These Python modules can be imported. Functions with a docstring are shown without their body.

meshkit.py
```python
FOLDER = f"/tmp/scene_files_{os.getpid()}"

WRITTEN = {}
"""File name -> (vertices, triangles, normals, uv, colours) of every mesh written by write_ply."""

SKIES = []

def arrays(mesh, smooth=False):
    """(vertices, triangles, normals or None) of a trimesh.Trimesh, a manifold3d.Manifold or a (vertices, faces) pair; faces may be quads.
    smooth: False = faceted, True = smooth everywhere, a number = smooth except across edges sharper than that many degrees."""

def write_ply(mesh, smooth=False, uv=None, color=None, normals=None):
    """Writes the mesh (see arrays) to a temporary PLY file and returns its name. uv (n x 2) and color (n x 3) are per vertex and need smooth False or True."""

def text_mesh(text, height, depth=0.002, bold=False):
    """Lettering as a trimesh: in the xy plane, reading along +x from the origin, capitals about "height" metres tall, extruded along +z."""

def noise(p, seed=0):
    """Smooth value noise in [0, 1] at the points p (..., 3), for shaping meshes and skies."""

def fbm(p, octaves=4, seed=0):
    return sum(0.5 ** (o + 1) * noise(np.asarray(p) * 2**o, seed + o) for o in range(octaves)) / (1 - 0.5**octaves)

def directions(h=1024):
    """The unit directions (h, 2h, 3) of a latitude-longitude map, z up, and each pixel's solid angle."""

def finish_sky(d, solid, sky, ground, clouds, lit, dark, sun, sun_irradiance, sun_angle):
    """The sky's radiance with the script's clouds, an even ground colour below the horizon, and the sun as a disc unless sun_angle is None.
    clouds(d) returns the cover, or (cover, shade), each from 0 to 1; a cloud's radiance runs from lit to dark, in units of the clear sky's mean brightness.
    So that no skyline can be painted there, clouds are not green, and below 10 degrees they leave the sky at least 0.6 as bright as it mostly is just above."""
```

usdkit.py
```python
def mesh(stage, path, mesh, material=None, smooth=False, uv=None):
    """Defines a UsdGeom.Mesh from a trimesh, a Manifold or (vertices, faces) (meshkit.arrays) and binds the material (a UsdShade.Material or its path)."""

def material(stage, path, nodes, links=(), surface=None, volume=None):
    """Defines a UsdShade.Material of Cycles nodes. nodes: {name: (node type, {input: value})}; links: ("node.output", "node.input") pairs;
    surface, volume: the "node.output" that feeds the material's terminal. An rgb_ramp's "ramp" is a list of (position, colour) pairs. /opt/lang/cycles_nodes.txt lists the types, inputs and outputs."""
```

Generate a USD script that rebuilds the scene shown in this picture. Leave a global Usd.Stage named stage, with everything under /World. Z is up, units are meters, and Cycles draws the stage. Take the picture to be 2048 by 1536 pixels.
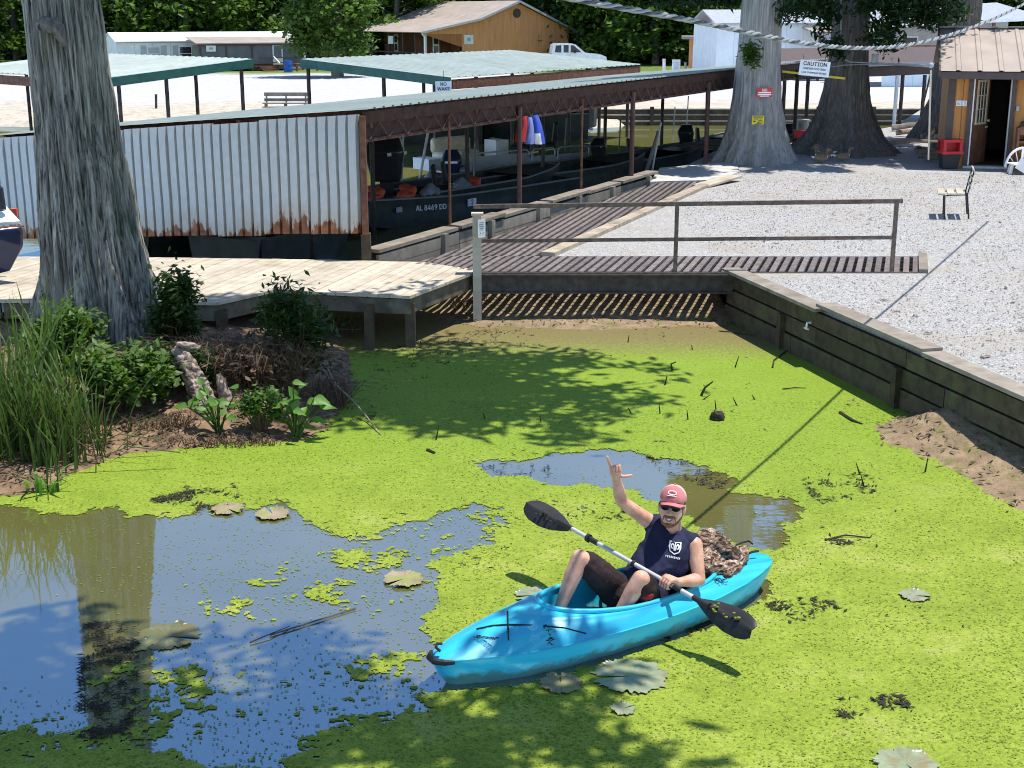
import math, random
import numpy as np, trimesh, manifold3d as m3, shapely, shapely.affinity, shapely.geometry as sg
from scipy import ndimage
from pxr import Usd, UsdGeom, UsdLux, UsdShade, Sdf, Gf, Vt
import usdkit, meshkit

stage = Usd.Stage.CreateInMemory()
UsdGeom.SetStageUpAxis(stage, UsdGeom.Tokens.z)
UsdGeom.SetStageMetersPerUnit(stage, 1.0)
UsdGeom.Xform.Define(stage, '/World')
UsdGeom.Scope.Define(stage, '/World/Looks')
rng = np.random.default_rng(7)
random.seed(7)

# ---------------------------------------------------------------- camera, sky, sun
F, PITCH, ZC = 2700.0, math.radians(15.29), 4.05
cam = UsdGeom.Camera.Define(stage, '/World/camera')
cam.AddTranslateOp().Set(Gf.Vec3d(0, 0, ZC))
cam.AddRotateXOp().Set(90 - math.degrees(PITCH))
cam.CreateHorizontalApertureAttr(36.0)
cam.CreateVerticalApertureAttr(27.0)
cam.CreateFocalLengthAttr(36.0 * F / 2048)
cam.CreateClippingRangeAttr(Gf.Vec2f(0.1, 2000))
EXPOSURE = 0.55
cam.CreateExposureAttr(EXPOSURE)
SUN = np.array([0.27, 0.05, 1.0]); SUN /= np.linalg.norm(SUN)
elev, azim = math.asin(SUN[2]), math.atan2(SUN[0], SUN[1])
M = usdkit.material
sky_mat = M(stage, '/World/Looks/sky_light', {
    's': ('sky_texture', {'sky_type': 'single_scattering', 'sun_disc': False, 'sun_elevation': elev, 'sun_rotation': azim,
                          'air_density': 1.0, 'aerosol_density': 0.15, 'ozone_density': 3.0}),
    'b': ('background_shader', {'strength': 0.15})}, [('s.color', 'b.color')], surface='b.background')
dome = UsdLux.DomeLight.Define(stage, '/World/sky')
UsdShade.MaterialBindingAPI.Apply(dome.GetPrim()).Bind(sky_mat)
dome.GetPrim().SetCustomDataByKey('kind', 'structure')
sun = UsdLux.DistantLight.Define(stage, '/World/sun')
sun.CreateNormalizeAttr(True); sun.CreateIntensityAttr(1.25); sun.CreateAngleAttr(0.5)
sun.CreateColorAttr(Gf.Vec3f(1.0, 0.95, 0.87))
_z = SUN; _x = np.cross([0, 1, 0], _z); _x /= np.linalg.norm(_x); _y = np.cross(_z, _x)
sun.AddTransformOp().Set(Gf.Matrix4d(*_x, 0, *_y, 0, *_z, 0, 0, 0, 0, 1))

# ---------------------------------------------------------------- a pixel of the 2048 x 1536 photograph as a point of the place
_c, _s = math.cos(PITCH), math.sin(PITCH)
CAM = np.array([0, 0, ZC])
def ray(px, py):
    u, v = (px - 1024) / F, (py - 768) / F
    return np.array([u, _c - v * _s, -_s - v * _c])
def pz(px, py, z):
    r = ray(px, py); return CAM + r * ((z - ZC) / r[2])
def pY(px, py, Y):
    r = ray(px, py); return CAM + r * (Y / r[1])

# ---------------------------------------------------------------- shapes
def unit(v):
    v = np.asarray(v, float); n = np.linalg.norm(v); return v / n if n > 0 else v
class MB:
    def __init__(s): s.v, s.f, s.n = [], [], 0
    def add(s, v, f):
        v = np.asarray(v, float); f = np.asarray(f, int)
        if f.ndim == 2 and f.shape[1] == 4: f = np.vstack([f[:, [0, 1, 2]], f[:, [0, 2, 3]]])
        s.v.append(v); s.f.append(f + s.n); s.n += len(v); return s
    def tm(s, t): return s.add(t.vertices, t.faces)
    def mani(s, m):
        q = m.to_mesh(); return s.add(q.vert_properties[:, :3], q.tri_verts)
    def frame_box(s, c, ax, ay, az):
        c = np.asarray(c, float); ax, ay, az = (np.asarray(a, float) for a in (ax, ay, az))
        v = [c + i * ax + j * ay + k * az for i in (-1, 1) for j in (-1, 1) for k in (-1, 1)]
        f = [[0, 1, 3, 2], [4, 6, 7, 5], [0, 4, 5, 1], [2, 3, 7, 6], [0, 2, 6, 4], [1, 5, 7, 3]]
        if np.dot(np.cross(ax, ay), az) < 0: f = [q[::-1] for q in f]
        return s.add(v, f)
    def box(s, c, size, rz=0):
        a, b = math.cos(rz), math.sin(rz); h = np.asarray(size, float) / 2
        return s.frame_box(c, [a * h[0], b * h[0], 0], [-b * h[1], a * h[1], 0], [0, 0, h[2]])
    def beam(s, p, q, w, h, up=(0, 0, 1)):
        p, q = np.asarray(p, float), np.asarray(q, float); d = unit(q - p)
        side = np.cross(d, up)
        if np.linalg.norm(side) < 1e-6: side = np.cross(d, (0, 1, 0))
        side = unit(side); u = np.cross(side, d)
        return s.frame_box((p + q) / 2, (q - p) / 2, side * w / 2, u * h / 2)
    def tube(s, pts, r, n=8, cap=True):
        pts = np.asarray(pts, float); k = len(pts); r = np.broadcast_to(np.asarray(r, float), (k,))
        t = np.gradient(pts, axis=0); t /= np.maximum(np.linalg.norm(t, axis=1, keepdims=True), 1e-9)
        ref = np.array([0, 0, 1.0]) if abs(t[0][2]) < .9 else np.array([1.0, 0, 0])
        a = unit(np.cross(t[0], ref)); A = np.empty_like(pts)
        for i in range(k):
            a = unit(a - t[i] * np.dot(a, t[i])); A[i] = a
        B = np.cross(t, A); th = np.arange(n) / n * 2 * np.pi
        v = pts[:, None] + r[:, None, None] * (np.cos(th)[None, :, None] * A[:, None] + np.sin(th)[None, :, None] * B[:, None])
        i, j = np.meshgrid(np.arange(k - 1), np.arange(n), indexing='ij'); j2 = (j + 1) % n
        f = np.stack([i * n + j, i * n + j2, (i + 1) * n + j2, (i + 1) * n + j], -1).reshape(-1, 4)
        v = v.reshape(-1, 3); f = np.vstack([f[:, [0, 1, 2]], f[:, [0, 2, 3]]])
        if cap:
            e = k * n
            v = np.vstack([v, pts[:1], pts[-1:]])
            jj = np.arange(n)
            f = np.vstack([f, np.stack([np.full(n, e), (jj + 1) % n, jj], 1), np.stack([np.full(n, e + 1), (k - 1) * n + jj, (k - 1) * n + (jj + 1) % n], 1)])
        return s.add(v, f)
    def prism(s, poly, z0, z1):
        if not hasattr(poly, 'exterior'): poly = sg.Polygon(np.asarray(poly)[:, :2])
        t = trimesh.creation.extrude_polygon(poly, z1 - z0, engine='earcut'); t.apply_translation([0, 0, z0]); return s.tm(t)
    def slab(s, pts, th):
        """a planar polygon (3-D points, convex) given a thickness along its normal"""
        p = np.asarray(pts, float); n = unit(np.cross(p[1] - p[0], p[2] - p[0]))
        if n[2] < 0: p = p[::-1]; n = -n
        k = len(p); v = np.vstack([p, p - n * th]); f = []
        for i in range(1, k - 1): f += [[0, i, i + 1], [k, k + i + 1, k + i]]
        for i in range(k):
            j = (i + 1) % k; f += [[i, k + i, k + j], [i, k + j, j]]
        return s.add(v, f)
    def grid(s, P, flip=False):
        a, b = P.shape[:2]; i, j = np.meshgrid(np.arange(a - 1), np.arange(b - 1), indexing='ij')
        f = np.stack([i * b + j, (i + 1) * b + j, (i + 1) * b + j + 1, i * b + j + 1], -1).reshape(-1, 4)
        return s.add(P.reshape(-1, 3), f[:, ::-1] if flip else f)
    def get(s): return np.vstack(s.v), np.vstack(s.f)
def cyl(p, q, r, n=12, r2=None):
    return MB().tube([p, q], [r, r if r2 is None else r2], n)
def rbox(sx, sy, sz, r, seg=8):
    """a box with rounded edges, centred"""
    h = np.array([sx, sy, sz]) / 2 - r
    return m3.Manifold.batch_hull([m3.Manifold.sphere(r, seg).translate([i * h[0], j * h[1], k * h[2]]) for i in (-1, 1) for j in (-1, 1) for k in (-1, 1)])

# ---------------------------------------------------------------- prims
used, LOC = {}, {}
def path_for(name, parent):
    base = '/World' if parent is None else str(parent.GetPath())
    k = (base, name); n = used.get(k, 0); used[k] = n + 1
    return f'{base}/{name}' if n == 0 else f'{base}/{name}_{n:03d}'
def tag(prim, label=None, cat=None, group=None, kind=None):
    for k, v in (('label', label), ('category', cat), ('group', group), ('kind', kind)):
        if v: prim.SetCustomDataByKey(k, v)
    return prim
def thing(name, label, cat, loc=(0, 0, 0), group=None):
    p = path_for(name, None); x = UsdGeom.Xform.Define(stage, p)
    x.AddTranslateOp().Set(Gf.Vec3d(*map(float, loc))); LOC[p] = np.asarray(loc, float)
    return tag(x.GetPrim(), label, cat, group)
def obj(name, mesh, mat, parent=None, smooth=False, label=None, cat=None, group=None, kind=None):
    if isinstance(mesh, MB): mesh = mesh.get()
    if hasattr(mesh, 'to_mesh'): q = mesh.to_mesh(); mesh = (q.vert_properties[:, :3].astype(float), q.tri_verts.astype(int))
    if isinstance(mesh, trimesh.Trimesh): mesh = (np.array(mesh.vertices), np.array(mesh.faces))
    p = path_for(name, parent); off = np.zeros(3)
    if parent is not None: off = LOC[str(parent.GetPath())]
    LOC[p] = off
    prim = usdkit.mesh(stage, p, (mesh[0] - off, mesh[1]), mat, smooth).GetPrim()
    return tag(prim, label, cat, group, kind)
def copy_of(src, loc, rz=0, scale=1, label=None, group=None):
    cd = src.GetCustomData(); nm = src.GetName(); nm = nm[:-4] if nm[-4:-3] == '_' and nm[-3:].isdigit() else nm; p = path_for(nm, None); x = UsdGeom.Xform.Define(stage, p)
    x.GetPrim().GetReferences().AddInternalReference(src.GetPath())
    x.ClearXformOpOrder()
    x.AddTranslateOp().Set(Gf.Vec3d(*map(float, loc))); x.AddRotateZOp().Set(math.degrees(rz))
    sc = (scale,) * 3 if np.ndim(scale) == 0 else scale
    x.AddScaleOp().Set(Gf.Vec3f(*map(float, sc)))
    x.GetPrim().SetInstanceable(True)
    return tag(x.GetPrim(), label or cd.get('label'), cd.get('category'), group or cd.get('group'))

def calm(t, n):
    o = np.array(t.vertices); trimesh.smoothing.filter_taubin(t, iterations=n); v = np.array(t.vertices); bad = np.linalg.norm(v - o, axis=1) > .02; v[bad] = o[bad]; t.vertices = v; return v
def lump(parts, name, mat, parent, amp=.02, fs=14, seed=1, edge=.014, base=.5, **kk):
    s = m3.Manifold.batch_boolean(parts, m3.OpType.Add) if len(parts) > 1 else parts[0]
    q = s.simplify(.001).refine_to_length(edge).to_mesh(); t = trimesh.Trimesh(q.vert_properties[:, :3], q.tri_verts, process=True)
    v = calm(t, 8); n = np.array(t.vertex_normals)
    rid = 1 - np.abs(meshkit.fbm(v * fs, 3, seed) * 2 - 1) * 1.6
    return obj(name, (v + n * (rid * amp - amp * base)[:, None], t.faces), mat, parent, smooth=True, **kk)
def sph(p, r): return m3.Manifold.sphere(r, 20).translate([float(a) for a in p])
def bone(*nodes): return m3.Manifold.batch_hull([sph(p, r) for p, r in nodes])

# ---------------------------------------------------------------- materials
def pm(name, ramp, scale=5, detail=4, rough=.7, bump=0, bscale=30, bdist=.01, stretch=(1, 1, 1), spec=.3, metallic=0, rnd=0,
       dirt=None, dscale=2, dlo=.5, dhi=.7, distortion=0, coat=0, nrough=.55):
    nodes = {'tc': ('texture_coordinate', {}), 'mp': ('mapping', {'scale': stretch}),
             'n': ('noise_texture', {'scale': scale, 'detail': detail, 'distortion': distortion, 'roughness': nrough}), 'r': ('rgb_ramp', {'ramp': ramp}),
             'p': ('principled_bsdf', {'roughness': rough, 'specular_ior_level': spec, 'metallic': metallic, 'coat_weight': coat})}
    links = [('tc.object', 'mp.vector'), ('mp.vector', 'n.vector'), ('n.fac', 'r.fac')]
    out = 'r.color'
    if dirt is not None:
        nodes.update(dn=('noise_texture', {'scale': dscale, 'detail': 5, 'roughness': .65}), dm=('map_range', {'from_min': dlo, 'from_max': dhi, 'clamp': True}),
                     dx=('mix', {'color2': dirt}))
        links += [('mp.vector', 'dn.vector'), ('dn.fac', 'dm.value'), ('dm.result', 'dx.fac'), (out, 'dx.color1')]; out = 'dx.color'
    if rnd:
        nodes.update(oi=('object_info', {}), om=('map_range', {'to_min': 1 - rnd, 'to_max': 1 + rnd}), hv=('hsv', {}))
        links += [('oi.random', 'om.value'), ('om.result', 'hv.value'), (out, 'hv.color')]; out = 'hv.color'
    links += [(out, 'p.base_color')]
    if bump:
        nodes.update(bn=('noise_texture', {'scale': bscale, 'detail': 5, 'roughness': .6}), b=('bump', {'strength': bump, 'distance': bdist}))
        links += [('mp.vector', 'bn.vector'), ('bn.fac', 'b.height'), ('b.normal', 'p.normal')]
    return M(stage, '/World/Looks/' + name, nodes, links, surface='p.BSDF')
def plain(name, col, rough=.5, **k):
    c = np.asarray(col, float)
    return pm(name, [(.3, tuple(c * .82)), (.7, tuple(np.minimum(c * 1.12, .9)))], rough=rough, **k)
def leafmat(name, c1, c2, trans=.35, rough=.5, spec=.3):
    return M(stage, '/World/Looks/' + name, {
        'g': ('geometry', {}), 'r': ('rgb_ramp', {'ramp': [(0, c1), (1, c2)]}),
        'p': ('principled_bsdf', {'roughness': rough, 'specular_ior_level': spec}), 't': ('translucent_bsdf', {}), 'm': ('mix_closure', {'fac': trans}),
        'hv': ('hsv', {'value': 1.5, 'saturation': 1.1})},
        [('g.random_per_island', 'r.fac'), ('r.color', 'p.base_color'), ('r.color', 'hv.color'), ('hv.color', 't.color'), ('p.BSDF', 'm.closure1'), ('t.BSDF', 'm.closure2')], surface='m.closure')

K = {}
K['timber_grey'] = pm('weathered_timber', [(.25, (.14, .12, .095)), (.75, (.29, .255, .21))], scale=6, stretch=(1, 1, 1), rough=.85, bump=.4, bscale=40, rnd=.18, dirt=(.09, .075, .055), dscale=3, dlo=.5, dhi=.75)
K['timber_dark'] = pm('dark_wet_timber', [(.25, (.028, .021, .012)), (.75, (.085, .062, .036))], scale=8, rough=.8, bump=.5, bscale=35, rnd=.25, dirt=(.07, .075, .03), dscale=2.5, dlo=.52, dhi=.72)
K['kerb_wood'] = pm('tan_kerb_timber', [(.25, (.25, .205, .155)), (.75, (.40, .34, .265))], scale=6, rough=.85, bump=.3, bscale=40, rnd=.1, dirt=(.17, .14, .105), dscale=2.5, dlo=.48, dhi=.7)
K['fascia'] = pm('brown_fascia_board', [(.25, (.070, .058, .038)), (.75, (.17, .145, .105))], scale=6, rough=.85, bump=.3, bscale=40, rnd=.15, dirt=(.05, .045, .03), dscale=2, dlo=.45, dhi=.7)
K['deck'] = pm('pale_deck_boards', [(.2, (.33, .285, .215)), (.8, (.50, .445, .355))], scale=7, rough=.8, bump=.25, bscale=50, rnd=.10, dirt=(.26, .21, .16), dscale=1.6, dlo=.5, dhi=.8)
K['rust_metal'] = pm('rusty_steel', [(.3, (.075, .030, .018)), (.7, (.20, .085, .050))], scale=9, rough=.75, bump=.3, bscale=60)
K['soffit'] = pm('dark_rusty_soffit', [(.3, (.035, .018, .013)), (.7, (.085, .042, .030))], scale=9, rough=.8)  # rust darkened in colour to carry the shadow under the eave
K['red_steel'] = pm('red_primer_steel', [(.3, (.060, .030, .026)), (.7, (.115, .054, .046))], scale=7, rough=.65)
K['dark_steel'] = pm('dark_steel', [(.3, (.035, .028, .025)), (.7, (.085, .065, .055))], scale=10, rough=.6, metallic=.3)
K['rail'] = pm('brown_painted_rail', [(.3, (.060, .040, .030)), (.7, (.15, .105, .080))], scale=14, rough=.55, dirt=(.22, .15, .10), dscale=9, dlo=.55, dhi=.75)
K['white_paint'] = plain('white_paint', (.74, .75, .76), .55, scale=3)
K['black'] = plain('black_rubber', (.018, .018, .020), .5)
K['white_plastic'] = plain('white_plastic', (.78, .78, .76), .4)
K['bark'] = pm('cypress_bark', [(.38, (.034, .031, .025)), (.46, (.18, .170, .142)), (.56, (.32, .305, .26)), (.72, (.50, .475, .41))], scale=9, detail=9, nrough=.68, stretch=(3.0, 3.0, .13), rough=.9, bump=1.0, bscale=9, bdist=.03, dirt=(.06, .085, .05), dscale=1.2, dlo=.55, dhi=.75)
K['bark_grey'] = pm('grey_cypress_bark', [(.22, (.15, .14, .125)), (.5, (.33, .315, .29)), (.78, (.46, .44, .41))], scale=9, detail=6, stretch=(2.6, 2.6, .10), rough=.9, bump=.8, bscale=14, bdist=.025)
K['bark_dark'] = pm('dark_cypress_bark', [(.22, (.06, .053, .047)), (.5, (.14, .125, .11)), (.78, (.23, .21, .19))], scale=9, detail=6, stretch=(2.6, 2.6, .10), rough=.9, bump=.8, bscale=14, bdist=.025)
K['leaf'] = leafmat('broad_leaf', (.035, .07, .014), (.12, .19, .04))
K['leaf_light'] = leafmat('light_leaf', (.08, .145, .025), (.26, .36, .075), trans=.4)
K['leaf_cyp'] = leafmat('cypress_needles', (.018, .045, .012), (.055, .11, .03), trans=.3)
K['blade'] = leafmat('reed_blade', (.07, .12, .025), (.19, .27, .07), trans=.35)
K['dry'] = leafmat('dry_brush', (.13, .085, .05), (.36, .25, .16), trans=.15)
K['broad'] = leafmat('water_plant_leaf', (.10, .22, .03), (.22, .38, .06), trans=.4, spec=.5)

# ---------------------------------------------------------------- ground, water, mud
A_, B_ = np.array([3.02, 18.22]), np.array([4.71, 11.94])
wd = unit(B_ - A_); wn = np.array([wd[1], -wd[0]])      # along the wall, and out over the water
if wn[0] > 0: wn = -wn
WEND = A_ + wd * 11.0
UD = np.array([.28, .96]); UD /= np.linalg.norm(UD)      # the way boards and bars run
GZ = .68
C0, C1_ = np.array([.62, 19.34]), np.array([4.45, 28.6])  # the kerb timber along the grating
K['gravel'] = M(stage, '/World/Looks/gravel', {
    'tc': ('texture_coordinate', {}), 'v': ('voronoi_texture', {'scale': 62.0, 'randomness': 1.0}), 'n': ('noise_texture', {'scale': 1.1, 'detail': 6, 'roughness': .7}),
    'n2': ('noise_texture', {'scale': 55, 'detail': 3}), 'sep': ('separate_color', {}), 'r': ('rgb_ramp', {'ramp': [(0, (.20, .195, .188)), (.3, (.33, .323, .315)), (.7, (.43, .422, .412)), (1, (.56, .55, .54))]}),
    'dm': ('map_range', {'from_min': .48, 'from_max': .70, 'clamp': True, 'to_max': .75}), 'dx': ('mix', {'color2': (.36, .315, .25)}),
    'p': ('principled_bsdf', {'roughness': .9, 'specular_ior_level': .2}), 'b': ('bump', {'strength': .9, 'distance': .02}), 'ad': ('math', {'math_type': 'subtract'}), 'b2': ('bump', {'strength': .4, 'distance': .01})},
    [('tc.object', 'v.vector'), ('tc.object', 'n.vector'), ('tc.object', 'n2.vector'), ('v.color', 'sep.color'), ('sep.r', 'r.fac'), ('n.fac', 'dm.value'), ('dm.result', 'dx.fac'), ('r.color', 'dx.color1'), ('dx.color', 'p.base_color'),
     ('n2.fac', 'ad.value1'), ('v.distance', 'ad.value2'), ('ad.value', 'b.height'), ('b.normal', 'p.normal')], surface='p.BSDF')
yard_ = sg.Polygon([tuple(A_), tuple(WEND), (60, 7.6), (60, 53), (16, 53), (12, 43), (8.6, 38.2), (5.2, 35), (4.2, 32), (3.4, 30.2), tuple(C1_), tuple(C0), (3.02, 19.36)])
yard = yard_.difference(sg.box(2.9, 18.0, 5.62, 19.33).union(sg.Polygon([(5.5, 18.02), (5.62, 18.02), (5.95, 19.33), (5.5, 19.33)])))
obj('gravel_yard', MB().prism(yard, -.5, GZ), K['gravel'], kind='structure')
# the far lot and shore: one sheet to the horizon
xs = np.concatenate([np.linspace(-600, -70, 24), np.linspace(-60, 60, 121), np.linspace(70, 600, 24)]); ys = np.concatenate([np.linspace(48, 62, 57), np.linspace(63, 130, 60), np.linspace(140, 900, 20)])
X, Y = np.meshgrid(xs, ys, indexing='ij')
sh = 51.2 + 1.6 * (meshkit.fbm(np.stack([X * .12, Y * 0, X * 0], -1), 4, 3) - .5) * (X < 4)
sh = np.where(X > 4.5, 52.2, sh)
Z = np.clip((Y - sh) * .30, -.6, .25) + np.clip((Y - sh - 1.0) / 6, 0, 1) * .28 - np.clip((Y - 62) / 40, 0, 1) * .22
Z = np.where(X > 4.5, np.where(Y < 52.3, -.6, .60 - np.clip((Y - 62) / 40, 0, 1) * .25), Z)
Z += .05 * (meshkit.fbm(np.stack([X * .8, Y * .8, X * 0], -1), 3, 5) - .5) * ((Y > sh) & (X < 4.5) & (Y < 60))
K['far_ground'] = M(stage, '/World/Looks/far_ground', {
    'g': ('texture_coordinate', {}), 's': ('separate_xyz', {}), 'n': ('noise_texture', {'scale': .22, 'detail': 5, 'roughness': .65}), 'n2': ('noise_texture', {'scale': 2.5, 'detail': 6, 'roughness': .7}),
    'a': ('math', {'math_type': 'multiply_add', 'value2': 9.0}), 'm1': ('map_range', {'from_min': 60.5, 'from_max': 63.5, 'clamp': True}), 'm2': ('map_range', {'from_min': 92, 'from_max': 97, 'clamp': True}),
    'rs': ('rgb_ramp', {'ramp': [(.3, (.25, .215, .165)), (.55, (.44, .395, .33)), (.75, (.33, .325, .22))]}), 'rg': ('rgb_ramp', {'ramp': [(.3, (.33, .327, .327)), (.7, (.46, .455, .455))]}), 'rr': ('rgb_ramp', {'ramp': [(.3, (.05, .10, .02)), (.7, (.16, .20, .05))]}),
    'x1': ('mix', {}), 'x2': ('mix', {}), 'p': ('principled_bsdf', {'roughness': .95, 'specular_ior_level': .1}), 'b': ('bump', {'strength': .5, 'distance': .05})},
    [('g.object', 's.vector'), ('g.object', 'n.vector'), ('g.object', 'n2.vector'), ('n.fac', 'a.value1'), ('s.y', 'a.value3'), ('a.value', 'm1.value'), ('a.value', 'm2.value'), ('n2.fac', 'rs.fac'), ('n2.fac', 'rg.fac'), ('n2.fac', 'rr.fac'),
     ('m1.result', 'x1.fac'), ('rs.color', 'x1.color1'), ('rg.color', 'x1.color2'), ('m2.result', 'x2.fac'), ('x1.color', 'x2.color1'), ('rr.color', 'x2.color2'), ('x2.color', 'p.base_color'), ('n2.fac', 'b.height'), ('b.normal', 'p.normal')], surface='p.BSDF')
obj('far_ground', MB().grid(np.stack([X, Y, Z], -1)), K['far_ground'], smooth=True, kind='structure')
K['pond_bed'] = pm('pond_bed', [(.3, (.05, .04, .02)), (.7, (.09, .07, .04))], scale=2)
obj('pond_bed', MB().box((0, 100, -.85), (1400, 900, .1)), K['pond_bed'], kind='structure')
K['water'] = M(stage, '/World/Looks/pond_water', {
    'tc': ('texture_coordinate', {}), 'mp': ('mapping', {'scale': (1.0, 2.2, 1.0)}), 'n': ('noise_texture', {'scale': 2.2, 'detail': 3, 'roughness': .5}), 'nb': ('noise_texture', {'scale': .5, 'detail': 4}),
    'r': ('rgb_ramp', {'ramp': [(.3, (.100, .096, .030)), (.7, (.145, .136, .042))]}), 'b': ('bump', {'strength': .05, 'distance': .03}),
    'p': ('diffuse_bsdf', {}), 'gl': ('glossy_bsdf', {'color': (.52, .74, .98), 'roughness': .03}), 'fr': ('fresnel', {'IOR': 5.2}), 'mx': ('mix_closure', {})},  # blue tint and over-strong gloss put a bluer sky reflection into the water
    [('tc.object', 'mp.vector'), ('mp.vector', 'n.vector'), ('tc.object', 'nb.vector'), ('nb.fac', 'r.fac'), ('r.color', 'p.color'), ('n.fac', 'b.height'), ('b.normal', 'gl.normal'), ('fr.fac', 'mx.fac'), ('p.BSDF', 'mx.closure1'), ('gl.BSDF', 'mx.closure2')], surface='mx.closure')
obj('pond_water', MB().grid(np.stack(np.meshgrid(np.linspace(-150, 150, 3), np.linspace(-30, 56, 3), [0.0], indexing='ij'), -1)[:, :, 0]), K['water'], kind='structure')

# mud under the footbridge and the heap along the timber wall
K['mud'] = pm('mud', [(.25, (.12, .085, .050)), (.55, (.25, .18, .11)), (.8, (.36, .28, .18))], scale=5, detail=8, nrough=.7, rough=.9, bump=.8, bscale=25, bdist=.03, dirt=(.13, .14, .035), dscale=6, dlo=.54, dhi=.66)
K['soil'] = pm('bank_soil', [(.25, (.10, .06, .035)), (.55, (.22, .14, .085)), (.8, (.33, .22, .14))], scale=5, detail=8, nrough=.7, rough=.95, bump=.8, bscale=25, bdist=.03, dirt=(.07, .05, .03), dscale=4, dlo=.5, dhi=.65)
def patch(name, x0, x1, y0, y1, step, fn, mat, keep):
    xs, ys = np.arange(x0, x1, step), np.arange(y0, y1, step); X, Y = np.meshgrid(xs, ys, indexing='ij'); Z = fn(X, Y)
    m = MB().grid(np.stack([X, Y, Z], -1)); v, f = m.get()
    k = (v[f][:, :, 2] > -.06).any(1) & keep(v[f].mean(1)); f = f[k]; u, inv = np.unique(f, return_inverse=True)
    obj(name, (v[u], inv.reshape(-1, 3)), mat, smooth=True, kind='structure')
def nz(X, Y, s, seed=0, o=4): return meshkit.fbm(np.stack([X * s, Y * s, X * 0 + .37], -1), o, seed) - .5
def mud_z(X, Y):
    z = np.clip((Y - 17.35 - .35 * np.abs(X - 1.2) ** .8 * .5) * .16, -.1, .26) * np.clip((X + 1.1) / .6, 0, 1)
    z = np.where(X > 3.05, -.1, z - .1 * (X < -1.05))
    P0 = np.stack([X, Y], -1) - A_; t = P0 @ wd; d = P0 @ wn
    heap = .26 * np.exp(-((t - 5.5) / .5) ** 2) + .19 * np.exp(-((t - 6.6) / .9) ** 2) + .12 * np.exp(-((t - 8.2) / 1.2) ** 2)
    heap = heap * np.exp(-(np.clip(d, 0, None) / .52) ** 2) - .03
    z = np.maximum(z - .02, heap) + .09 * nz(X, Y, 3, 11) + .03 * nz(X, Y, 14, 12)
    return z
patch('mud_bank', -1.4, 5.6, 8.2, 19.5, .05, mud_z, K['mud'], lambda c: ((c[:, :2] - A_) @ wn > .01) | (c[:, 1] > 18.2))
ISL = [(-9, 10.2), (-6.5, 10.6)] + [tuple(pz(x, y, 0)[:2]) for x, y in ((-40, 985), (60, 990), (130, 965), (200, 935), (270, 912), (380, 898), (480, 892), (600, 888), (665, 850), (700, 790), (715, 740), (690, 690), (640, 650))] + [(-2.6, 18.6), (-9, 18.6)]
isl = sg.Polygon(ISL)
def isl_z(X, Y):
    pts = shapely.points(X.ravel() + .12 * nz(X, Y, 4, 21).ravel(), Y.ravel() + .12 * nz(X, Y, 4, 22).ravel())
    d = shapely.distance(pts, isl.exterior) * np.where(shapely.contains(isl, pts), 1, -1); d = d.reshape(X.shape)
    return np.clip(d * .22, -.1, .38) + .10 * nz(X, Y, 2.5, 23) * (d > -.1) + .04 * nz(X, Y, 11, 24)
patch('bank', -9, -1.2, 10, 18.5, .06, isl_z, K['soil'], lambda c: c[:, 0] < 50)

K['dry_bits'] = leafmat('litter', (.10, .07, .04), (.40, .32, .19), trans=.05, rough=.85)
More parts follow.
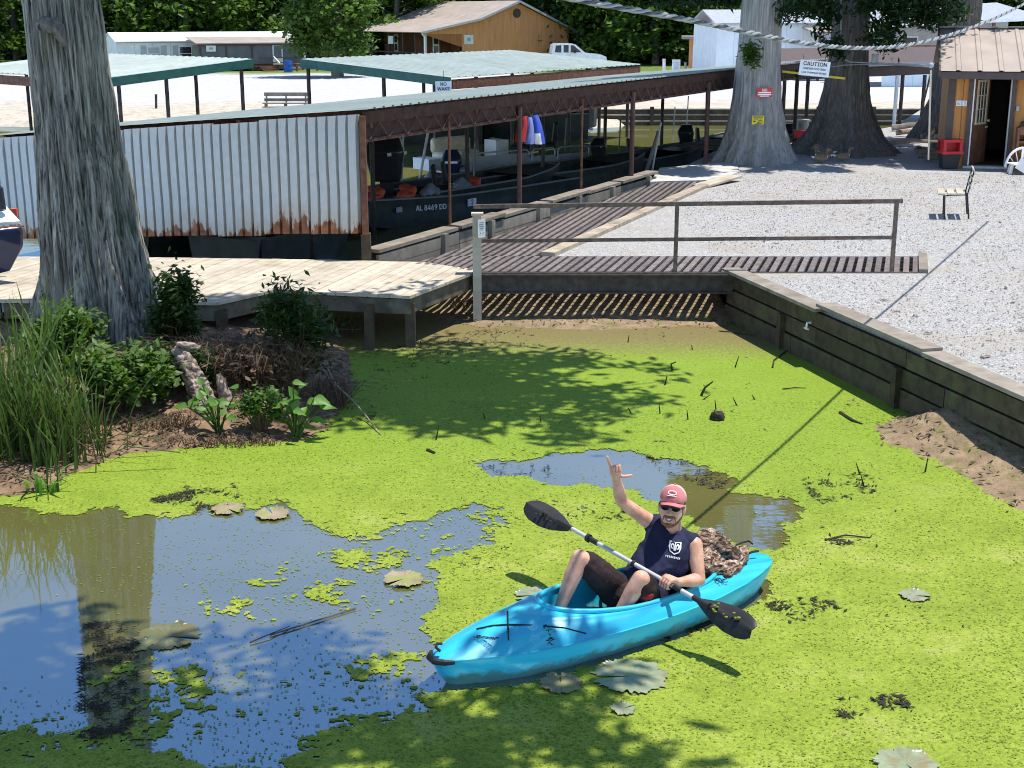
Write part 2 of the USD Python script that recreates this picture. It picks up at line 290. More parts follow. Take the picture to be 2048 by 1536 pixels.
# where the kayak floats, and its outline
_b, _st = pz(862, 1312, .22), pz(1533, 1105, .25)
KO = np.array([_b[0], _b[1], 0]); KL = unit([_st[0] - _b[0], _st[1] - _b[1], 0]); KR = np.array([KL[1], -KL[0], 0]); KN = float(np.linalg.norm((_st - _b)[:2]))
TB = [0, .03, .10, .25, .5, .8, 1.2, 1.7, 2.1, 2.4, 2.6, 2.75, 2.82, KN]
BB = [.012, .055, .100, .175, .270, .325, .355, .355, .325, .27, .205, .14, .095, .02]
bm = lambda t: np.interp(t, TB, BB)
# ---------------------------------------------------------------- duckweed: a mat with ragged openings
OPEN = [[(-60, 1002), (60, 1012), (120, 1020), (200, 1024), (260, 1032), (330, 1038), (395, 1030), (440, 1010), (500, 1004), (560, 1012), (620, 1050), (690, 1075), (740, 1080), (800, 1060), (870, 1035), (935, 1020), (985, 1005), (1010, 1035), (990, 1070), (930, 1105), (870, 1130), (862, 1170), (872, 1200), (855, 1250), (872, 1300), (890, 1345), (850, 1410), (790, 1440), (720, 1440), (660, 1468), (560, 1505), (430, 1530), (340, 1505), (285, 1515), (270, 1440), (150, 1470), (-60, 1450)],
        [(930, 925), (1010, 920), (1100, 910), (1180, 903), (1250, 898), (1278, 905), (1280, 925), (1340, 918), (1400, 940), (1470, 965), (1452, 984), (1500, 983), (1560, 995), (1608, 1000), (1592, 1040), (1540, 1048), (1558, 1090), (1545, 1108), (1500, 1090), (1430, 1075), (1395, 1062), (1370, 1020), (1320, 1010), (1275, 978), (1180, 965), (1110, 975), (1050, 955), (970, 945)]]
ISLES = [[(400, 1225), (455, 1195), (520, 1182), (540, 1200), (510, 1228), (460, 1242)], [(540, 1190), (590, 1160), (660, 1152), (700, 1185), (680, 1210), (600, 1222)], [(640, 1110), (700, 1098), (790, 1100), (820, 1115), (790, 1140), (720, 1152), (660, 1130)],
         [(175, 1365), (215, 1330), (280, 1305), (290, 1325), (240, 1362)], [(275, 1400), (320, 1335), (400, 1335), (415, 1380), (400, 1450), (360, 1490), (300, 1480)], [(300, 1490), (310, 1450), (370, 1435), (375, 1470)],
         [(480, 1160), (500, 1140), (530, 1150), (515, 1170)], [(610, 1400), (640, 1385), (690, 1400), (670, 1425)], [(700, 1340), (760, 1310), (830, 1320), (850, 1370), (790, 1395), (730, 1370)]]
SPARSE = [([(850, 1075), (1000, 1000), (1110, 1040), (1000, 1130), (870, 1150)], .50), ([(1085, 995), (1280, 1008), (1270, 1052), (1130, 1040)], .50), ([(420, 1130), (860, 1090), (860, 1240), (400, 1250)], .30), ([(0, 1420), (420, 1330), (900, 1330), (850, 1440), (560, 1540), (0, 1500)], .30),
          ([(300, 1005), (470, 970), (580, 1000), (480, 1030), (320, 1045)], .55), ([(560, 1010), (700, 1060), (900, 1010), (900, 1060), (700, 1100)], .36)]
W_ = lambda poly: sg.Polygon([tuple(pz(x, y, 0)[:2]) for x, y in poly])
CS, X0, X1, Y0, Y1 = .0125, -5.4, 6.6, 4.8, 19.44
nx, ny = int((X1 - X0) / CS) // 16 * 16, int((Y1 - Y0) / CS) // 16 * 16
gx, gy = X0 + (np.arange(nx) + .5) * CS, Y0 + (np.arange(ny) + .5) * CS
GX, GY = np.meshgrid(gx, gy, indexing='ij')
def gnoise(scale, seed):
    """cheap smooth noise on the grid: random lattice, cubic upsampling"""
    a, b = int((X1 - X0) * scale) + 3, int((Y1 - Y0) * scale) + 3
    r = np.random.default_rng(seed).random((a, b)).astype(np.float32)
    ix, iy = (gx - X0) * scale, (gy - Y0) * scale
    def sm(r, t, ax):
        i = t.astype(int); f = t - i; f = f * f * (3 - 2 * f); f = f[:, None] if ax == 0 else f[None]
        return np.take(r, i, ax) * (1 - f) + np.take(r, i + 1, ax) * f
    return sm(sm(r, ix, 0), iy, 1) - .5
def gf(seed, s0, n=4): return sum(gnoise(s0 * 2 ** o, seed + o) * .55 ** o for o in range(n))
cov = np.ones((nx, ny), np.float32)
wx, wy = .22 * gf(100, 2.5, 5), .22 * gf(120, 2.5, 5)
PTX, PTY = GX + wx, GY + wy
def inside(poly):
    b = poly.bounds; k = np.where((PTX > b[0]) & (PTX < b[2]) & (PTY > b[1]) & (PTY < b[3])); out = np.zeros(PTX.shape, bool)
    out[k] = shapely.contains_xy(poly, PTX[k], PTY[k]); return out
for p in OPEN: cov[inside(W_(p))] = 0
for p in ISLES: cov[inside(W_(p))] = .8
cov = ndimage.gaussian_filter(cov, 4.0)
for p, a in SPARSE:
    m = ndimage.gaussian_filter(inside(W_(p)).astype(np.float32), 8); cov = cov * (1 - m) + (cov * .35 + a * .75) * m
fine = gf(140, 9, 4) * .55 + gf(160, 28, 2) * .5
DW = cov + fine * .85 * np.clip((1.03 - cov) * 6, .12, 1) > .5
thin = (cov > .9) & (gf(170, .9, 3) + fine * .8 > .93); DW &= ~thin                       # small dark gaps inside the mat
iz = (nz(GX[::16, ::16], GY[::16, ::16], 1, 1) * 0)
land = np.zeros((nx, ny), bool)
k = np.where(GX < -1.2); land[k] = shapely.contains_xy(isl.buffer(-.25), GX[k], GY[k])
kw = ((np.stack([GX, GY], -1) - A_) @ wn) < .03; DW &= ~(kw & (GY < 18.3)) ; DW &= ~land
kq = (np.stack([GX, GY], -1) - KO[:2]); kt, kv = kq @ KL[:2], kq @ KR[:2]; DW &= ~((kt > -.06) & (kt < KN + .06) & (np.abs(kv) < bm(np.clip(kt, 0, KN)) * .86 + .035 + .10 * (fine - .02)))
quads = []
for i in range(0, nx, 16):
    for j in range(0, ny, 16):
        blk = DW[i:i + 16, j:j + 16]; s = int(blk.sum())
        if s == 0: continue
        if s == 256: quads.append((i, i + 16, j, j + 16)); continue
        for a in range(16):
            row = np.diff(np.concatenate([[0], blk[a].astype(np.int8), [0]])); st, en = np.nonzero(row == 1)[0], np.nonzero(row == -1)[0]
            for b, c in zip(st, en): quads.append((i + a, i + a + 1, j + b, j + c))
q = np.array(quads, float)
qa, qb, qc, qd = X0 + q[:, 0] * CS, X0 + q[:, 1] * CS, Y0 + q[:, 2] * CS, Y0 + q[:, 3] * CS
V = np.stack([np.stack([qa, qc], 1), np.stack([qb, qc], 1), np.stack([qb, qd], 1), np.stack([qa, qd], 1)], 1).reshape(-1, 2)
V = np.column_stack([V, np.full(len(V), .006)])
Fq = np.arange(len(V)).reshape(-1, 4)
K['duckweed'] = M(stage, '/World/Looks/duckweed', {
    'tc': ('texture_coordinate', {}), 'n': ('noise_texture', {'scale': 1.3, 'detail': 7, 'roughness': .72}), 'v': ('voronoi_texture', {'scale': 75.0}), 'sep': ('separate_color', {}), 'n3': ('noise_texture', {'scale': 26, 'detail': 4, 'roughness': .7}),
    'r': ('rgb_ramp', {'ramp': [(.26, (.120, .160, .016)), (.40, (.165, .225, .018)), (.54, (.205, .265, .026)), (.72, (.285, .305, .080))]}), 'mv': ('map_range', {'to_min': .78, 'to_max': 1.22}), 'hv': ('hsv', {}),
    'm3': ('map_range', {'from_min': .70, 'from_max': .85, 'clamp': True, 'to_max': .3}), 'x': ('mix', {'color2': (.060, .075, .012)}),
    's': ('separate_xyz', {}), 'my': ('map_range', {'from_min': 10.0, 'from_max': 12.5, 'clamp': True, 'to_max': .8}), 'xy': ('mix', {'color2': (.155, .240, .014)}),
    'mz': ('map_range', {'from_min': 14.4, 'from_max': 17.4, 'clamp': True}), 'mzn': ('math', {'math_type': 'multiply'}), 'm4': ('map_range', {'from_min': .25, 'from_max': .42, 'clamp': True}), 'xz': ('mix', {'color2': (.155, .125, .048)}),
    'p': ('principled_bsdf', {'roughness': .75, 'specular_ior_level': .25}), 'ad': ('math', {'math_type': 'subtract'}), 'b': ('bump', {'strength': .5, 'distance': .015})},
    [('tc.object', 'n.vector'), ('tc.object', 'v.vector'), ('tc.object', 'n3.vector'), ('tc.object', 's.vector'), ('n.fac', 'r.fac'), ('s.y', 'my.value'), ('my.result', 'xy.fac'), ('r.color', 'xy.color1'), ('v.color', 'sep.color'), ('sep.r', 'mv.value'), ('mv.result', 'hv.value'), ('xy.color', 'hv.color'),
     ('n3.fac', 'm3.value'), ('m3.result', 'x.fac'), ('hv.color', 'x.color1'), ('s.y', 'mz.value'), ('mz.result', 'mzn.value1'), ('n3.fac', 'mzn.value2'), ('mzn.value', 'm4.value'), ('m4.result', 'xz.fac'), ('x.color', 'xz.color1'), ('xz.color', 'p.base_color'),
     ('n3.fac', 'ad.value1'), ('v.distance', 'ad.value2'), ('ad.value', 'b.height'), ('b.normal', 'p.normal')], surface='p.BSDF')
tag(obj('duckweed', (V, np.vstack([Fq[:, [0, 1, 2]], Fq[:, [0, 2, 3]]])), K['duckweed']), 'bright green mat of duckweed covering most of the pond', 'duckweed', kind='stuff')
# tufts that stand up out of the mat, thick in front
def scatter_quads(P, size, tilt, seed, lift=0.0, aspect=1.6):
    r = np.random.default_rng(seed); n = len(P); th = r.random(n) * 2 * np.pi; a = size * (.6 + .8 * r.random(n)); tl = (r.random(n) - .5) * tilt
    u = np.stack([np.cos(th), np.sin(th), np.sin(tl)], 1) * a[:, None] * .5 * aspect; w = np.stack([-np.sin(th), np.cos(th), (r.random(n) - .5) * tilt], 1) * a[:, None] * .5
    c = P + np.array([0, 0, lift]) + np.stack([0 * a, 0 * a, np.abs(u[:, 2]) + np.abs(w[:, 2])], 1)
    v = np.stack([c - u, c - w * .8, c + u, c + w * .8], 1).reshape(-1, 3); f = np.arange(4 * n).reshape(n, 4)
    return v, np.vstack([f[:, [0, 1, 2]], f[:, [0, 2, 3]]])
r_ = np.random.default_rng(31); N = 110000
ty = 5.6 + 8.5 * r_.random(N) ** 2.6; tx = -4.8 + 11.0 * r_.random(N)
ii, jj = ((tx - X0) / CS).astype(int), ((ty - Y0) / CS).astype(int); ok = (ii >= 0) & (ii < nx) & (jj >= 0) & (jj < ny); ii, jj, tx, ty = ii[ok], jj[ok], tx[ok], ty[ok]
ok = DW[ii, jj] & (gnoise(3, 9)[ii, jj] + .9 * r_.random(len(ii)) > .30) ; tx, ty = tx[ok], ty[ok]
K['frond'] = leafmat('duckweed_frond', (.145, .20, .015), (.28, .335, .06), trans=.15, rough=.7)
tag(obj('duckweed_fronds', scatter_quads(np.column_stack([tx, ty, np.full(len(tx), .007)]), .013, .38, 5), K['frond']), 'loose duckweed fronds raised above the green mat', 'duckweed', kind='stuff')
n2 = 22000; tx = -4.8 + 9 * r_.random(n2); ty = 5.6 + 8 * r_.random(n2)
ii, jj = ((tx - X0) / CS).astype(int), ((ty - Y0) / CS).astype(int); ok = ~DW[ii, jj] & (cov[ii, jj] + .22 * r_.random(n2) + .25 * gnoise(1.5, 77)[ii, jj] > .17); tx, ty = tx[ok], ty[ok]
tag(obj('floating_fronds', scatter_quads(np.column_stack([tx, ty, np.full(len(tx), .004)]), .013, .1, 6), K['frond']), 'single duckweed fronds afloat on the open water', 'duckweed', kind='stuff')
K['debris'] = leafmat('dark_plant_debris', (.022, .020, .010), (.13, .10, .045), trans=.05, rough=.8)
n3 = 11000; tx = -4.8 + 10.5 * r_.random(n3); ty = 5.6 + 13 * r_.random(n3)
ii, jj = ((tx - X0) / CS).astype(int), ((ty - Y0) / CS).astype(int); ok = (ii < nx) & (jj < ny); ii, jj, tx, ty = ii[ok], jj[ok], tx[ok], ty[ok]
clump = gf(210, .8, 4)[ii, jj] + np.clip((ty - 14.5) * .09, 0, .4) * (tx < 3); ok = DW[ii, jj] & (clump + .35 * r_.random(len(ii)) > .62); tx, ty = tx[ok], ty[ok]
tag(obj('plant_debris', scatter_quads(np.column_stack([tx, ty, np.full(len(tx), .009)]), .016, .5, 8, aspect=2.6), K['debris']), 'dark bits of dead plant lying on the duckweed', 'plant debris', kind='stuff')
# rafts of dark dead stems on the open water and at the mat's edge
P_ = []
for poly, n in (([(290, 1000), (340, 975), (470, 968), (480, 1010), (380, 1030)], 900), ([(150, 1480), (160, 1290), (275, 1270), (280, 1420), (240, 1480)], 900), ([(160, 1250), (280, 1240), (290, 1300), (180, 1310)], 250), ([(1650, 1400), (1800, 1390), (1830, 1425), (1680, 1440)], 170), ([(1640, 1055), (1740, 1060), (1770, 1100), (1660, 1090)], 250), ([(1580, 950), (1720, 945), (1800, 985), (1640, 1010)], 400), ([(1090, 1000), (1270, 1010), (1260, 1045), (1140, 1035)], 350), ([(960, 930), (1100, 915), (1100, 960), (980, 950)], 160), ([(1290, 910), (1380, 925), (1460, 960), (1440, 985), (1330, 950)], 260), ([(1300, 1255), (1420, 1225), (1440, 1250), (1340, 1285)], 260), ([(1530, 1210), (1640, 1190), (1700, 1230), (1560, 1250)], 240), ([(720, 690), (1050, 650), (1080, 690), (760, 760)], 900), ([(640, 860), (720, 790), (760, 830), (680, 890)], 260)):
    g_ = W_(poly); b_ = g_.bounds; x_, y_ = b_[0] + (b_[2] - b_[0]) * r_.random(n * 3), b_[1] + (b_[3] - b_[1]) * r_.random(n * 3); o_ = shapely.contains_xy(g_, x_, y_); x_, y_ = x_[o_], y_[o_]; w_ = nz(x_, y_, 5, 91) + .5 * nz(x_, y_, 18, 92) + .20 * r_.random(len(x_)) > .17; P_.append(np.column_stack([x_[w_], y_[w_], np.full(w_.sum(), .010)]))
tag(obj('dead_stems', scatter_quads(np.vstack(P_), .017, .4, 18, aspect=3.4), K['debris']), 'dark rafts of dead stems floating on the water and the duckweed', 'plant debris', kind='stuff')
# litter on the mud and the bank
n_ = 9000; x_, y_ = -1.2 + 6.6 * r_.random(n_), 8.3 + 11 * r_.random(n_); z_ = mud_z(x_, y_); o_ = (z_ > -.01) & (((np.stack([x_, y_], -1) - A_) @ wn > .02) | (y_ > 18.2)) & (nz(x_, y_, 2.5, 63) + .3 * r_.random(n_) > .10)
tag(obj('mud_litter', scatter_quads(np.column_stack([x_, y_, z_ + .004])[o_], .024, .8, 61, aspect=3), K['dry_bits']), 'dead stems and bits of weed matted on the mud', 'plant debris', kind='stuff')
n_ = 9000; x_, y_ = -6 + 4.8 * r_.random(n_), 11 + 5 * r_.random(n_); z_ = isl_z(x_[None], y_[None])[0]; o_ = (z_ > 0) & (nz(x_, y_, 2.5, 64) + .3 * r_.random(n_) > .08)
tag(obj('bank_litter', scatter_quads(np.column_stack([x_, y_, z_ + .004])[o_], .026, .8, 62, aspect=3), K['dry_bits']), 'dead leaves and stalks littering the bank', 'plant debris', kind='stuff')
# fallen leaves and twigs on the gravel
x_, y_ = 3 + 10 * r_.random(700), 9 + 20 * r_.random(700); o_ = shapely.contains_xy(yard.buffer(-.3), x_, y_) & (nz(x_, y_, .5, 44) + .3 * r_.random(700) > .12)
tag(obj('fallen_leaves', scatter_quads(np.column_stack([x_[o_], y_[o_], np.full(o_.sum(), GZ + .008)]), .045, .3, 19, aspect=2.2), K['dry']), 'fallen brown leaves and twigs on the gravel', 'leaves', kind='stuff')
# loose stones of the yard
n4 = 50000; tx = 2.9 + 11 * r_.random(n4); ty = 9 + 21 * r_.random(n4) ** 1.5
ok = shapely.contains_xy(yard.buffer(-.25), tx, ty); tx, ty = tx[ok], ty[ok]
so = np.array([[1, 0, 0], [-1, 0, 0], [0, 1, 0], [0, -1, 0], [0, 0, 1]], float); sf = np.array([[0, 2, 4], [2, 1, 4], [1, 3, 4], [3, 0, 4]])
sz = (.006 + .010 * r_.random(len(tx)) ** 2)[:, None, None] * (.6 + .8 * r_.random((len(tx), 1, 3)))
v = (so[None] * sz + .25 * sz * (r_.random((len(tx), 5, 3)) - .5)) + np.column_stack([tx, ty, np.full(len(tx), GZ)])[:, None]
K['stones'] = leafmat('loose_stone', (.22, .215, .21), (.58, .57, .555), trans=0.0, rough=.9, spec=.1)
tag(obj('loose_gravel', (v.reshape(-1, 3), (sf[None] + 5 * np.arange(len(tx))[:, None, None]).reshape(-1, 3)), K['stones']), 'pale loose stones over the gravel yard', 'gravel', kind='stuff')

# ---------------------------------------------------------------- timber wall, boardwalk, grating, railing
def clip_strips(poly, direction, width, gap, jitter=0):
    """the polygon cut into boards that run along direction"""
    d = unit(direction); n = np.array([-d[1], d[0]]); P = np.array(poly.exterior.coords); t = P @ n; out = []
    a = t.min()
    while a < t.max():
        b = a + width - gap; o, e = -200, 200
        strip = sg.Polygon([tuple(d * o + n * a), tuple(d * e + n * a), tuple(d * e + n * b), tuple(d * o + n * b)])
        g = poly.intersection(strip)
        for q in getattr(g, 'geoms', [g]):
            if q.geom_type == 'Polygon' and q.area > .004: out.append(q)
        a += width
    return out
def P3(xy, z): return np.array([xy[0], xy[1], z])
wall = thing('retaining_wall', 'dark timber retaining wall holding the gravel yard above the pond', 'retaining wall', P3(A_, 0))
for ci, (z0, z1) in enumerate(((.455, .645), (.235, .445), (-.25, .225))):
    t, k = 0.0, 0
    while t < 11:
        ln = (2.4, 3.1, 2.75)[(k + ci) % 3] if k else (1.5, 2.6, 2.0)[ci]
        e = min(t + ln, 11); o = wn * (.035 + .012 * random.random() + .008 * ci)
        a, b = A_ + wd * (t + .006) + o, A_ + wd * (e - .006) + o
        dz = .008 * (random.random() - .5)
        obj('plank', MB().beam(P3(a, (z0 + z1) / 2 + dz), P3(b, (z0 + z1) / 2 - dz), .06, z1 - z0 - .012), K['timber_dark'], wall); t = e; k += 1
for t in (1.75, 4.5, 6.9, 9.2):
    p = A_ + wd * t + wn * .115; obj('post', MB().box(P3(p, .02), (.1, .07, .86), math.atan2(wd[1], wd[0])), K['timber_dark'], wall)
tcap = [0, 2.62, 2.9, 5.0, 7.6, 11]
for a, b, o, z in ((-.05, 2.70, .02, .668), (2.56, 4.9, -.05, .700), (4.91, 7.3, -.03, .668), (7.31, 11, -.05, .70)):
    obj('cap_board', MB().beam(P3(A_ + wd * a + wn * o, z + .022), P3(A_ + wd * b + wn * (o + .02), z + .022), .25, .042), K['timber_grey'], wall)
cl = pz(1648, 650, .46) ; pw = A_ + wd * ((cl[:2] - A_) @ wd) + wn * .1
ck = obj('cleat', MB().tube([P3(pw, .50), P3(pw + wn * .05, .50), P3(pw + wn * .055, .42)], .014).tube([P3(pw + wn * .055 - wd * .05, .43), P3(pw + wn * .055 + wd * .05, .43)], .012), K['white_plastic'], wall)

WK = [pz(960, 540, GZ)[:2], pz(820, 592, GZ)[:2], pz(547, 580, GZ)[:2], pz(435, 605, GZ)[:2], pz(0, 600, GZ)[:2], np.array([-10.0, 16.45])]
wk = sg.Polygon([tuple(p) for p in WK] + [(-10, 19.35), (-7.4, 19.32), (-5.14, 19.24), (-2.6, 19.05), (-1.25, 18.85)])
walk = thing('boardwalk', 'pale plank boardwalk curving round the big cypress', 'boardwalk', (-3, 17.5, 0))
for q in clip_strips(wk, UD, .142, .007): obj('plank', MB().prism(q, GZ - .038 + .003 * random.random(), GZ + .004 * random.random()), K['deck'], walk)
ed = WK[::-1]
for a, b in zip(ed[:-1], ed[1:]):
    n = unit(np.array([b[1] - a[1], a[0] - b[0]])); ins = -n * .055
    obj('fascia_board', MB().beam(P3(a + ins + unit(b - a) * .02, .535), P3(b + ins - unit(b - a) * .02, .535), .04, .19), K['fascia'], walk)
for px, py in ((547, 580), (818, 592), (735, 597), (437, 607), (250, 605), (955, 545)):
    p = pz(px, py, GZ)[:2] + np.array([0, .14]); obj('post', MB().box(P3(p, .02), (.12, .12, 1.1 if px != 547 else 1.22)), K['timber_dark'], walk)
for s in (.5, 1.5): obj('joist', MB().beam((-9.5, 16.6 + s, .57), (-.9 - s * .1, 16.9 + s, .57), .05, .14), K['timber_dark'], walk)

K['grating'] = pm('steel_grating', [(.3, (.10, .083, .077)), (.7, (.215, .185, .172))], scale=10, rough=.6, metallic=.2, rnd=.2, bump=.2, bscale=60)
br = sg.Polygon([(-.43, 18.06), (5.5, 18.06), (5.88, 19.32), (-.9, 19.32), (-1.2, 18.9)])
L0, L1 = np.array([-1.38, 18.72]), np.array([3.15, 28.5])
dg = sg.Polygon([tuple(L0), tuple(L1), tuple(C1_ - [.25, 0]), tuple(C0 - [.27, 0]), (-.42, 18.4)])
bridge = thing('footbridge', 'steel bar grating footbridge with a dark channel beam over the mud', 'footbridge', (1.2, 18.6, 0))
for q in clip_strips(br, UD, .125, .048): obj('grating_bar', MB().prism(q, GZ - .045, GZ + .006), K['grating'], bridge)
for k, yy in enumerate(np.arange(18.12, 19.3, .11)): obj('cross_rod', MB().beam((-.5, yy, GZ - .03), (5.45 + .3 * (yy - 18.06), yy, GZ - .03), .02, .02), K['dark_steel'], bridge)
bb = MB().box((1.28, 18.04, .53), (3.44, .04, .25)).box((1.28, 18.01, .415), (3.44, .09, .02)).box((1.28, 18.01, .655), (3.44, .09, .02))
obj('channel_beam', bb, K['dark_steel'], bridge)
obj('pit_pan', MB().box((4.3, 18.68, .50), (2.75, 1.28, .04)), K['dark_steel'], bridge)  # dark sheet added below the bars; its colour gives the gaps their shade
obj('edge_angle', MB().box((2.55, 18.03, GZ - .002), (6.0, .05, .03)), K['rail'], bridge)
obj('rear_beam', MB().box((1.2, 19.34, .53), (4.2, .03, .25)), K['dark_steel'], bridge)
obj('end_board', MB().beam((5.56, 18.0, GZ + .01), (5.95, 19.36, GZ + .01), .12, .09), K['timber_grey'], bridge)
walk2 = thing('grating_walkway', 'steel grating walkway running beside the boat shed', 'walkway', P3((L0 + C1_) / 2, 0))
for q in clip_strips(dg.difference(br.buffer(.01)), UD, .125, .055): obj('grating_bar', MB().prism(q, GZ - .045, GZ + .004), K['grating'], walk2)
for t in np.linspace(.05, .98, 9): obj('bearer', MB().beam(P3(L0 + (L1 - L0) * t, GZ - .09), P3(C0 + (C1_ - C0) * t - [.2, 0], GZ - .09), .06, .08), K['dark_steel'], walk2)
kb = thing('kerb_timber', 'pale kerb timber between the grating walkway and the gravel', 'kerb', P3(C0, GZ))
for a, b in ((0, .30), (.302, .62), (.622, 1.0)):
    obj('timber', MB().beam(P3(C0 + (C1_ - C0) * a - [.1, 0], GZ + .01), P3(C0 + (C1_ - C0) * b - [.1, 0], GZ + .01), .21, .1), K['kerb_wood'], kb)
rail = thing('railing', 'brown steel pipe railing along the footbridge', 'railing', (2.5, 18.06, GZ))
RY = 18.10
zr = 1.60
tl, tr = pY(947, 413, RY), pY(1805, 402, RY); ml, mr = pY(962, 482, RY), pY(1784, 475, RY)
obj('top_rail', MB().beam(tl, tr, .055, .055), K['rail'], rail)
obj('mid_rail', MB().beam(ml, mr, .045, .045), K['rail'], rail)
for px in (1350, 1783):
    q = pY(px, 545, RY); top = tl + (tr - tl) * ((q[0] - tl[0]) / (tr[0] - tl[0])); obj('post', MB().beam((q[0], RY, GZ - .02), (q[0], RY, top[2] - .028), .05, .05), K['rail'], rail)
sp = thing('wooden_post', 'square wooden post with a small white notice at the end of the railing', 'post', (-.47, 18.02, 0))
obj('shaft', MB().box((-.47, 18.0, .74), (.115, .115, 1.48)), K['deck'], sp)
obj('post_cap', MB().box((-.465, 18.0, 1.487), (.16, .15, .03)), K['deck'], sp)
def sign_plate(parent, c, right, up, w, h, th, mat, lines, ink, name='plate'):
    """a thin plate; lines: (text, height, x from centre, y from centre) or bars (None, (w, h), x, y)"""
    right, up = unit(right), unit(up); n = np.cross(right, up); c = np.asarray(c, float)
    obj(name, MB().frame_box(c, right * w / 2, up * h / 2, n * th / 2), mat, parent)
    m = MB()
    for t, hh, x, y in lines:
        if t is None:
            m.frame_box(c + right * x + up * y + n * (th / 2 + .002), right * hh[0] / 2, up * hh[1] / 2, n * .001)
        else:
            g = meshkit.text_mesh(t, hh, .003, True); b = g.bounds; v = g.vertices - [(b[0][0] + b[1][0]) / 2, (b[0][1] + b[1][1]) / 2, 0]
            m.add(c + np.outer(v[:, 0] + x, right) + np.outer(v[:, 1] + y, up) + np.outer(v[:, 2] + th / 2 + .0005, n), g.faces)
    if m.v: obj('lettering', m, ink, parent)
K['grey_ink'] = plain('faded_ink', (.16, .16, .16), .8)
sign_plate(sp, (-.405, 17.925, 1.30), (.75, -.66, 0) if False else (.62, .35, 0), (0, 0, 1), .11, .24, .008, K['white_paint'],
           [(None, (.07, .008), 0, .08), (None, (.06, .008), -.005, .055), (None, (.07, .008), 0, .03), (None, (.05, .008), 0, .0), (None, (.012, .016), -.02, -.06), (None, (.012, .016), .02, -.06)], K['grey_ink'], name='notice')
pad = thing('concrete_pad', 'pale concrete pad at the foot of the sunlit cypress', 'concrete pad', P3((4.2, 30.4), GZ))
K['concrete'] = pm('concrete', [(.3, (.34, .33, .31)), (.7, (.48, .47, .44))], scale=3, rough=.9, bump=.2, bscale=40)
obj('slab', MB().prism([pz(1300, 366, GZ)[:2], pz(1440, 362, GZ)[:2], pz(1480, 345, GZ)[:2], pz(1470, 325, GZ)[:2], pz(1320, 338, GZ)[:2]], GZ - .3, GZ + .03), K['concrete'], pad)
obj('ramp_board', MB().beam(pz(1400, 372, GZ + .03), pz(1470, 352, GZ + .1), .35, .04), K['deck'], pad)

# ---------------------------------------------------------------- boat shed
E_ = unit([.458, .889]); M_ = np.array([-E_[1], E_[0]]); SB = np.array([-2.12, 19.08]); EZ, SLOPE, WID, LEN = 2.75, .085, 7.3, 25.0
def S(s, m, z): return P3(SB + E_ * s + M_ * m, z)
def rz_(m): return EZ - SLOPE * m
K['roof_green'] = pm('pale_green_roof_metal', [(.3, (.225, .275, .25)), (.7, (.315, .365, .338))], scale=2.5, rough=.42, spec=.5, rnd=.07, dirt=(.20, .235, .21), dscale=1.2, dlo=.5, dhi=.8)
K['wall_metal'] = M(stage, '/World/Looks/corrugated_wall', {
    'a': ('attribute', {'attribute': 'h'}), 'tc': ('texture_coordinate', {}), 'mp': ('mapping', {'scale': (1, 1, .35)}), 'n': ('noise_texture', {'scale': 3.2, 'detail': 6, 'roughness': .7}), 'n2': ('noise_texture', {'scale': 9, 'detail': 5}),
    'sub': ('math', {'math_type': 'multiply_add', 'value2': -1.25}), 'm': ('map_range', {'from_min': -.47, 'from_max': -.52, 'clamp': True}), 'm2': ('map_range', {'from_min': -.15, 'from_max': -.52, 'clamp': True, 'to_max': .45}), 'x0': ('mix', {'color2': (.42, .27, .12)}),
    'r': ('rgb_ramp', {'ramp': [(.3, (.42, .435, .43)), (.7, (.48, .492, .485))]}), 'rr': ('rgb_ramp', {'ramp': [(.3, (.12, .035, .015)), (.7, (.33, .12, .045))]}), 'x': ('mix', {}),
    'sp': ('noise_texture', {'scale': 1.7, 'detail': 8, 'roughness': .8}), 'sm': ('map_range', {'from_min': .68, 'from_max': .74, 'clamp': True, 'to_max': .8}), 'x2': ('mix', {'color2': (.30, .17, .08)}),
    'p': ('principled_bsdf', {'roughness': .5, 'specular_ior_level': .4})},
    [('tc.object', 'mp.vector'), ('mp.vector', 'n.vector'), ('tc.object', 'n2.vector'), ('mp.vector', 'sp.vector'), ('n.fac', 'sub.value1'), ('a.fac', 'sub.value3'), ('sub.value', 'm.value'), ('sub.value', 'm2.value'), ('n2.fac', 'r.fac'), ('n2.fac', 'rr.fac'), ('sp.fac', 'sm.value'), ('sm.result', 'x2.fac'),
     ('r.color', 'x2.color1'), ('x2.color', 'x0.color1'), ('m2.result', 'x0.fac'), ('m.result', 'x.fac'), ('x0.color', 'x.color1'), ('rr.color', 'x.color2'), ('x.color', 'p.base_color')], surface='p.BSDF')
shed = thing('boat_shed', 'long open boat shed with pale green roof and white corrugated end wall', 'boat shed', P3(SB, GZ))
NP = 26; pw_ = LEN / NP
for i in range(NP):                                              # ribbed roof sheets running up the slope
    us, hs = [], []
    for k in range(4):
        b = i * pw_ + k * pw_ / 4; us += [b, b + pw_ * .17, b + pw_ * .19, b + pw_ * .235]; hs += [0, 0, .022, .022]
    us.append((i + 1) * pw_ - .004); hs.append(0)
    rows = [[S(u, m, rz_(m) + .03 + h - .03 * (m > 6)) for u, h in zip(us, hs)] for m in (-.12, 2.4, 4.9, WID)]
    top = np.array(rows); m = MB().grid(top, flip=True).grid(top - [0, 0, .006]); obj('roof_sheet', m, K['roof_green'], shed)
HW = 1.66
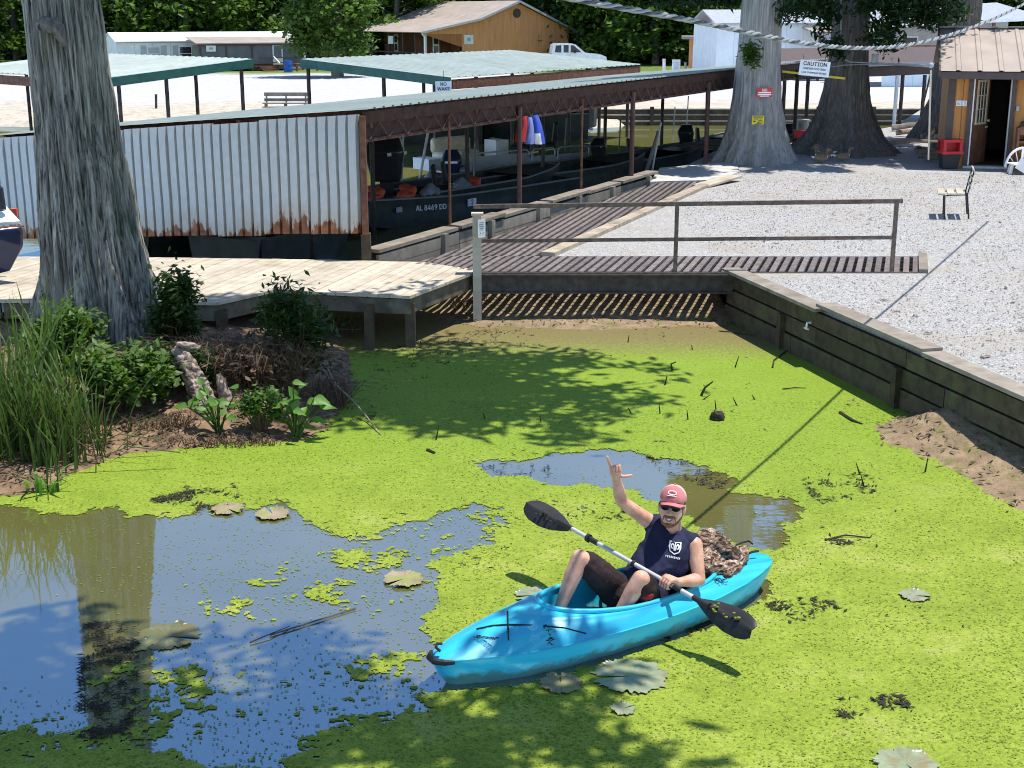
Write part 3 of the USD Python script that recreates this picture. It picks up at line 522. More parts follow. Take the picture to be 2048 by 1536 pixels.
for i in range(9):                                               # corrugated sheets of the end wall
    mm, off, pitch = [], [], .172
    for k in range(5):
        b = (i * 5 + k) * pitch; mm += [b, b + .010, b + .040, b + .050]; off += [0, -.055, -.055, 0]
    mm.append((i + 1) * 5 * pitch - .003); off.append(0)
    mm, off = np.array(mm), np.array(off); hs = np.array([0, .12, .3, .6, .9, 1.2, 1.45, HW])
    P = np.array([[S(o_ + .02 * (meshkit.noise(np.array([a * 1.7, h * 1.9, i * .37])) - .5) + .006 * (i % 2), a, rz_(a) - HW - .03 + h + .012 * math.sin(i * 2.3)) for a, o_ in zip(mm, -off - .04)] for h in hs])
    w = obj('wall_sheet', MB().grid(P).grid(P + P3(E_ * .003, 0), flip=True), K['wall_metal'], shed)
    pv = UsdGeom.PrimvarsAPI(UsdGeom.Mesh(w)).CreatePrimvar('h', Sdf.ValueTypeNames.FloatArray, 'vertex'); hh = np.repeat(hs, len(mm)); pv.Set(Vt.FloatArray.FromNumpy(np.concatenate([hh, hh]).astype(np.float32)))
obj('wall_girt', MB().beam(S(.04, 0, rz_(0) - HW + .01), S(.04, 7.3, rz_(7.3) - HW + .01), .05, .07), K['rust_metal'], shed)
obj('wall_girt', MB().beam(S(.04, 0, rz_(0) - .12), S(.04, 7.3, rz_(7.3) - .12), .05, .07), K['rust_metal'], shed)
obj('corner_post', MB().beam(S(-.02, -.06, 1.05), S(-.02, -.06, 2.7), .08, .10), K['rust_metal'], shed)
obj('corner_pile', MB().beam(S(.0, -.05, -.6), S(.0, -.05, 1.06), .13, .13), K['timber_dark'], shed)
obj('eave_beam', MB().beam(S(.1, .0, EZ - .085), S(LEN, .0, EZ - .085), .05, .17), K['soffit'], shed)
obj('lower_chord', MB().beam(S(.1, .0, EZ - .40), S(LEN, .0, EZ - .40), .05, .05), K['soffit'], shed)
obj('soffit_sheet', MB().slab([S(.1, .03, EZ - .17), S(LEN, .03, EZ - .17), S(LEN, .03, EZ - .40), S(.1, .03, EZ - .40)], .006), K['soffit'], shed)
for k in range(48): s0 = .2 + k * .51; obj('web_bar', MB().tube([S(s0, -.03, EZ - .39), S(s0 + .25, -.03, EZ - .16)], .010, 5).tube([S(s0 + .25, -.03, EZ - .16), S(s0 + .5, -.03, EZ - .39)], .010, 5), K['red_steel'], shed)
for m0 in (2.2, 4.6, 7.0): obj('purlin', MB().beam(S(.1, m0, rz_(m0) - .07), S(LEN, m0, rz_(m0) - .07), .06, .14), K['rust_metal'], shed)
for s0 in np.arange(.3, LEN, 3.1): obj('rafter', MB().beam(S(s0, 0, rz_(0) - .18), S(s0, 7.1, rz_(7.1) - .18), .06, .12), K['rust_metal'], shed)
def s_at(px):
    t = (px - 1024) / F; lo, hi = 0, LEN
    for _ in range(40):
        s = (lo + hi) / 2; p = S(s, 0, 1.5); x = p[0] / (p[1] * _c + (ZC - p[2]) * _s); lo, hi = (s, hi) if x < t else (lo, s)
    return s
for px, r, z0, mt in ((897, .022, .3, 'rust_metal'), (1037, .045, .2, 'red_steel'), (1161, .024, .4, 'rust_metal'), (1262, .05, .2, 'red_steel'), (1412, .055, .3, 'red_steel'), (1590, .055, .2, 'dark_steel')):
    s0 = s_at(px); obj('post', MB().tube([S(s0, -.02, z0 - .6), S(s0, -.02, EZ - .2)], r, 10), K[mt], shed)
for s0, m0 in ((2.0, 2.3), (5.2, 3.2), (8.8, 3.2), (12.4, 3.2), (16, 3.2), (20, 3.2), (2.2, 7.0), (8, 7.0), (14, 7.0), (20, 7.0)):
    obj('post', MB().tube([S(s0, m0, -.6), S(s0, m0, rz_(m0) - .1)], .045, 8), K['dark_steel'], shed)

bul = thing('dock_bulkhead', 'weathered grey timber bulkhead between the boats and the grating walkway', 'bulkhead', P3(SB, 0))
BU0, BU1 = pz(742, 502, .80)[:2], pz(1302, 347, .80)[:2]; bd = unit(BU1 - BU0); bn = np.array([bd[1], -bd[0]]); bl = np.linalg.norm(BU1 - BU0)
cuts = [0, 2.35, 3.9, 5.7, 7.4, 9.0, bl]
for i, (a, b) in enumerate(zip(cuts[:-1], cuts[1:])):
    z = .80 + .03 * (i % 2); o = bn * (.04 * (i % 2))
    obj('cap_board', MB().beam(P3(BU0 + bd * (a + .02) + o, z), P3(BU0 + bd * (b - .02) + o, z + .01), .26, .05), K['timber_grey'], bul)
    for zc, hh in ((.66, .17), (.47, .19), (.24, .22)):
        obj('plank', MB().beam(P3(BU0 + bd * (a + .01) + bn * (.10 + .01 * random.random()), zc), P3(BU0 + bd * (b - .01) + bn * (.10 + .01 * random.random()), zc), .045, hh), K['timber_grey'], bul)
    obj('post', MB().box(P3(BU0 + bd * (b - .5) + bn * .15, .40), (.11, .09, .80), math.atan2(bd[1], bd[0])), K['timber_grey'], bul)

# ---------------------------------------------------------------- trees and plants
def trunk_mesh(base, prof, lean=(0, 0), nth=150, nz_=130, ridge=.03, flute=.12, nfl=9, seed=0, fl_h=1.2):
    """prof: (height, radius) pairs; fluted buttress below fl_h, stringy bark all the way up"""
    hs = np.array([p[0] for p in prof]); rs = np.array([p[1] for p in prof]); z = np.concatenate([np.linspace(hs[0], min(2.2, hs[-1]), nz_ // 2), np.linspace(min(2.2, hs[-1]), hs[-1], nz_ // 2)[1:]])
    th = np.arange(nth + 1) / nth * 2 * np.pi; T, Z = np.meshgrid(th, z, indexing='ij')
    R = np.interp(Z, hs, rs); rr = np.random.default_rng(seed); phs = rr.random(4) * 6.28
    fl = np.cos(nfl * T + phs[0] + .7 * np.sin(2 * T + phs[1])) + .6 * np.cos((nfl + 4) * T + phs[2]) ; R = R * (1 + flute * fl * np.exp(-np.clip(Z, 0, None) / fl_h) + .03 * np.cos(3 * T + phs[3]))
    c = np.stack([np.cos(T) * 5.5, np.sin(T) * 5.5, Z * .55 + .25 * T * 0], -1); tw = meshkit.fbm(np.stack([np.cos(T), np.sin(T), Z * .6], -1) * 1.3, 3, seed + 9) * 1.6
    q = np.stack([np.cos(T + tw * .15) * 8.5, np.sin(T + tw * .15) * 8.5, Z * .55], -1)
    b = np.abs(meshkit.fbm(q, 4, seed) - .5) * 2; R = R + ridge * (np.minimum(b * 2.4, 1) - .6) * np.clip(R / .4, .5, 1.6)
    cx = base[0] + lean[0] * Z / hs[-1]; cy = base[1] + lean[1] * Z / hs[-1]
    return MB().grid(np.stack([cx + R * np.cos(T), cy + R * np.sin(T), base[2] + Z], -1), flip=False)
def leaf_cloud(C, N, size, r, droop=.2, aspect=1.7):
    """leaf-sized rhombs about the points C (n,3) with spreads (n,)"""
    n = len(C) * N; c = np.repeat(C, N, 0); d = r.normal(size=(n, 3)); return c, d
def leaves(P, size, r, aspect=1.8, flat=.5, curl=.25):
    n = len(P); a = size * (.6 + .8 * r.random(n)); u = r.normal(size=(n, 3)); u[:, 2] *= flat; u /= np.linalg.norm(u, axis=1, keepdims=True)
    w = np.cross(u, r.normal(size=(n, 3)) * [.6, .6, .2] + [0, 0, 1]); w /= np.linalg.norm(w, axis=1, keepdims=True); nrm = np.cross(u, w)
    u *= (a * aspect / 2)[:, None]; w *= (a / 2)[:, None]; nrm = nrm * (a * curl)[:, None]
    v = np.stack([P - u, P - w * .9 - u * .1 + nrm * .3, P + u, P + w * .9 - u * .1 + nrm * .3], 1).reshape(-1, 3); f = np.arange(4 * n).reshape(n, 4)
    return v, np.vstack([f[:, [0, 1, 2]], f[:, [0, 2, 3]]])
def limb(a, b, r0, r1, sag=.3, seed=0, n=9):
    rr = np.random.default_rng(seed); t = np.linspace(0, 1, n)[:, None]; P = np.asarray(a) * (1 - t) + np.asarray(b) * t; P[:, 2] += sag * np.sin(t[:, 0] * math.pi); P[1:-1] += rr.normal(0, .06, (n - 2, 3)); return P, np.linspace(r0, r1, n)
def sprays(P0, P1, r, n, size, spread, hang=.5):
    """feathery needle sprays along a branch"""
    t = r.random(n) ** .8; c = P0 + (P1 - P0) * t[:, None]; o = r.normal(size=(n, 3)) * spread; o[:, 2] = -np.abs(o[:, 2]) * hang; return c + o
def big_cypress(name, label, base, prof, lean, mat, seed, limbs, leafsize=.10, ridge=.03, nfl=9, flute=.12, lmat='leaf_cyp', per=900, fl_h=1.2, group=None, bs=.25, res=150):
    t = thing(name, label, 'tree', base, group); r = np.random.default_rng(seed)
    obj('trunk', trunk_mesh(base, prof, lean, seed=seed, ridge=ridge, nfl=nfl, flute=flute, fl_h=fl_h, nth=res, nz_=int(res * .87)), mat, t, smooth=True)
    pts = []
    for k, (h, ex, ey, ez, r0) in enumerate(limbs):
        a = np.array([base[0] + lean[0] * h / prof[-1][0], base[1] + lean[1] * h / prof[-1][0], base[2] + h]); b = a + [ex, ey, ez]
        P, R = limb(a, b, r0, r0 * .25, .35, seed + k); obj('limb', MB().tube(P, R, 8), mat, t, smooth=True)
        L = np.linalg.norm(b - a); m = MB()
        for j in range(int(3 + L * 2.2)):
            s = bs + (1 - bs) * r.random(); i = min(int(s * 8), 7); p = P[i] + (P[i + 1] - P[i]) * (s * 8 - i); d = r.normal(size=3) * [1, 1, .35]; d = unit(d) * (.5 + .9 * r.random()); q = p + d + [0, 0, -.25]
            m.tube([p, (p + q) / 2 + [0, 0, .06], q], [.018, .012, .006], 5); pts.append(sprays(p, q, r, int(per * (.5 + r.random()) / 6), leafsize, .16, .9))
        obj('branch', m, mat, t)
    pts = np.vstack(pts); obj('crown', leaves(pts, leafsize, r, aspect=2.6, flat=.6), K[lmat], t)
    return t
cyb = pz(198, 690, .30); cyb[1] += .45; cyb[0] -= .08
LC = big_cypress('cypress_tree', 'huge fluted cypress with stringy grey bark beside the boardwalk', cyb, [(-.4, .92), (0, .84), (.35, .74), (.7, .665), (1.1, .60), (1.6, .53), (2.2, .475), (3, .435), (4.2, .41), (6, .38), (9, .32), (14, .2)], (-.75, .5), K['bark'], 3,
    [(6.3, 7.0, -.6, .9, .13), (6.9, 6.2, -.3, 1.4, .14), (7.9, 7.6, -1.2, 1.7, .14), (8.6, 7.2, -2.2, 1.6, .12), (7.8, -3, 1, 1.6, .11), (9.6, 6.4, .3, 1.8, .1),
     (6.6, 8.3, -.9, .8, .13), (6.9, 8.6, -.2, .9, .13), (7.0, 7.4, -2.2, .8, .12), (6.4, 6.4, -1.6, .6, .11), (6.7, 8.4, -1.3, .8, .13), (7.2, 8.6, -2.4, .9, .12), (6.5, 7.0, -1.9, .7, .1), (7.0, 7.6, .2, .8, .1)], ridge=.075, nfl=8, flute=.14, per=185, bs=.64, res=300)
# a knot with a torn scar high on the trunk, old nail holes
kn = cyb + np.array([-.19, -.41, 3.62])
obj('knot', MB().tube([kn + [-.10, .02, .02], kn + [-.02, -.05, .03], kn + [.10, -.02, -.02], kn + [.14, .04, -.2]], [.07, .10, .085, .03], 10), K['bark_dark'], LC, smooth=True)
obj('knot_hole', MB().tube([kn + [-.06, -.12, .0], kn + [-.055, -.08, .0]], [.035, .05], 10), K['black'], LC)
midb = pz(1516, 330, .66); midb[1] += .6
big_cypress('cypress_tree', 'pale grey cypress with a flared foot and a red and a yellow sign', midb, [(-.3, 1.10), (0, .98), (.4, .80), (.9, .66), (1.5, .57), (2.2, .52), (3.2, .475), (4.5, .44), (8, .38), (13, .25)], (.1, .2), K['bark_grey'], 14,
    [(6.2, -1.5, -2.4, .4, .1), (6.8, 3.5, -1.5, .9, .13), (7.4, -1.6, 1.6, 1.4, .12), (7.9, 4.2, 1.0, 1.5, .12), (8.4, .6, -3.0, 1.2, .11), (9.6, 1.5, 2.6, 1.6, .1), (8.8, -1.8, -1.2, 1.4, .1)], ridge=.04, nfl=10, flute=.10, per=900, leafsize=.13)
trb = pz(1695, 312, .66); trb[1] += .6
T3 = big_cypress('cypress_tree', 'dark shaded cypress with spreading roots between the pale trunk and the shop', trb, [(-.3, 1.55), (0, 1.28), (.4, .92), (.9, .70), (1.6, .55), (2.4, .48), (3.4, .44), (5, .41), (9, .34), (13, .25)], (.15, .3), K['bark_dark'], 25,
    [(4.5, -2.3, -.8, -.15, .09), (4.6, 2.2, -1.2, -.2, .09), (5.0, 3.4, .3, -.1, .1), (5.4, -2.6, .8, .3, .1), (5.6, 1.4, -2.2, .1, .09), (6.2, 4.0, -1.0, .6, .11), (6.8, -3.0, -1.4, .9, .1), (7.6, 2.4, 2.2, 1.4, .1), (8.2, -1.6, -2.6, 1.2, .1), (8.4, 3.0, -2.2, 1.2, .1)], ridge=.04, nfl=9, flute=.13, per=1900, leafsize=.085)
fob = np.array([12.35, 38.6, .66])
big_cypress('cypress_tree', 'dark cypress trunk standing behind the orange shop', fob, [(-.3, 1.3), (0, 1.05), (.5, .8), (1.2, .62), (2.4, .55), (5, .48), (9, .4), (13, .3)], (.3, .2), K['bark_dark'], 37,
    [(5.0, -2.6, -1.0, .1, .1), (5.2, 2.6, -.5, .1, .1), (6.0, -3.2, .5, .5, .1), (6.6, 2.6, -2.0, .8, .1), (7.4, -1, -2.6, 1.0, .1)], ridge=.04, per=1100, leafsize=.14)
# hanging sprays that the two inner cypresses let down in front of the houses
def spray_part(parent, pts_px, Y, seed, n, drop):
    r = np.random.default_rng(seed); P, m = [], MB()
    for px, py, ln in pts_px:
        p = pY(px, py, Y + r.normal(0, .5)); q = p + [r.normal(0, .15), r.normal(0, .2), -ln]; m.tube([p, (p + q) / 2 + r.normal(0, .05, 3), q], .007, 5); P.append(sprays(p, q, r, int(n * 1.8), .1, .10 + .09 * ln, .7))
    obj('hanging_twig', m, K['bark_dark'], parent, kind='stuff'); obj('hanging_needles', leaves(np.vstack(P), .07, r, aspect=2.8, flat=.8), K['leaf_cyp'], parent)
LS = .075
spray_part(T3, [(x, -22 + 6 * math.sin(x), .35 + .30 * abs(math.sin(x * .37))) for x in range(1560, 1690, 13)] + [(1662, 20, .5), (1668, 60, .45), (1664, 75, .4)], 33.2, 51, 60, 1)
spray_part(T3, [(x, -25 + 8 * math.sin(x * 1.3), .35 + .4 * abs(math.sin(x * .23))) for x in range(1735, 1905, 13)] + [(1752, 28, .6), (1764, 36, .7), (1778, 32, .65), (1790, 20, .4), (1850, 10, .3)], 33, 52, 100, 1)
spray_part(T3, [(x, -28, .3) for x in range(1330, 1480, 16)], 33, 53, 100, 1)
r = np.random.default_rng(60); mb = pY(1502, 108, midb[1] - .62)
tuft = obj('trunk_sprout', leaves(mb + r.normal(size=(300, 3)) * [.11, .06, .13], .07, r, aspect=2.4), K['leaf_light'], stage.GetPrimAtPath('/World/cypress_tree_001'))
# near cypress out of the frame on the left whose crown shades the open water in front
big_cypress('cypress_tree', 'cypress at the left of the pond whose crown shades the open water', np.array([-4.9, 6.6, .2]), [(-.4, .8), (0, .65), (1, .48), (3, .38), (8, .28), (12, .18)], (.3, -.2), K['bark'], 45,
    [(7.2, 5.2, .3, .7, .12), (7.6, 4.2, -.9, .9, .12), (8.0, 6.6, -.6, .8, .12), (8.4, 3.4, .9, 1.0, .1), (8.8, 5.4, -1.8, 1.0, .1), (9.4, 3.0, -1.2, 1.2, .1), (8.2, 2.2, 1.9, .9, .1), (7.9, 5.9, -2.6, .6, .1), (7.3, 6.6, .4, .7, .11), (7.6, 7.1, -.2, .7, .11), (7.9, 6.8, 1.0, .8, .11), (7.5, 4.6, 1.4, .8, .11), (7.2, 3.2, .2, .7, .1), (7.7, 5.6, .9, .7, .1), (7.1, 7.4, .9, .6, .11), (7.3, 7.8, -.7, .6, .11), (7.6, 6.2, 1.7, .6, .11), (7.2, 5.0, .2, .6, .1), (7.4, 3.8, 1.6, .6, .1), (7.0, 6.8, -1.4, .6, .1), (7.5, 2.6, 1.2, .6, .1)], ridge=.03, per=640, nfl=8)

# woods behind the houses: five kinds of tree, each one its own object
def wood_tree(label, H, CR, seed, lmat, nclump, lsize=.34):
    r = np.random.default_rng(seed); t = thing('woodland_tree', label, 'tree', (0, 0, 0), 'trees of the wood behind the houses')
    th = np.linspace(0, H * .8, 7); obj('trunk', MB().tube(np.column_stack([r.normal(0, .1, 7), r.normal(0, .1, 7), th - .2]), np.linspace(.3, .08, 7), 8), K['bark_dark'], t, smooth=True)
    cl = []
    for k in range(nclump):
        h = 1.0 + (H - 1.0) * r.random() ** 1.1; rad = CR * (1.05 - .55 * (h / H) ** 2) * (.45 + .55 * r.random() ** .5); a = r.random() * 6.283; cl.append([rad * math.cos(a), rad * math.sin(a), h])
    cl = np.array(cl); m = MB()
    for c in cl[::4]: m.tube([[0, 0, max(.3, c[2] - 1.2)], c * [.5, .5, 1] - [0, 0, .5], c], [.05, .03, .012], 5)
    obj('limbs', m, K['bark_dark'], t)
    P = np.repeat(cl, 70, 0); P = P + r.normal(size=P.shape) * [.62, .62, .38]; obj('crown', leaves(P, lsize, r, aspect=1.3, flat=.55), K[lmat], t); return t
protos = [wood_tree('light green broadleaf tree of the wood behind the houses', 11, 4.2, 71, 'leaf_light', 95), wood_tree('dark green broadleaf tree of the wood behind the houses', 13, 4.6, 72, 'leaf', 110), wood_tree('dense mid green tree of the wood behind the houses', 12, 4.0, 73, 'leaf', 120), wood_tree('loose light green tree of the wood behind the houses', 9, 3.6, 74, 'leaf_light', 80)]
spots = []
rs = np.random.default_rng(81)
for x in np.arange(-60, 66, 4.6): spots.append((x + rs.normal(0, .9), 121 + rs.normal(0, 2.5), int(rs.integers(0, 4))))
for x in np.arange(-62, 70, 5.0): spots.append((x + rs.normal(0, 1), 130 + rs.normal(0, 2.5), int(rs.integers(1, 3))))
for x in np.arange(-66, 74, 6.0): spots.append((x + rs.normal(0, 1), 140 + rs.normal(0, 2.5), int(rs.integers(1, 3))))
spots += [(-40, 112, 0), (-36, 116, 3), (-31, 113, 0), (-26, 112, 3), (-46, 110, 1), (-43, 106, 2), (8.2, 111, 0), (11.2, 108, 3), (14.0, 109, 0), (5.6, 116, 1), (12.4, 114, 2), (17.5, 117, 1), (24, 104, 2), (30, 106, 1), (36, 104, 2), (42, 103, 1)]
first = [True] * 4
gl_ = 'trees of the wood behind the houses'
for x, y, k in spots:
    sc = .85 + .35 * rs.random(); g = .28
    if first[k]:
        p = protos[k]; UsdGeom.Xformable(p).GetOrderedXformOps()[0].Set(Gf.Vec3d(x, y, g)); first[k] = False
    else: copy_of(protos[k], (x, y, g), rs.random() * 6.28, (sc, sc, sc * (.9 + .25 * rs.random())))
yt = pY(676, 140, 84); ydt = thing('yard_tree', 'round broadleaf tree in front of the brown lodges', 'tree', (yt[0], 84, .28))
r = np.random.default_rng(91); obj('trunk', MB().tube([(yt[0], 84, -.1), (yt[0] - .1, 84, 1.6), (yt[0] + .1, 84, 4), (yt[0], 84, 7)], [.42, .34, .26, .1], 10), K['bark_dark'], ydt, smooth=True)
cl = []
for k in range(130):
    a, h = r.random() * 6.283, 1.9 + 6.5 * r.random(); rad = (2.45 - .22 * abs(h - 4.4)) * (.35 + .65 * r.random() ** .5); cl.append([yt[0] - .5 + rad * math.cos(a), 84 + rad * math.sin(a), h])
cl = np.array(cl); P = np.repeat(cl, 75, 0); obj('crown', leaves(P + r.normal(size=P.shape) * [.45, .45, .28], .24, r, aspect=1.4, flat=.55), K['leaf_light'], ydt)
m = MB()
for c in cl[::5]: m.tube([(yt[0], 84, c[2] - 1.0), (np.array([yt[0], 84, c[2] - .8]) + c) / 2, c], [.06, .04, .015], 5)
obj('limbs', m, K['bark_dark'], ydt)

# the bank: reeds, shrubs, dry brush, broad-leaved water plants, driftwood
def blades(base, n, L, spread, r, w=.012, lean=.35, nseg=6):
    m = MB()
    for k in range(n):
        b = np.asarray(base) + [r.normal(0, spread), r.normal(0, spread * .7), 0]; a = r.random() * 6.283; l = L * (.45 + .65 * r.random()); d = np.array([math.cos(a), math.sin(a), 0]) * lean * (.3 + r.random()); s = np.array([-math.sin(a), math.cos(a), 0]) * w * (.6 + .7 * r.random())
        t = np.linspace(0, 1, nseg); c = b + np.outer(t ** 2.2 * l, d) + np.outer(l * (t - .28 * lean * 2 * t ** 3), [0, 0, 1]); ww = (1 - t ** 3)[:, None] * s
        m.grid(np.stack([c - ww, c + ww], 1))
    return m
def gz_at(x, y): return float(isl_z(np.array([[x]]), np.array([[y]]))[0, 0])
r = np.random.default_rng(101)
rd = thing('reeds', 'tall clump of green reeds at the water edge left of the cypress', 'reeds', (*pz(70, 930, 0)[:2], 0))
for px, py, n, L, s in ((30, 930, 60, 1.55, .17), (75, 945, 50, 1.4, .14), (115, 925, 60, 1.3, .15), (170, 900, 40, 1.1, .14), (10, 900, 50, 1.85, .2), (60, 880, 50, 1.9, .2), (-40, 930, 50, 1.7, .2), (125, 880, 45, 1.7, .18)):
    p = pz(px, py, .0); obj('reed_clump', blades((p[0], p[1], -.02), n, L, s, r), K['blade'], rd)
for px, py, n, L in ((40, 935, 90, .8), (110, 925, 80, .7), (20, 910, 70, .9), (150, 915, 50, .55)):
    p = pz(px, py, 0); mm_ = MB()
    for k in range(n):
        b = p + [r.normal(0, .17), r.normal(0, .12), -.03]; h = L * (.5 + .6 * r.random()); mm_.tube([b, b + [r.normal(0, .05), r.normal(0, .04), h * .5], b + [r.normal(0, .16), r.normal(0, .1), h]], [.007, .006, .003], 5)
    obj('reed_stems', mm_, K['blade'] if n % 20 else K['dry'], rd)
p = pz(105, 860, .1); bl = blades((p[0], p[1], 0), 5, 2.0, .06, r, w=.016, lean=.10); obj('tall_reed', bl, K['blade'], rd)
for (x0, y0), (x1, y1) in (((150, 905), (330, 880)), ((160, 930), (360, 905)), ((230, 905), (345, 830)), ((160, 830), (205, 900)), ((215, 835), (385, 690)), ((100, 985), (110, 850))):
    a, b = pz(x0, y0, .08), pz(x1, y1, .16); c = (a + b) / 2 + [0, 0, .12]; obj('bent_reed', MB().grid(np.stack([np.array([a, c, b]) - [0, .006, .004], np.array([a, c, b]) + [0, .008, .004]], 1)).tube([a, c, b], .005, 5), K['blade'], rd)
wr_p = pz(95, 985, 0); wd_ = thing('water_weed', 'drooping pale green weed standing in the water before the reeds', 'plant', wr_p)
obj('leaves', blades(wr_p, 16, .36, .07, r, w=.014, lean=.9), K['broad'], wd_); obj('stems', MB().tube([wr_p, wr_p + [.02, 0, .35], wr_p + [-.03, 0, .55]], .008, 5).tube([wr_p + [.1, 0, 0], wr_p + [.1, 0, .42], wr_p + [-.05, 0, .62]], .007, 5), K['blade'], wd_)
def shrub(name, label, c, rad, hgt, n, size, mat, seed, stems=7, cat='shrub', aspect=1.7, group=None):
    t = thing(name, label, cat, c, group); r = np.random.default_rng(seed); c = np.asarray(c, float); m = MB(); tips = []
    for k in range(stems * 4):
        a = r.random() * 6.283; q = c + [rad[0] * math.cos(a) * r.random() ** .5, rad[1] * math.sin(a) * r.random() ** .5, hgt * (.3 + .7 * r.random())]; tips.append(q)
        m.tube([c + [(q[0] - c[0]) * .3, (q[1] - c[1]) * .3, -.05], c + (q - c) * [.7, .7, .55], q], [.008, .006, .003], 5)
    obj('stems', m, K['dry'], t); tips = np.array(tips); P = np.repeat(tips, max(1, n // len(tips)), 0); P = P + r.normal(size=P.shape) * [rad[0] * .22, rad[1] * .22, hgt * .14]; P[:, 2] = np.maximum(P[:, 2], c[2]); obj('foliage', leaves(P, size, r, aspect=aspect, flat=.6), K[mat], t); return t
def sg_(px, py, z): return pz(px, py, z)
shrub('shrub', 'dark green leafy shrub against the right foot of the big cypress', sg_(345, 700, .36), (.30, .24), .78, 3200, .045, 'leaf', 111)
shrub('shrub', 'bright green bushy shrub below the front of the big cypress', sg_(240, 815, .22), (.42, .28), .52, 2600, .055, 'leaf_light', 112)
shrub('shrub', 'leafy green shrub between the reeds and the cypress trunk', sg_(135, 745, .3), (.36, .26), .62, 2200, .055, 'leaf_light', 113)
shrub('shrub', 'low dark shrub growing behind the driftwood stump', sg_(320, 775, .3), (.45, .22), .42, 2200, .045, 'leaf', 114)
shrub('shrub', 'feathery green sapling in front of the boardwalk post', sg_(590, 755, .22), (.34, .22), .95, 2800, .035, 'leaf', 115, aspect=2.6)
shrub('shrub', 'small leafy plant at the foot of the driftwood', sg_(520, 850, .12), (.2, .14), .32, 900, .035, 'leaf_light', 116)
shrub('shrub', 'thin pale weed growing under the boardwalk', sg_(680, 668, .05), (.22, .1), .22, 120, .035, 'leaf_light', 117)
def brush(name, label, c, rad, hgt, n, seed, mat='dry', w=.005, cat='brush'):
    t = thing(name, label, cat, c); r = np.random.default_rng(seed); m = MB()
    for k in range(n):
        a, b = r.random() * 6.283, r.random() ** .5; p = np.asarray(c) + [rad[0] * b * math.cos(a), rad[1] * b * math.sin(a), -.05]; d = r.normal(size=3) * [.5, .5, .15]; h = hgt * (.4 + .7 * r.random())
        q = p + [d[0] * h * .9, d[1] * h * .7, h]; e = q + [d[0] * h * .7, d[1] * h * .6, -h * .35 * r.random()]; m.tube([p, (p + q) / 2 + r.normal(0, .02, 3), q, e], [w, w * .8, w * .6, w * .3], 4)
    obj('stalks', m, K[mat], t); return t
b1 = brush('dry_brush', 'tangle of dry brown brush between the cypress and the boardwalk', sg_(475, 755, .28), (.72, .40), .46, 800, 121)
P = LOC['/World/dry_brush'] + np.random.default_rng(5).normal(size=(1500, 3)) * [.36, .22, .1] + [0, 0, .2]; obj('dead_leaves', leaves(P, .04, np.random.default_rng(6), aspect=2.2), K['dry'], b1)
brush('dry_brush', 'low dead brush and sticks at the water edge below the sapling', sg_(660, 800, .06), (.22, .28), .28, 150, 122)
brush('dry_brush', 'mat of dead stalks in front of the cypress foot', sg_(300, 850, .12), (.45, .16), .16, 260, 124)
brush('dry_brush', 'fallen dry stalks along the muddy edge of the bank', sg_(420, 880, .05), (.7, .14), .10, 220, 125)
brush('dry_brush', 'dead root tangle at the foot of the wooden post', sg_(940, 610, .1), (.30, .15), .16, 60, 123, w=.008)
def water_plant(label, base, tips, seed):
    rw = np.random.default_rng(seed + 500); cx_, cy_ = np.mean([[q[0], q[1]] for q in tips], 0)
    tips = tips + [(cx_ + rw.normal(0, 26), cy_ + rw.normal(0, 20), .13 + .07 * rw.random(), rw.random() * 3.6 - .3) for _ in range(12)]
    t = thing('water_plant', label, 'plant', base); r = np.random.default_rng(seed); m = MB()
    for (px, py, ln, ang) in tips:
        q = pY(px, py, base[1] + r.normal(0, .07)); m.tube([base + r.normal(0, .02, 3) * [1, 1, 0], (base + q) / 2 + [0, 0, .03], q], [.010, .008, .006], 6)
        d = np.array([math.cos(ang), .35 * r.normal(), math.sin(ang) * .6]); d = unit(d); s = unit(np.cross(d, [0, -.6, .8])); n = np.cross(s, d); tt = np.linspace(0, 1, 8); wv = np.interp(tt, [0, .10, .3, .65, 1], [.25, .85, 1, .55, .0]) * ln * .27
        c = q + np.outer(tt * ln, d) - np.outer(tt ** 2 * ln * .25, [0, 0, 1]); g = np.stack([c - s * wv[:, None] + n * wv[:, None] * .3, c, c + s * wv[:, None] + n * wv[:, None] * .3], 1); obj('leaf', MB().grid(g), K['broad'], t, smooth=True)
    obj('stalks', m, K['blade'], t)
water_plant('broad-leaved green water plant at the right end of the bank', sg_(592, 880, .0) , [(560, 815, .16, 2.7), (590, 795, .17, 1.8), (575, 845, .15, 3.0), (615, 805, .17, .5), (640, 815, .18, .1), (600, 830, .15, 1.2), (605, 850, .14, -.3), (560, 830, .15, 3.4), (625, 840, .17, -.1), (598, 775, .12, .9), (585, 810, .14, 2.2)], 131)
water_plant('broad-leaved green water plant in front of the driftwood stump', sg_(437, 865, .06), [(415, 790, .16, 2.0), (440, 830, .13, .7), (455, 835, .14, .3), (425, 840, .12, 2.6), (460, 815, .11, .9), (405, 770, .13, 1.9), (432, 850, .12, 1.4)], 132)
dw = thing('driftwood', 'gnarled pale driftwood stump on the bank', 'driftwood', sg_(420, 800, .2)); B3 = lambda px, py, Y: pY(px, py, Y)
K['drift'] = pm('driftwood', [(.25, (.15, .11, .09)), (.75, (.42, .34, .28))], scale=14, stretch=(1, 1, 1), rough=.9, bump=.8, bscale=40, bdist=.02, dirt=(.09, .065, .05), dscale=9, dlo=.5, dhi=.65)
Yd = LOC['/World/driftwood'][1]
rD = np.random.default_rng(19); prt = []
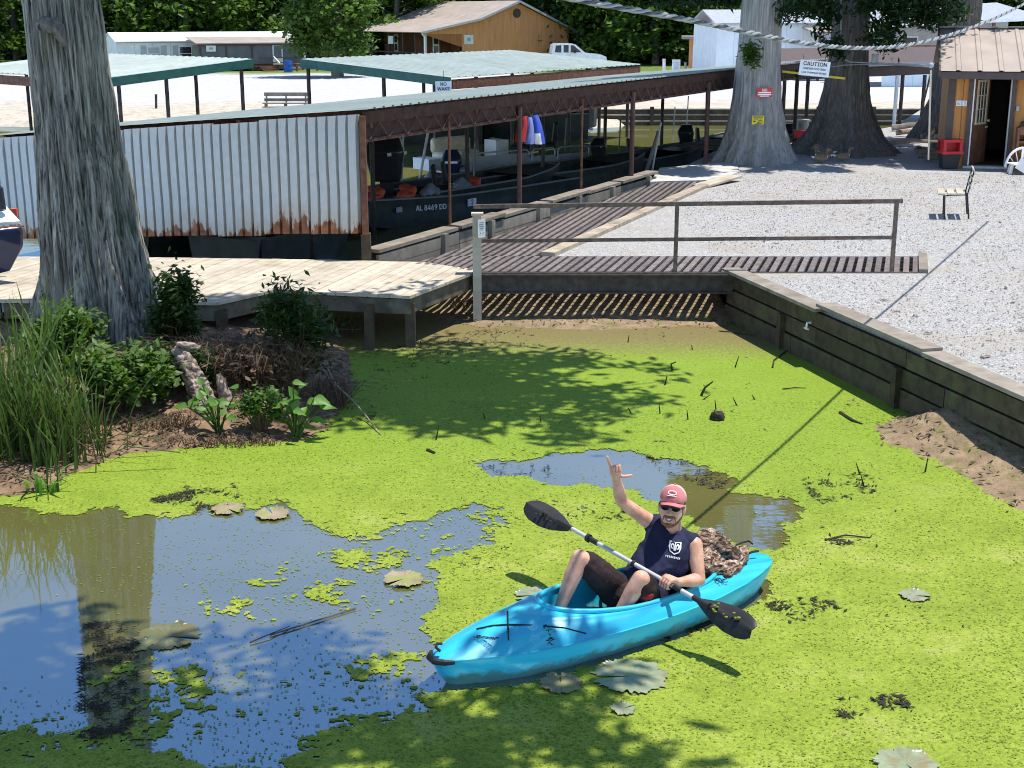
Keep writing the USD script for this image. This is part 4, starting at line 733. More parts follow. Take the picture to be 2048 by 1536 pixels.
for k in range(9):
    o = rD.normal(0, 7, 2); pth = [(356 + o[0], 700 + o[1] * .5), (376 + o[0] * .8, 735 + o[1]), (396 + o[0] * 1.3, 780 + o[1]), (412 + o[0] * 2.2, 838 + abs(o[1]))]; dy = rD.normal(0, .05)
    for i in range(3): prt.append(bone((B3(*pth[i], Yd + .1 - .07 * i + dy), .036 + .018 * i), (B3(*pth[i + 1], Yd + .03 - .07 * i + dy), .046 + .022 * i)))
prt += [bone((B3(345, 722, Yd), .022), (B3(372, 742, Yd), .03)), bone((B3(360, 690, Yd), .03), (B3(398, 694, Yd + .08), .022)), bone((B3(385, 800, Yd - .05), .07), (B3(440, 825, Yd), .06), (B3(400, 842, Yd - .1), .05)), bone((B3(395, 850, Yd - .1), .04), (B3(350, 858, Yd - .12), .025))]
lump(prt, 'stump', K['drift'], dw, amp=.03, fs=17, seed=2, edge=.011)
lump([bone((B3(440, 755, Yd + .05), .035), (B3(452, 790, Yd), .055), (B3(458, 830, Yd), .07))], 'knee', K['drift'], dw, amp=.03, fs=12, seed=4)
lump([bone((B3(478, 800, Yd), .03), (B3(498, 790, Yd), .035)), bone((B3(498, 790, Yd), .035), (B3(525, 830, Yd - .05), .03), (B3(540, 850, Yd - .1), .02))], 'root', K['drift'], dw, amp=.02, fs=16, seed=5)
st = thing('rock', 'round pale rock among the reeds', 'rock', sg_(80, 775, .3)); lump([sph(pY(80, 773, LOC['/World/rock'][1]), .06), sph(pY(90, 780, LOC['/World/rock'][1]), .05)], 'stone', K['drift'], st, amp=.015, fs=14, seed=6)
fb = thing('fallen_branch', 'forked dead branch reaching from the bank down to the duckweed', 'branch', pY(650, 750, 14.6))
Yf = 14.3; tw_ = lambda pts, r0, r1: MB().tube([pY(x, y, Yf - .012 * (i * i)) for i, (x, y) in enumerate(pts)], np.linspace(r0, r1, len(pts)), 6)
obj('stem', tw_([(602, 752), (640, 728), (680, 712)], .018, .010), K['drift'], fb)
obj('fork', MB().tube([pY(652, 732, 14.3), pY(672, 770, 13.9), pY(705, 800, 13.6), pY(735, 835, 13.3), pz(762, 870, .01)], [.014, .013, .010, .008, .005], 6), K['drift'], fb)
obj('twig', tw_([(675, 768), (650, 778), (636, 795)], .008, .003).tube([pY(690, 785, 14.1), pY(705, 815, 14), pY(712, 830, 13.9)], .005, 5).tube([pY(640, 728, 14.2), pY(668, 770, 14), pY(676, 800, 13.9)], .006, 5), K['drift'], fb)
obj('twig', tw_([(680, 712), (690, 715), (684, 740)], .010, .006), K['bark_dark'], fb)

# stems and sticks in the duckweed, floating leaves
K['stem'] = plain('dark_stem', (.035, .026, .016), .8)
def stick(pts, label, r0=.010, group=None, bend=None):
    p0 = pz(*pts[0], 0.0); P = [p0] + [pY(x, y, p0[1] - .03 * i) for i, (x, y) in enumerate(pts[1:], 1)]
    o = obj('twig', MB().tube(P, np.linspace(r0, r0 * .45, len(P)), 6), K['stem']); tag(o, label, 'twig', group)
stick([(1345, 742), (1342, 728), (1352, 724)], 'hooked dark stem standing out of the bright duckweed', .014)
stick([(1402, 792), (1410, 775), (1426, 763)], 'bent dark stem pointing up right beside the round clod', .016)
stick([(1330, 770), (1334, 752)], 'short straight dark stem beneath the hooked one', .012)
gS = 'small dark stems poking out of the duckweed'
for a, b in (((1256, 685), (1258, 670)), ((1320, 828), (1318, 806)), ((1376, 840), (1374, 820)), ((1378, 842), (1374, 858)), ((1262, 826), (1256, 815)), ((1470, 735), (1478, 712)), ((1474, 812), (1466, 795)), ((1510, 800), (1504, 790)), ((1385, 700), (1383, 690)), ((1432, 820), (1430, 800)), ((970, 838), (966, 825)), ((1082, 845), (1080, 832)), ((1720, 950), (1712, 925)), ((1850, 945), (1856, 915)), ((872, 880), (878, 850)), ((1728, 975), (1722, 950)), ((1405, 800), (1420, 790))):
    stick([a, b], 'small dark stem poking out of the duckweed', .009, gS)
def flat_twig(pts, label, r=.009):
    o = obj('twig', MB().tube([pz(x, y, .012 + .01 * (i % 2)) for i, (x, y) in enumerate(pts)], np.linspace(r, r * .4, len(pts)), 5), K['stem']); tag(o, label, 'twig')
flat_twig([(1438, 662), (1455, 663), (1500, 670), (1510, 672)], 'thin twig lying on the duckweed nearest the timber wall')
flat_twig([(1545, 735), (1548, 720), (1575, 700), (1615, 665)], 'long curved dead stalk leaning from the duckweed to the timber wall', .012)
flat_twig([(1565, 778), (1590, 775), (1612, 776)], 'dark forked twig floating below the wall cleat')
flat_twig([(1680, 825), (1705, 840), (1725, 848)], 'dark root lying where the duckweed meets the mud heap', .02)
flat_twig([(1650, 1080), (1690, 1070), (1740, 1075), (1745, 1068)], 'dark twig floating right of the kayak stern')
flat_twig([(855, 900), (870, 905)], 'short dark stick floating near the bank plants', .02)
flat_twig([(500, 1285), (540, 1268), (580, 1252)], 'dark reed stalk floating on the open water', .006)
o = obj('reed_stalk', MB().tube([pz(540, 1270, .01), pz(620, 1245, .012), pz(712, 1216, .012)], .006, 5), K['dry']); tag(o, 'pale reed stalk floating on the open water', 'reed stalk')
cd = thing('clod', 'round dark clod of roots sitting on the duckweed', 'clod', pz(1435, 836, 0)); lump([sph(pz(1435, 834, .03), .06)], 'lump', K['stem'], cd, amp=.05, fs=22, seed=3)
K['pad_a'] = pm('pale_lily_pad', [(.3, (.16, .20, .115)), (.7, (.26, .29, .18))], scale=7, rough=.32, spec=.5, dirt=(.20, .17, .08), dscale=6, dlo=.5, dhi=.65)
K['pad_b'] = pm('brown_lily_pad', [(.3, (.19, .155, .085)), (.7, (.29, .24, .15))], scale=7, rough=.6, dirt=(.20, .24, .06), dscale=6, dlo=.5, dhi=.62)
def lily(px, py, rx, label, mat, seed, z=.016):
    c = pz(px, py, z); r = np.random.default_rng(seed); n = 102; a0 = r.random() * 6.28; th = np.linspace(.12, 6.16, n) + a0; R = rx / (F / (c[1] * _c + ZC * _s)) * (1 + .10 * np.sin(th * 9 + 1) * r.random(n) + .05 * r.normal(size=n))
    P = [np.repeat(c[None], n, 0)]
    for f in (.2, .4, .6, .8, .93, 1.0): P.append(c + np.stack([R * f * np.cos(th), R * f * np.sin(th), .003 * f * np.sin(th * 5 + 2) + .002 * f + .0022 * np.cos(th * 17) * min(f, .9) + (.012 * np.clip(np.sin(th * 3 + seed), 0, 1) ** 3 if f == 1.0 else 0)], 1))
    o = obj('lily_pad', MB().grid(np.array(P)), K[mat], smooth=True); tag(o, label, 'lily pad')
lily(1262, 1352, 72, 'large pale lily pad in front of the kayak', 'pad_a', 1); lily(1122, 1366, 42, 'ragged brownish lily pad left of the large pale one', 'pad_b', 2); lily(1246, 1417, 25, 'small pale lily pad below the large one', 'pad_a', 3); lily(1830, 1190, 30, 'pale lily pad alone on the duckweed at the right', 'pad_a', 4)
lily(1812, 1528, 62, 'lily pad with a brown rim at the lower edge right of centre', 'pad_a', 5); lily(1070, 1190, 40, 'green lily pad under the paddle shadow behind the kayak', 'pad_a', 6); lily(808, 1157, 40, 'brown lily pad at the edge of the open water', 'pad_b', 7); lily(545, 1027, 34, 'tan lily pad where the water meets the far duckweed', 'pad_b', 8); lily(455, 1017, 32, 'faint brown lily pad at the left end of the far duckweed', 'pad_b', 9)
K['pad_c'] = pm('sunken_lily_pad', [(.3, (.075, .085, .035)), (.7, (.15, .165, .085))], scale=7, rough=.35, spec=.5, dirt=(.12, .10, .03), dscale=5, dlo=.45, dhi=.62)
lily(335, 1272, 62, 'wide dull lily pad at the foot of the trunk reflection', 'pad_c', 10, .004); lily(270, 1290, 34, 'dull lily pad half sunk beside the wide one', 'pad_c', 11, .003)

# ---------------------------------------------------------------- covered docks across the harbour, houses, truck
class Fr:
    """a frame on the ground: u along the front, v back, z up"""
    def __init__(s, o, a): s.o = np.array([o[0], o[1], 0.0]); s.u = np.array([math.cos(a), math.sin(a), 0]); s.v = np.array([-math.sin(a), math.cos(a), 0]); s.z0 = o[2] if len(o) > 2 else 0
    def __call__(s, u, v, z): return s.o + s.u * u + s.v * v + [0, 0, z + s.z0]
    def box(s, m, u0, u1, v0, v1, z0, z1): return m.frame_box(s((u0 + u1) / 2, (v0 + v1) / 2, (z0 + z1) / 2), s.u * (u1 - u0) / 2, s.v * (v1 - v0) / 2, [0, 0, (z1 - z0) / 2])
    def B(s, name, mat, par, *a, **k): return obj(name, s.box(MB(), *a), K[mat] if isinstance(mat, str) else mat, par, **k)
K['green_fascia'] = pm('green_fascia_metal', [(.3, (.012, .06, .05)), (.7, (.025, .10, .08))], scale=4, rough=.4, spec=.5)
K['tan_roof'] = pm('tan_roof_metal', [(.3, (.28, .235, .20)), (.7, (.38, .32, .275))], scale=1.2, rough=.5, spec=.4, rnd=.04)
K['orange_wall'] = pm('orange_stained_siding', [(.3, (.62, .25, .10)), (.7, (.76, .335, .15))], scale=2.2, stretch=(3, 3, .3), rough=.75, dirt=(.48, .26, .12), dscale=.8, dlo=.5, dhi=.75)
K['brown_wall'] = pm('brown_siding', [(.3, (.085, .033, .018)), (.7, (.15, .060, .033))], scale=2, stretch=(3, 3, .3), rough=.75)
K['trim_brown'] = plain('dark_brown_trim', (.085, .062, .055), .7)
K['pane'] = plain('dark_window_pane', (.03, .035, .04), .1, spec=.6)
K['white_siding'] = pm('pale_blue_white_siding', [(.3, (.60, .65, .68)), (.7, (.72, .76, .78))], scale=2, rough=.6, rnd=.03)
K['grey_siding'] = pm('grey_siding', [(.3, (.36, .37, .38)), (.7, (.46, .47, .48))], scale=2, rough=.7)
K['screen'] = pm('porch_screen', [(.3, (.10, .11, .13)), (.7, (.15, .16, .18))], scale=1.5, rough=.7)
K['white_roof'] = plain('white_roof_metal', (.70, .72, .74), .4, spec=.5)
K['grey_roof'] = plain('grey_roof_metal', (.34, .36, .39), .4, spec=.5)
K['wood_red'] = pm('red_brown_wood', [(.3, (.14, .06, .032)), (.7, (.25, .115, .065))], scale=4, rough=.8)
def dock_roof(name, label, c1, c2, length, nsheets, posts, flip=False, sign=False):
    """a low sheet roof: eave corner c1, high corner c2 along the green end fascia, sheets side by side along the length"""
    c1, c2 = np.asarray(c1), np.asarray(c2); f = c2 - c1; h = unit([f[0], f[1], 0]); l = np.array([-h[1], h[0], 0]); l = l if (l @ np.array([0, 1, 0]) > 0) else -l
    t = thing(name, label, 'dock roof', (c1[0], c1[1], 0)); w = length / nsheets
    for i in range(nsheets):
        us, hs = [], []
        for k in range(3): b = i * w + k * w / 3; us += [b, b + w * .22, b + w * .25, b + w * .31]; hs += [0, 0, .02, .02]
        us.append((i + 1) * w - .004); hs.append(0)
        P = np.array([[c1 + f * q + l * u + [0, 0, hh + .03] for u, hh in zip(us, hs)] for q in (-.01, .5, 1.0)])
        obj('roof_sheet', MB().grid(P).grid(P - [0, 0, .008]), K['roof_green'], t)
    obj('end_fascia', MB().beam(c1 - l * .03 - [0, 0, .09], c2 - l * .03 - [0, 0, .09], .04, .24), K['green_fascia'], t)
    obj('end_fascia', MB().beam(c1 + l * length - [0, 0, .09], c2 + l * length - [0, 0, .09], .04, .24), K['green_fascia'], t)
    obj('eave_beam', MB().beam(c1 + l * .05 - [0, 0, .16], c1 + l * length - [0, 0, .16], .06, .26), K['rust_metal'], t)
    obj('ridge_beam', MB().beam(c2 + l * .05 - [0, 0, .14], c2 + l * length - [0, 0, .14], .06, .2), K['rust_metal'], t)
    for q, u in posts: p = c1 + f * q + l * (u * length); obj('post', MB().tube([(p[0], p[1], -.7), (p[0], p[1], p[2] - .05)], .055, 8), K['dark_steel'], t)
    return t, h, l
grid_posts = [(q, u) for q in (.06, .5, .96) for u in (.015, .2, .4, .6, .8, .98)]
dock_roof('dock_roof', 'far dock roof left of the gap, green fascia rising to the right', pz(200, 160, 2.4), pz(505, 120, 2.80), 9, 9, [(.12, .01), (.42, .01), (.93, .01), (.97, .3), (.5, .5), (.1, .5), (.95, .97), (.5, .97)])
t2, h2, l2 = dock_roof('dock_roof', 'far dock roof right of the gap, green fascia falling to a sharp corner', pz(902, 157, 2.4), pz(602, 120, 2.80), 11.5, 11, [(.97, .01), (.45, .01), (.12, .01), (.06, .15), (.06, .32), (.06, .42), (.06, .62), (.06, .80), (.06, .98), (.95, .5), (.95, .98)])
nw = thing('warning_sign', 'white plate with the words NO WAKE hanging under the far dock roof', 'sign', pz(887, 172, 2.2)); cn = pY(887, 173, pz(902, 157, 2.4)[1] - .12)
sign_plate(nw, cn, (1, 0, 0), (0, 0, 1), .44, .27, .012, K['white_paint'], [('NO', .085, 0, .065), ('WAKE', .085, 0, -.06)], K['black']); obj('hanger', MB().tube([cn + [0, .01, .1], cn + [0, .03, .42]], .008, 5), K['dark_steel'], nw)
# dark low roof between the inner trees and the shop
dk = thing('covered_dock', 'dark roofed dock with slim posts behind the shaded cypress', 'dock', pY(1740, 205, 44)); r0, r1 = pY(1560, 138, 43), pY(1895, 124, 43)
obj('roof', MB().slab([r0, r1, r1 + [1.5, 5, .35], r0 + [0, 5, .5]], .06), K['trim_brown'], dk); obj('edge_trim', MB().beam(r0 + [0, -.05, 0], r1 + [0, -.05, 0], .04, .07), K['grey_roof'], dk); obj('eave_beam', MB().beam(r0 + [0, .1, -.2], r1 + [0, .1, -.2], .06, .3), K['trim_brown'], dk)
for px in (1570, 1617, 1661, 1795, 1806, 1850): p = pY(px, 150, 43.1); obj('post', MB().tube([(p[0], p[1], -.5), (p[0], p[1], p[2])], .06, 8), K['white_paint'] if px == 1795 else K['dark_steel'], dk)
swl = thing('seawall', 'dark brown timber seawall along the far side of the harbour', 'seawall', (10, 52.1, 0))
for k in range(7):
    x0 = 3.2 + k * 2.1
    for zc, hh in ((.50, .2), (.28, .2), (.0, .3)): obj('plank', MB().box((x0 + 1.04, 52.1 + .02 * (k % 2), zc), (2.07, .06, hh)), K['timber_dark'], swl)
    obj('post', MB().box((x0, 52.03, .2), (.14, .12, 1.0)), K['timber_dark'], swl)

mh = thing('mobile_home', 'long white mobile home with a screened porch', 'mobile home', pz(237, 147, .28)); f = Fr(pz(237, 147, .25), math.radians(27)); L = 13.2
for i in range(11): f.B('wall_panel', 'white_siding', mh, i * 1.2 + .008, (i + 1) * 1.2 - .008, 0, .12, .1, 2.10)
f.B('rear_wall', 'white_siding', mh, 0, L, 3.9, 4.0, .1, 2.1); obj('end_wall', MB().prism(sg.Polygon([(0, 0), (1, 0), (1, 1)]), 0, .01) if False else MB().add([f(0, .0, .1), f(0, 4, .1), f(0, 4, 2.1), f(0, 2, 2.62), f(0, 0, 2.1), f(.1, .0, .1), f(.1, 4, .1), f(.1, 4, 2.1), f(.1, 2, 2.62), f(.1, 0, 2.1)], [[0, 4, 1], [1, 4, 2], [2, 4, 3], [5, 6, 9], [6, 7, 9], [7, 8, 9]]), K['white_siding'], mh)
f.B('end_wall', 'white_siding', mh, L - .1, L, .12, 3.9, .1, 2.1)
obj('roof', MB().slab([f(-.15, -.25, 2.10), f(L + .15, -.25, 2.10), f(L + .15, 2, 2.66), f(-.15, 2, 2.66)], .06).slab([f(-.15, 2, 2.66), f(L + .15, 2, 2.66), f(L + .15, 4.2, 2.10), f(-.15, 4.2, 2.10)], .06), K['white_roof'], mh)
f.B('trim_band', 'grey_roof', mh, 0, L, -.03, -.002, 1.98, 2.10)
for u in (2.0, 4.15):
    w = f.B('window', 'white_paint', mh, u, u + .9, -.05, -.003, .75, 1.75); f.B('pane', 'pane' if u > 3 else 'grey_siding', w, u + .07, u + .83, -.07, -.052, 1.28, 1.68); f.B('pane', 'pane' if u > 3 else 'grey_siding', w, u + .07, u + .83, -.07, -.052, .82, 1.22)
    for s in (-.42, .94): f.B('shutter', 'grey_siding', mh, u + s, u + s + .38, -.03, -.003, .72, 1.8)
pr = f.B('porch_deck', 'wood_red', mh, 4.9, 12.2, -2.4, -.06, .35, .5)
obj('porch_roof', MB().slab([f(4.7, -2.6, 1.98), f(12.3, -2.6, 1.98), f(12.3, -.02, 2.34), f(4.7, -.02, 2.34)], .07), K['tan_roof'], mh)
for k in range(5): u = 4.95 + k * 1.78; f.B('porch_post', 'trim_brown', mh, u, u + .11, -2.45, -2.34, .1, 1.95)
for k in range(4): u = 5.08 + k * 1.78; f.B('screen_panel', 'screen', mh, u, u + 1.64, -2.41, -2.39, .55, 1.88)
f.B('porch_fascia', 'trim_brown', mh, 4.8, 12.2, -2.52, -2.46, 1.80, 1.93)
sg1 = f.B('unit_sign', 'white_paint', mh, 5.4, 6.05, -2.52, -2.47, 1.42, 1.84); f.B('sign_mark', 'grey_roof', sg1, 5.6, 5.85, -2.535, -2.522, 1.55, 1.70)
f.B('screen_door', 'white_paint', mh, 10.0, 10.7, -2.50, -2.44, .5, 1.85); f.B('door_screen', 'screen', mh, 10.08, 10.62, -2.52, -2.505, .95, 1.78)
for z in (.62, .95): f.B('porch_rail', 'trim_brown', mh, 8.9, 12.2, -2.58, -2.53, z, z + .06)
for k in range(5): f.B('step', 'wood_red', mh, 9.0, 10.0, -2.75 - .28 * k, -2.48 - .28 * k, .06 + .07 * (4 - k), .10 + .07 * (4 - k))
obj('stair_rail', MB().beam(f(10.05, -2.5, 1.0), f(10.05, -3.8, .62), .06, .12), K['white_paint'], mh)
fp = thing('split_rail_fence', 'low brown rail fence in front of the mobile home porch', 'fence', f(11, -4.4, 0))
for k in range(7): f.B('post', 'wood_red', fp, 10.3 + .72 * k, 10.42 + .72 * k, -4.4, -4.28, -.1, .55)
for k in range(6): obj('rail', MB().beam(f(10.36 + .72 * k, -4.34, .46), f(11.08 + .72 * k, -4.34, .40 + .06 * (k % 2)), .06, .07).beam(f(10.36 + .72 * k, -4.34, .24), f(11.08 + .72 * k, -4.34, .24), .05, .06), K['wood_red'], fp)
brl = thing('barrel', 'blue plastic barrel standing by the brown rail fence', 'barrel', pz(577, 148, .25)); K['blue'] = plain('blue_plastic', (.02, .09, .36), .5); pB = LOC['/World/barrel']; obj('drum', MB().tube([pB + [0, 0, z] for z in (0, .06, .3, .33, .36, .6, .63, .85)], [.26, .29, .29, .30, .29, .29, .30, .27], 14), K['blue'], brl); obj('lid', MB().tube([pB + [0, 0, .85], pB + [0, 0, .88]], .24, 14), K['blue'], brl)

def lodge(label, G0, ang, sc, near):
    f = Fr(G0 - sc * 10 * np.array([math.cos(ang), math.sin(ang), 0]), ang); t = thing('lodge', label, 'house', f.o); f.u = f.u * 1.0; s = sc; LV = 12.0
    EV, PK, BK, PO = 2.75 * s, 4.85 * s, 3.52 * s, 2.68 * s
    def poly(name, mat, pts, par=t): v = np.array([f(u * s, v_, z) for u, v_, z in pts]); k = len(v); b = v + f.v * .1; obj(name, MB().add(np.vstack([v, b]), [[0, i, i + 1] for i in range(1, k - 1)] + [[k, k + i + 1, k + i] for i in range(1, k - 1)]), K[mat], par)
    poly('gable_wall', 'orange_wall', [(0, 0, 1.40), (0, 0, 0), (10, 0, 0), (10, 0, EV / 1 - .1), (5, 0, PK - .12), (1.4, 0, BK - .1), (-3.4, 0, PO - .08), (-3.4, 0, PO - .30), (0, 0, PO - .30)])
    poly('recess_wall', 'brown_wall', [(-3.2, 1.5, 0), (0, 1.5, 0), (0, 1.5, PO), (-3.2, 1.5, PO - .1)])
    f.B('seam_batten', 'orange_wall', t, 0, 10 * s, -.02, -.003, 2.42 * s, 2.46 * s)
    for u in (2.5, 5.0, 7.5): f.B('seam_batten', 'orange_wall', t, u * s - .015, u * s + .015, -.018, -.003, .1, 2.41 * s)
    obj('side_wall', MB().frame_box(f(-.05, LV / 2 + .2, PO / 2), f.u * .05, f.v * (LV / 2 - .1), [0, 0, PO / 2]), K['brown_wall'], t)
    for v in (2.3, 6.6, 10.0):
        w = obj('window', MB().frame_box(f(-.14, v, 1.55), f.u * .03, f.v * .32, [0, 0, .68]), K['white_paint'], t)
        for zc in (1.22, 1.88): obj('pane', MB().frame_box(f(-.185, v, zc), f.u * .01, f.v * .22, [0, 0, .26]), K['pane'], w)
    w = f.B('window', 'white_paint', t, -1.75 * s, -1.2 * s, 1.42, 1.48, .9, 2.3)
    for zc in (1.22, 1.88): f.B('pane', 'pane', w, -1.67 * s, -1.28 * s, 1.39, 1.418, zc - .27, zc + .27)
    dr = obj('door', MB().frame_box(f(-.14, 4.4, 1.2), f.u * .03, f.v * .5, [0, 0, 1.05]), K['orange_wall'], t)
    for v in (-.0, 3.3, 5.6, 8.2, 11.5): f.B('porch_post', 'white_paint' if v < 1 else 'trim_brown', t, -3.3 * s, -3.3 * s + .16, v, v + .16, .0, PO - .25)
    f.B('porch_deck', 'wood_red', t, -3.4 * s, 0, .1, LV, .02, .25); obj('porch_rail', MB().beam(f(-3.35 * s, .2, 1.0), f(-3.35 * s, LV, 1.0), .06, .08).beam(f(-3.35 * s, .2, .6), f(-3.35 * s, LV, .6), .05, .05), K['trim_brown'], t)
    o = .45; nS = 12; dv = (LV + .9) / nS
    for i in range(nS):
        a, b = -o + i * dv, -o + (i + 1) * dv - .01
        for (u0, z0), (u1, z1) in (((-3.9 * s, PO - .14), (1.4 * s, BK)), ((1.4 * s, BK + .004), (5 * s, PK)), ((10.5 * s, EV - .17), (5 * s, PK))): obj('roof_sheet', MB().slab([f(u0, a, z0), f(u0, b, z0), f(u1, b, z1), f(u1, a, z1)], .05), K['tan_roof'], t)
    for (u0, z0), (u1, z1) in (((-3.9 * s, PO - .2), (1.4 * s, BK - .07)), ((1.4 * s, BK - .07), (5 * s, PK - .07)), ((5 * s, PK - .07), (10.5 * s, EV - .24))): obj('barge_board', MB().beam(f(u0, -o - .03, z0), f(u1, -o - .03, z1), .03, .16), K['grey_roof'], t)
    obj('gable_vent', MB().tube([f(5 * s, -.06, PK - .95), f(5 * s, .05, PK - .95)], .36, 16), K['trim_brown'], t)
    sgn = f.B('unit_sign', 'white_paint', t, .15 * s, .95 * s, -.07, -.02, 1.62, 2.3); f.B('sign_mark', 'grey_roof', sgn, .4 * s, .7 * s, -.085, -.072, 1.85, 2.1)
    s2 = obj('unit_sign', MB().frame_box(f(-3.42 * s, 5.0, 1.9), f.u * .03, f.v * .38, [0, 0, .3]), K['white_paint'], t)
    obj('gutter_pipe', MB().tube([f(-3.6 * s, -.1, PO - .25), f(-3.38 * s, -.1, PO - .5), f(-3.38 * s, -.1, .1)], .06, 6), K['white_paint'], t)
    return t
lodge('brown and orange lodge whose big gable faces the harbour', pz(1136, 127, .28), math.radians(34), 1.0, True)
lodge('second brown lodge behind the first, half hidden by the yard tree', pz(905, 118, .28) + [0, 6, 0], math.radians(34), .92, False)
pole = thing('utility_pole', 'thin white pole rising behind the big gable', 'pole', (2.6, 120, 0)); obj('shaft', MB().tube([(2.6, 120, 0), (2.6, 120, 8)], [.14, .11], 8), K['white_paint'], pole); obj('cap', MB().tube([(2.6, 120, 8), (2.6, 120, 8.1)], .16, 8), K['white_paint'], pole)
# pickup
K['car_white'] = plain('white_car_paint', (.76, .77, .78), .2, spec=.6, coat=.5)
tk = thing('pickup_truck', 'white pickup truck parked beside the big gable', 'pickup truck', pz(1130, 146, .28)); f = Fr(pz(1058, 146, .26), math.radians(4))
prof = [(0, .55), (0, 1.22), (1.55, 1.24), (1.62, 1.82), (1.85, 1.93), (2.9, 1.93), (3.15, 1.86), (3.85, 1.30), (4.9, 1.20), (5.25, 1.05), (5.35, .55)]
def ext(f, prof, v0, v1):
    k = len(prof); v = np.array([f(u, v0, z) for u, z in prof] + [f(u, v1, z) for u, z in prof]); tv, tri = trimesh.creation.triangulate_polygon(sg.Polygon(prof), engine='earcut'); tri = np.array([int(np.argmin(np.abs(np.array(prof) - q).sum(1))) for q in tv])[tri]
    return MB().add(v, np.vstack([tri, tri[:, ::-1] + k, [[i, k + i, k + (i + 1) % k] for i in range(k)], [[i, k + (i + 1) % k, (i + 1) % k] for i in range(k)]]))
obj('body', ext(f, prof, 0, 1.95), K['car_white'], tk)
for pr_ in ([(1.75, 1.36), (1.80, 1.80), (2.18, 1.83), (2.18, 1.34)], [(2.34, 1.34), (2.34, 1.83), (2.68, 1.83), (2.68, 1.34)], [(2.82, 1.34), (2.82, 1.83), (3.02, 1.81), (3.55, 1.36)]): obj('side_window', ext(f, pr_, -.012, .02), K['pane'], tk)
obj('windscreen', MB().slab([f(3.18, .15, 1.80), f(3.18, 1.8, 1.80), f(3.80, 1.85, 1.33), f(3.80, .1, 1.33)], .012), K['pane'], tk)
for u in (1.0, 4.4):
    for v in (-.03, 1.75): w = obj('wheel', MB().tube([f(u, v, .38), f(u, v + .23, .38)], .39, 18), K['black'], tk); obj('hub', MB().tube([f(u, v - .02, .38), f(u, v - .005, .38)], .2, 12), K['grey_roof'], w)
obj('mirror', MB().box(f(3.1, -.12, 1.42), (.12, .2, .2)), K['black'], tk); obj('tail_light', MB().box(f(.03, -.01, 1.0), (.08, .04, .3)), K['red_cloth0'] if 'red_cloth0' in K else K['red_steel'], tk); obj('bumper', MB().frame_box(f(5.36, .97, .6), f.u * .06, f.v * .95, [0, 0, .1]), K['grey_roof'], tk)
# small brown outbuilding, white house, grey house
ob = thing('outbuilding', 'narrow brown outbuilding with a white door frame beside the white house', 'shed', pz(1380, 150, .35)); f = Fr(pz(1378, 152, .35), math.radians(-6))
f.B('wall', 'orange_wall', ob, 0, 1.5, 0, 2.4, 0, 2.25); f.B('return_wall', 'brown_wall', ob, 1.5, 2.1, .25, 2.4, 0, 2.2); f.B('roof', 'tan_roof', ob, -.5, 2.3, -.5, 2.8, 2.25, 2.42); fr_ = f.B('door_frame', 'white_paint', ob, .18, .98, -.05, -.004, 0, 1.92); f.B('door', 'orange_wall', ob, .26, .90, -.075, -.052, .02, 1.83)
wh = thing('house', 'plain white house wall with a low dark window behind the pale cypress', 'house', pz(1430, 165, .4)); f = Fr(pz(1430, 163, .4), math.radians(5))
for i in range(6): f.B('wall_panel', 'white_siding', wh, i * 1.0 + .006, (i + 1) * 1.0 - .006, 0, .15, 0, 3.25)
f.B('end_wall', 'white_siding', wh, 0, .12, .15, 6, 0, 3.25); obj('roof', MB().slab([f(-.2, -.3, 3.22), f(6.2, -.3, 3.22), f(6.2, 3, 3.95), f(-.2, 3, 3.95)], .08).slab([f(-.2, 3, 3.95), f(6.2, 3, 3.95), f(6.2, 6.3, 3.22), f(-.2, 6.3, 3.22)], .08), K['grey_roof'], wh)
w = f.B('window', 'pane', wh, 4.1, 5.6, -.03, -.004, 1.05, 1.5); f.B('frame', 'trim_brown', w, 4.0, 5.7, -.05, -.032, 1.5, 1.58)
obj('porch_roof', MB().slab([f(4.9, -2.2, 2.75), f(9.0, -2.2, 2.75), f(9.0, -.02, 3.0), f(4.9, -.02, 3.0)], .1), K['tan_roof'], wh)
for u in (5.25, 7.6): f.B('porch_post', 'trim_brown', wh, u, u + .13, -2.1, -1.97, 0, 2.7)
f.B('lower_wall', 'white_siding', wh, 6.0, 9.0, .5, .6, 0, 3.0); f.B('porch_rail', 'trim_brown', wh, 5.3, 9.0, -2.1, -2.04, 1.4, 1.5)
gh = thing('house', 'grey house with a red-brown porch railing behind the shop', 'house', pz(1745, 172, .5)); f = Fr(pz(1742, 172, .5), math.radians(4))
for i in range(7): f.B('wall_panel', 'grey_siding', gh, i * 1.0 + .006, (i + 1) * 1.0 - .006, 0, .12, 1.25, 3.3)
for i in range(4): f.B('skirting_panel', 'white_siding', gh, i * .8 + .006, (i + 1) * .8 - .006, -1.6, -1.55, 0, 1.05)
f.B('dark_opening', 'trim_brown', gh, 3.25, 5.2, -1.58, -1.5, 0, 1.05); f.B('porch_deck', 'wood_red', gh, -.2, 7, -1.7, -.02, 1.08, 1.22)  # solid panel first: its dark colour stands in for the shade of an opening
obj('roof', MB().slab([f(-.6, -2.0, 3.05), f(8, -2.0, 3.45), f(8, 4, 4.2), f(-.6, 4, 3.8)], .12), K['grey_roof'], gh); obj('roof_edge', MB().beam(f(-.6, -2.05, 2.98), f(8, -2.05, 3.38), .05, .14), K['white_paint'], gh)
w = f.B('window', 'white_paint', gh, 1.4, 2.3, -.05, -.004, 1.4, 2.5); f.B('pane', 'pane', w, 1.48, 2.22, -.07, -.052, 1.48, 2.42)
for u in (.1, 2.95, 5.5): f.B('porch_post', 'wood_red', gh, u, u + .13, -1.65, -1.52, 1.22, 3.2)
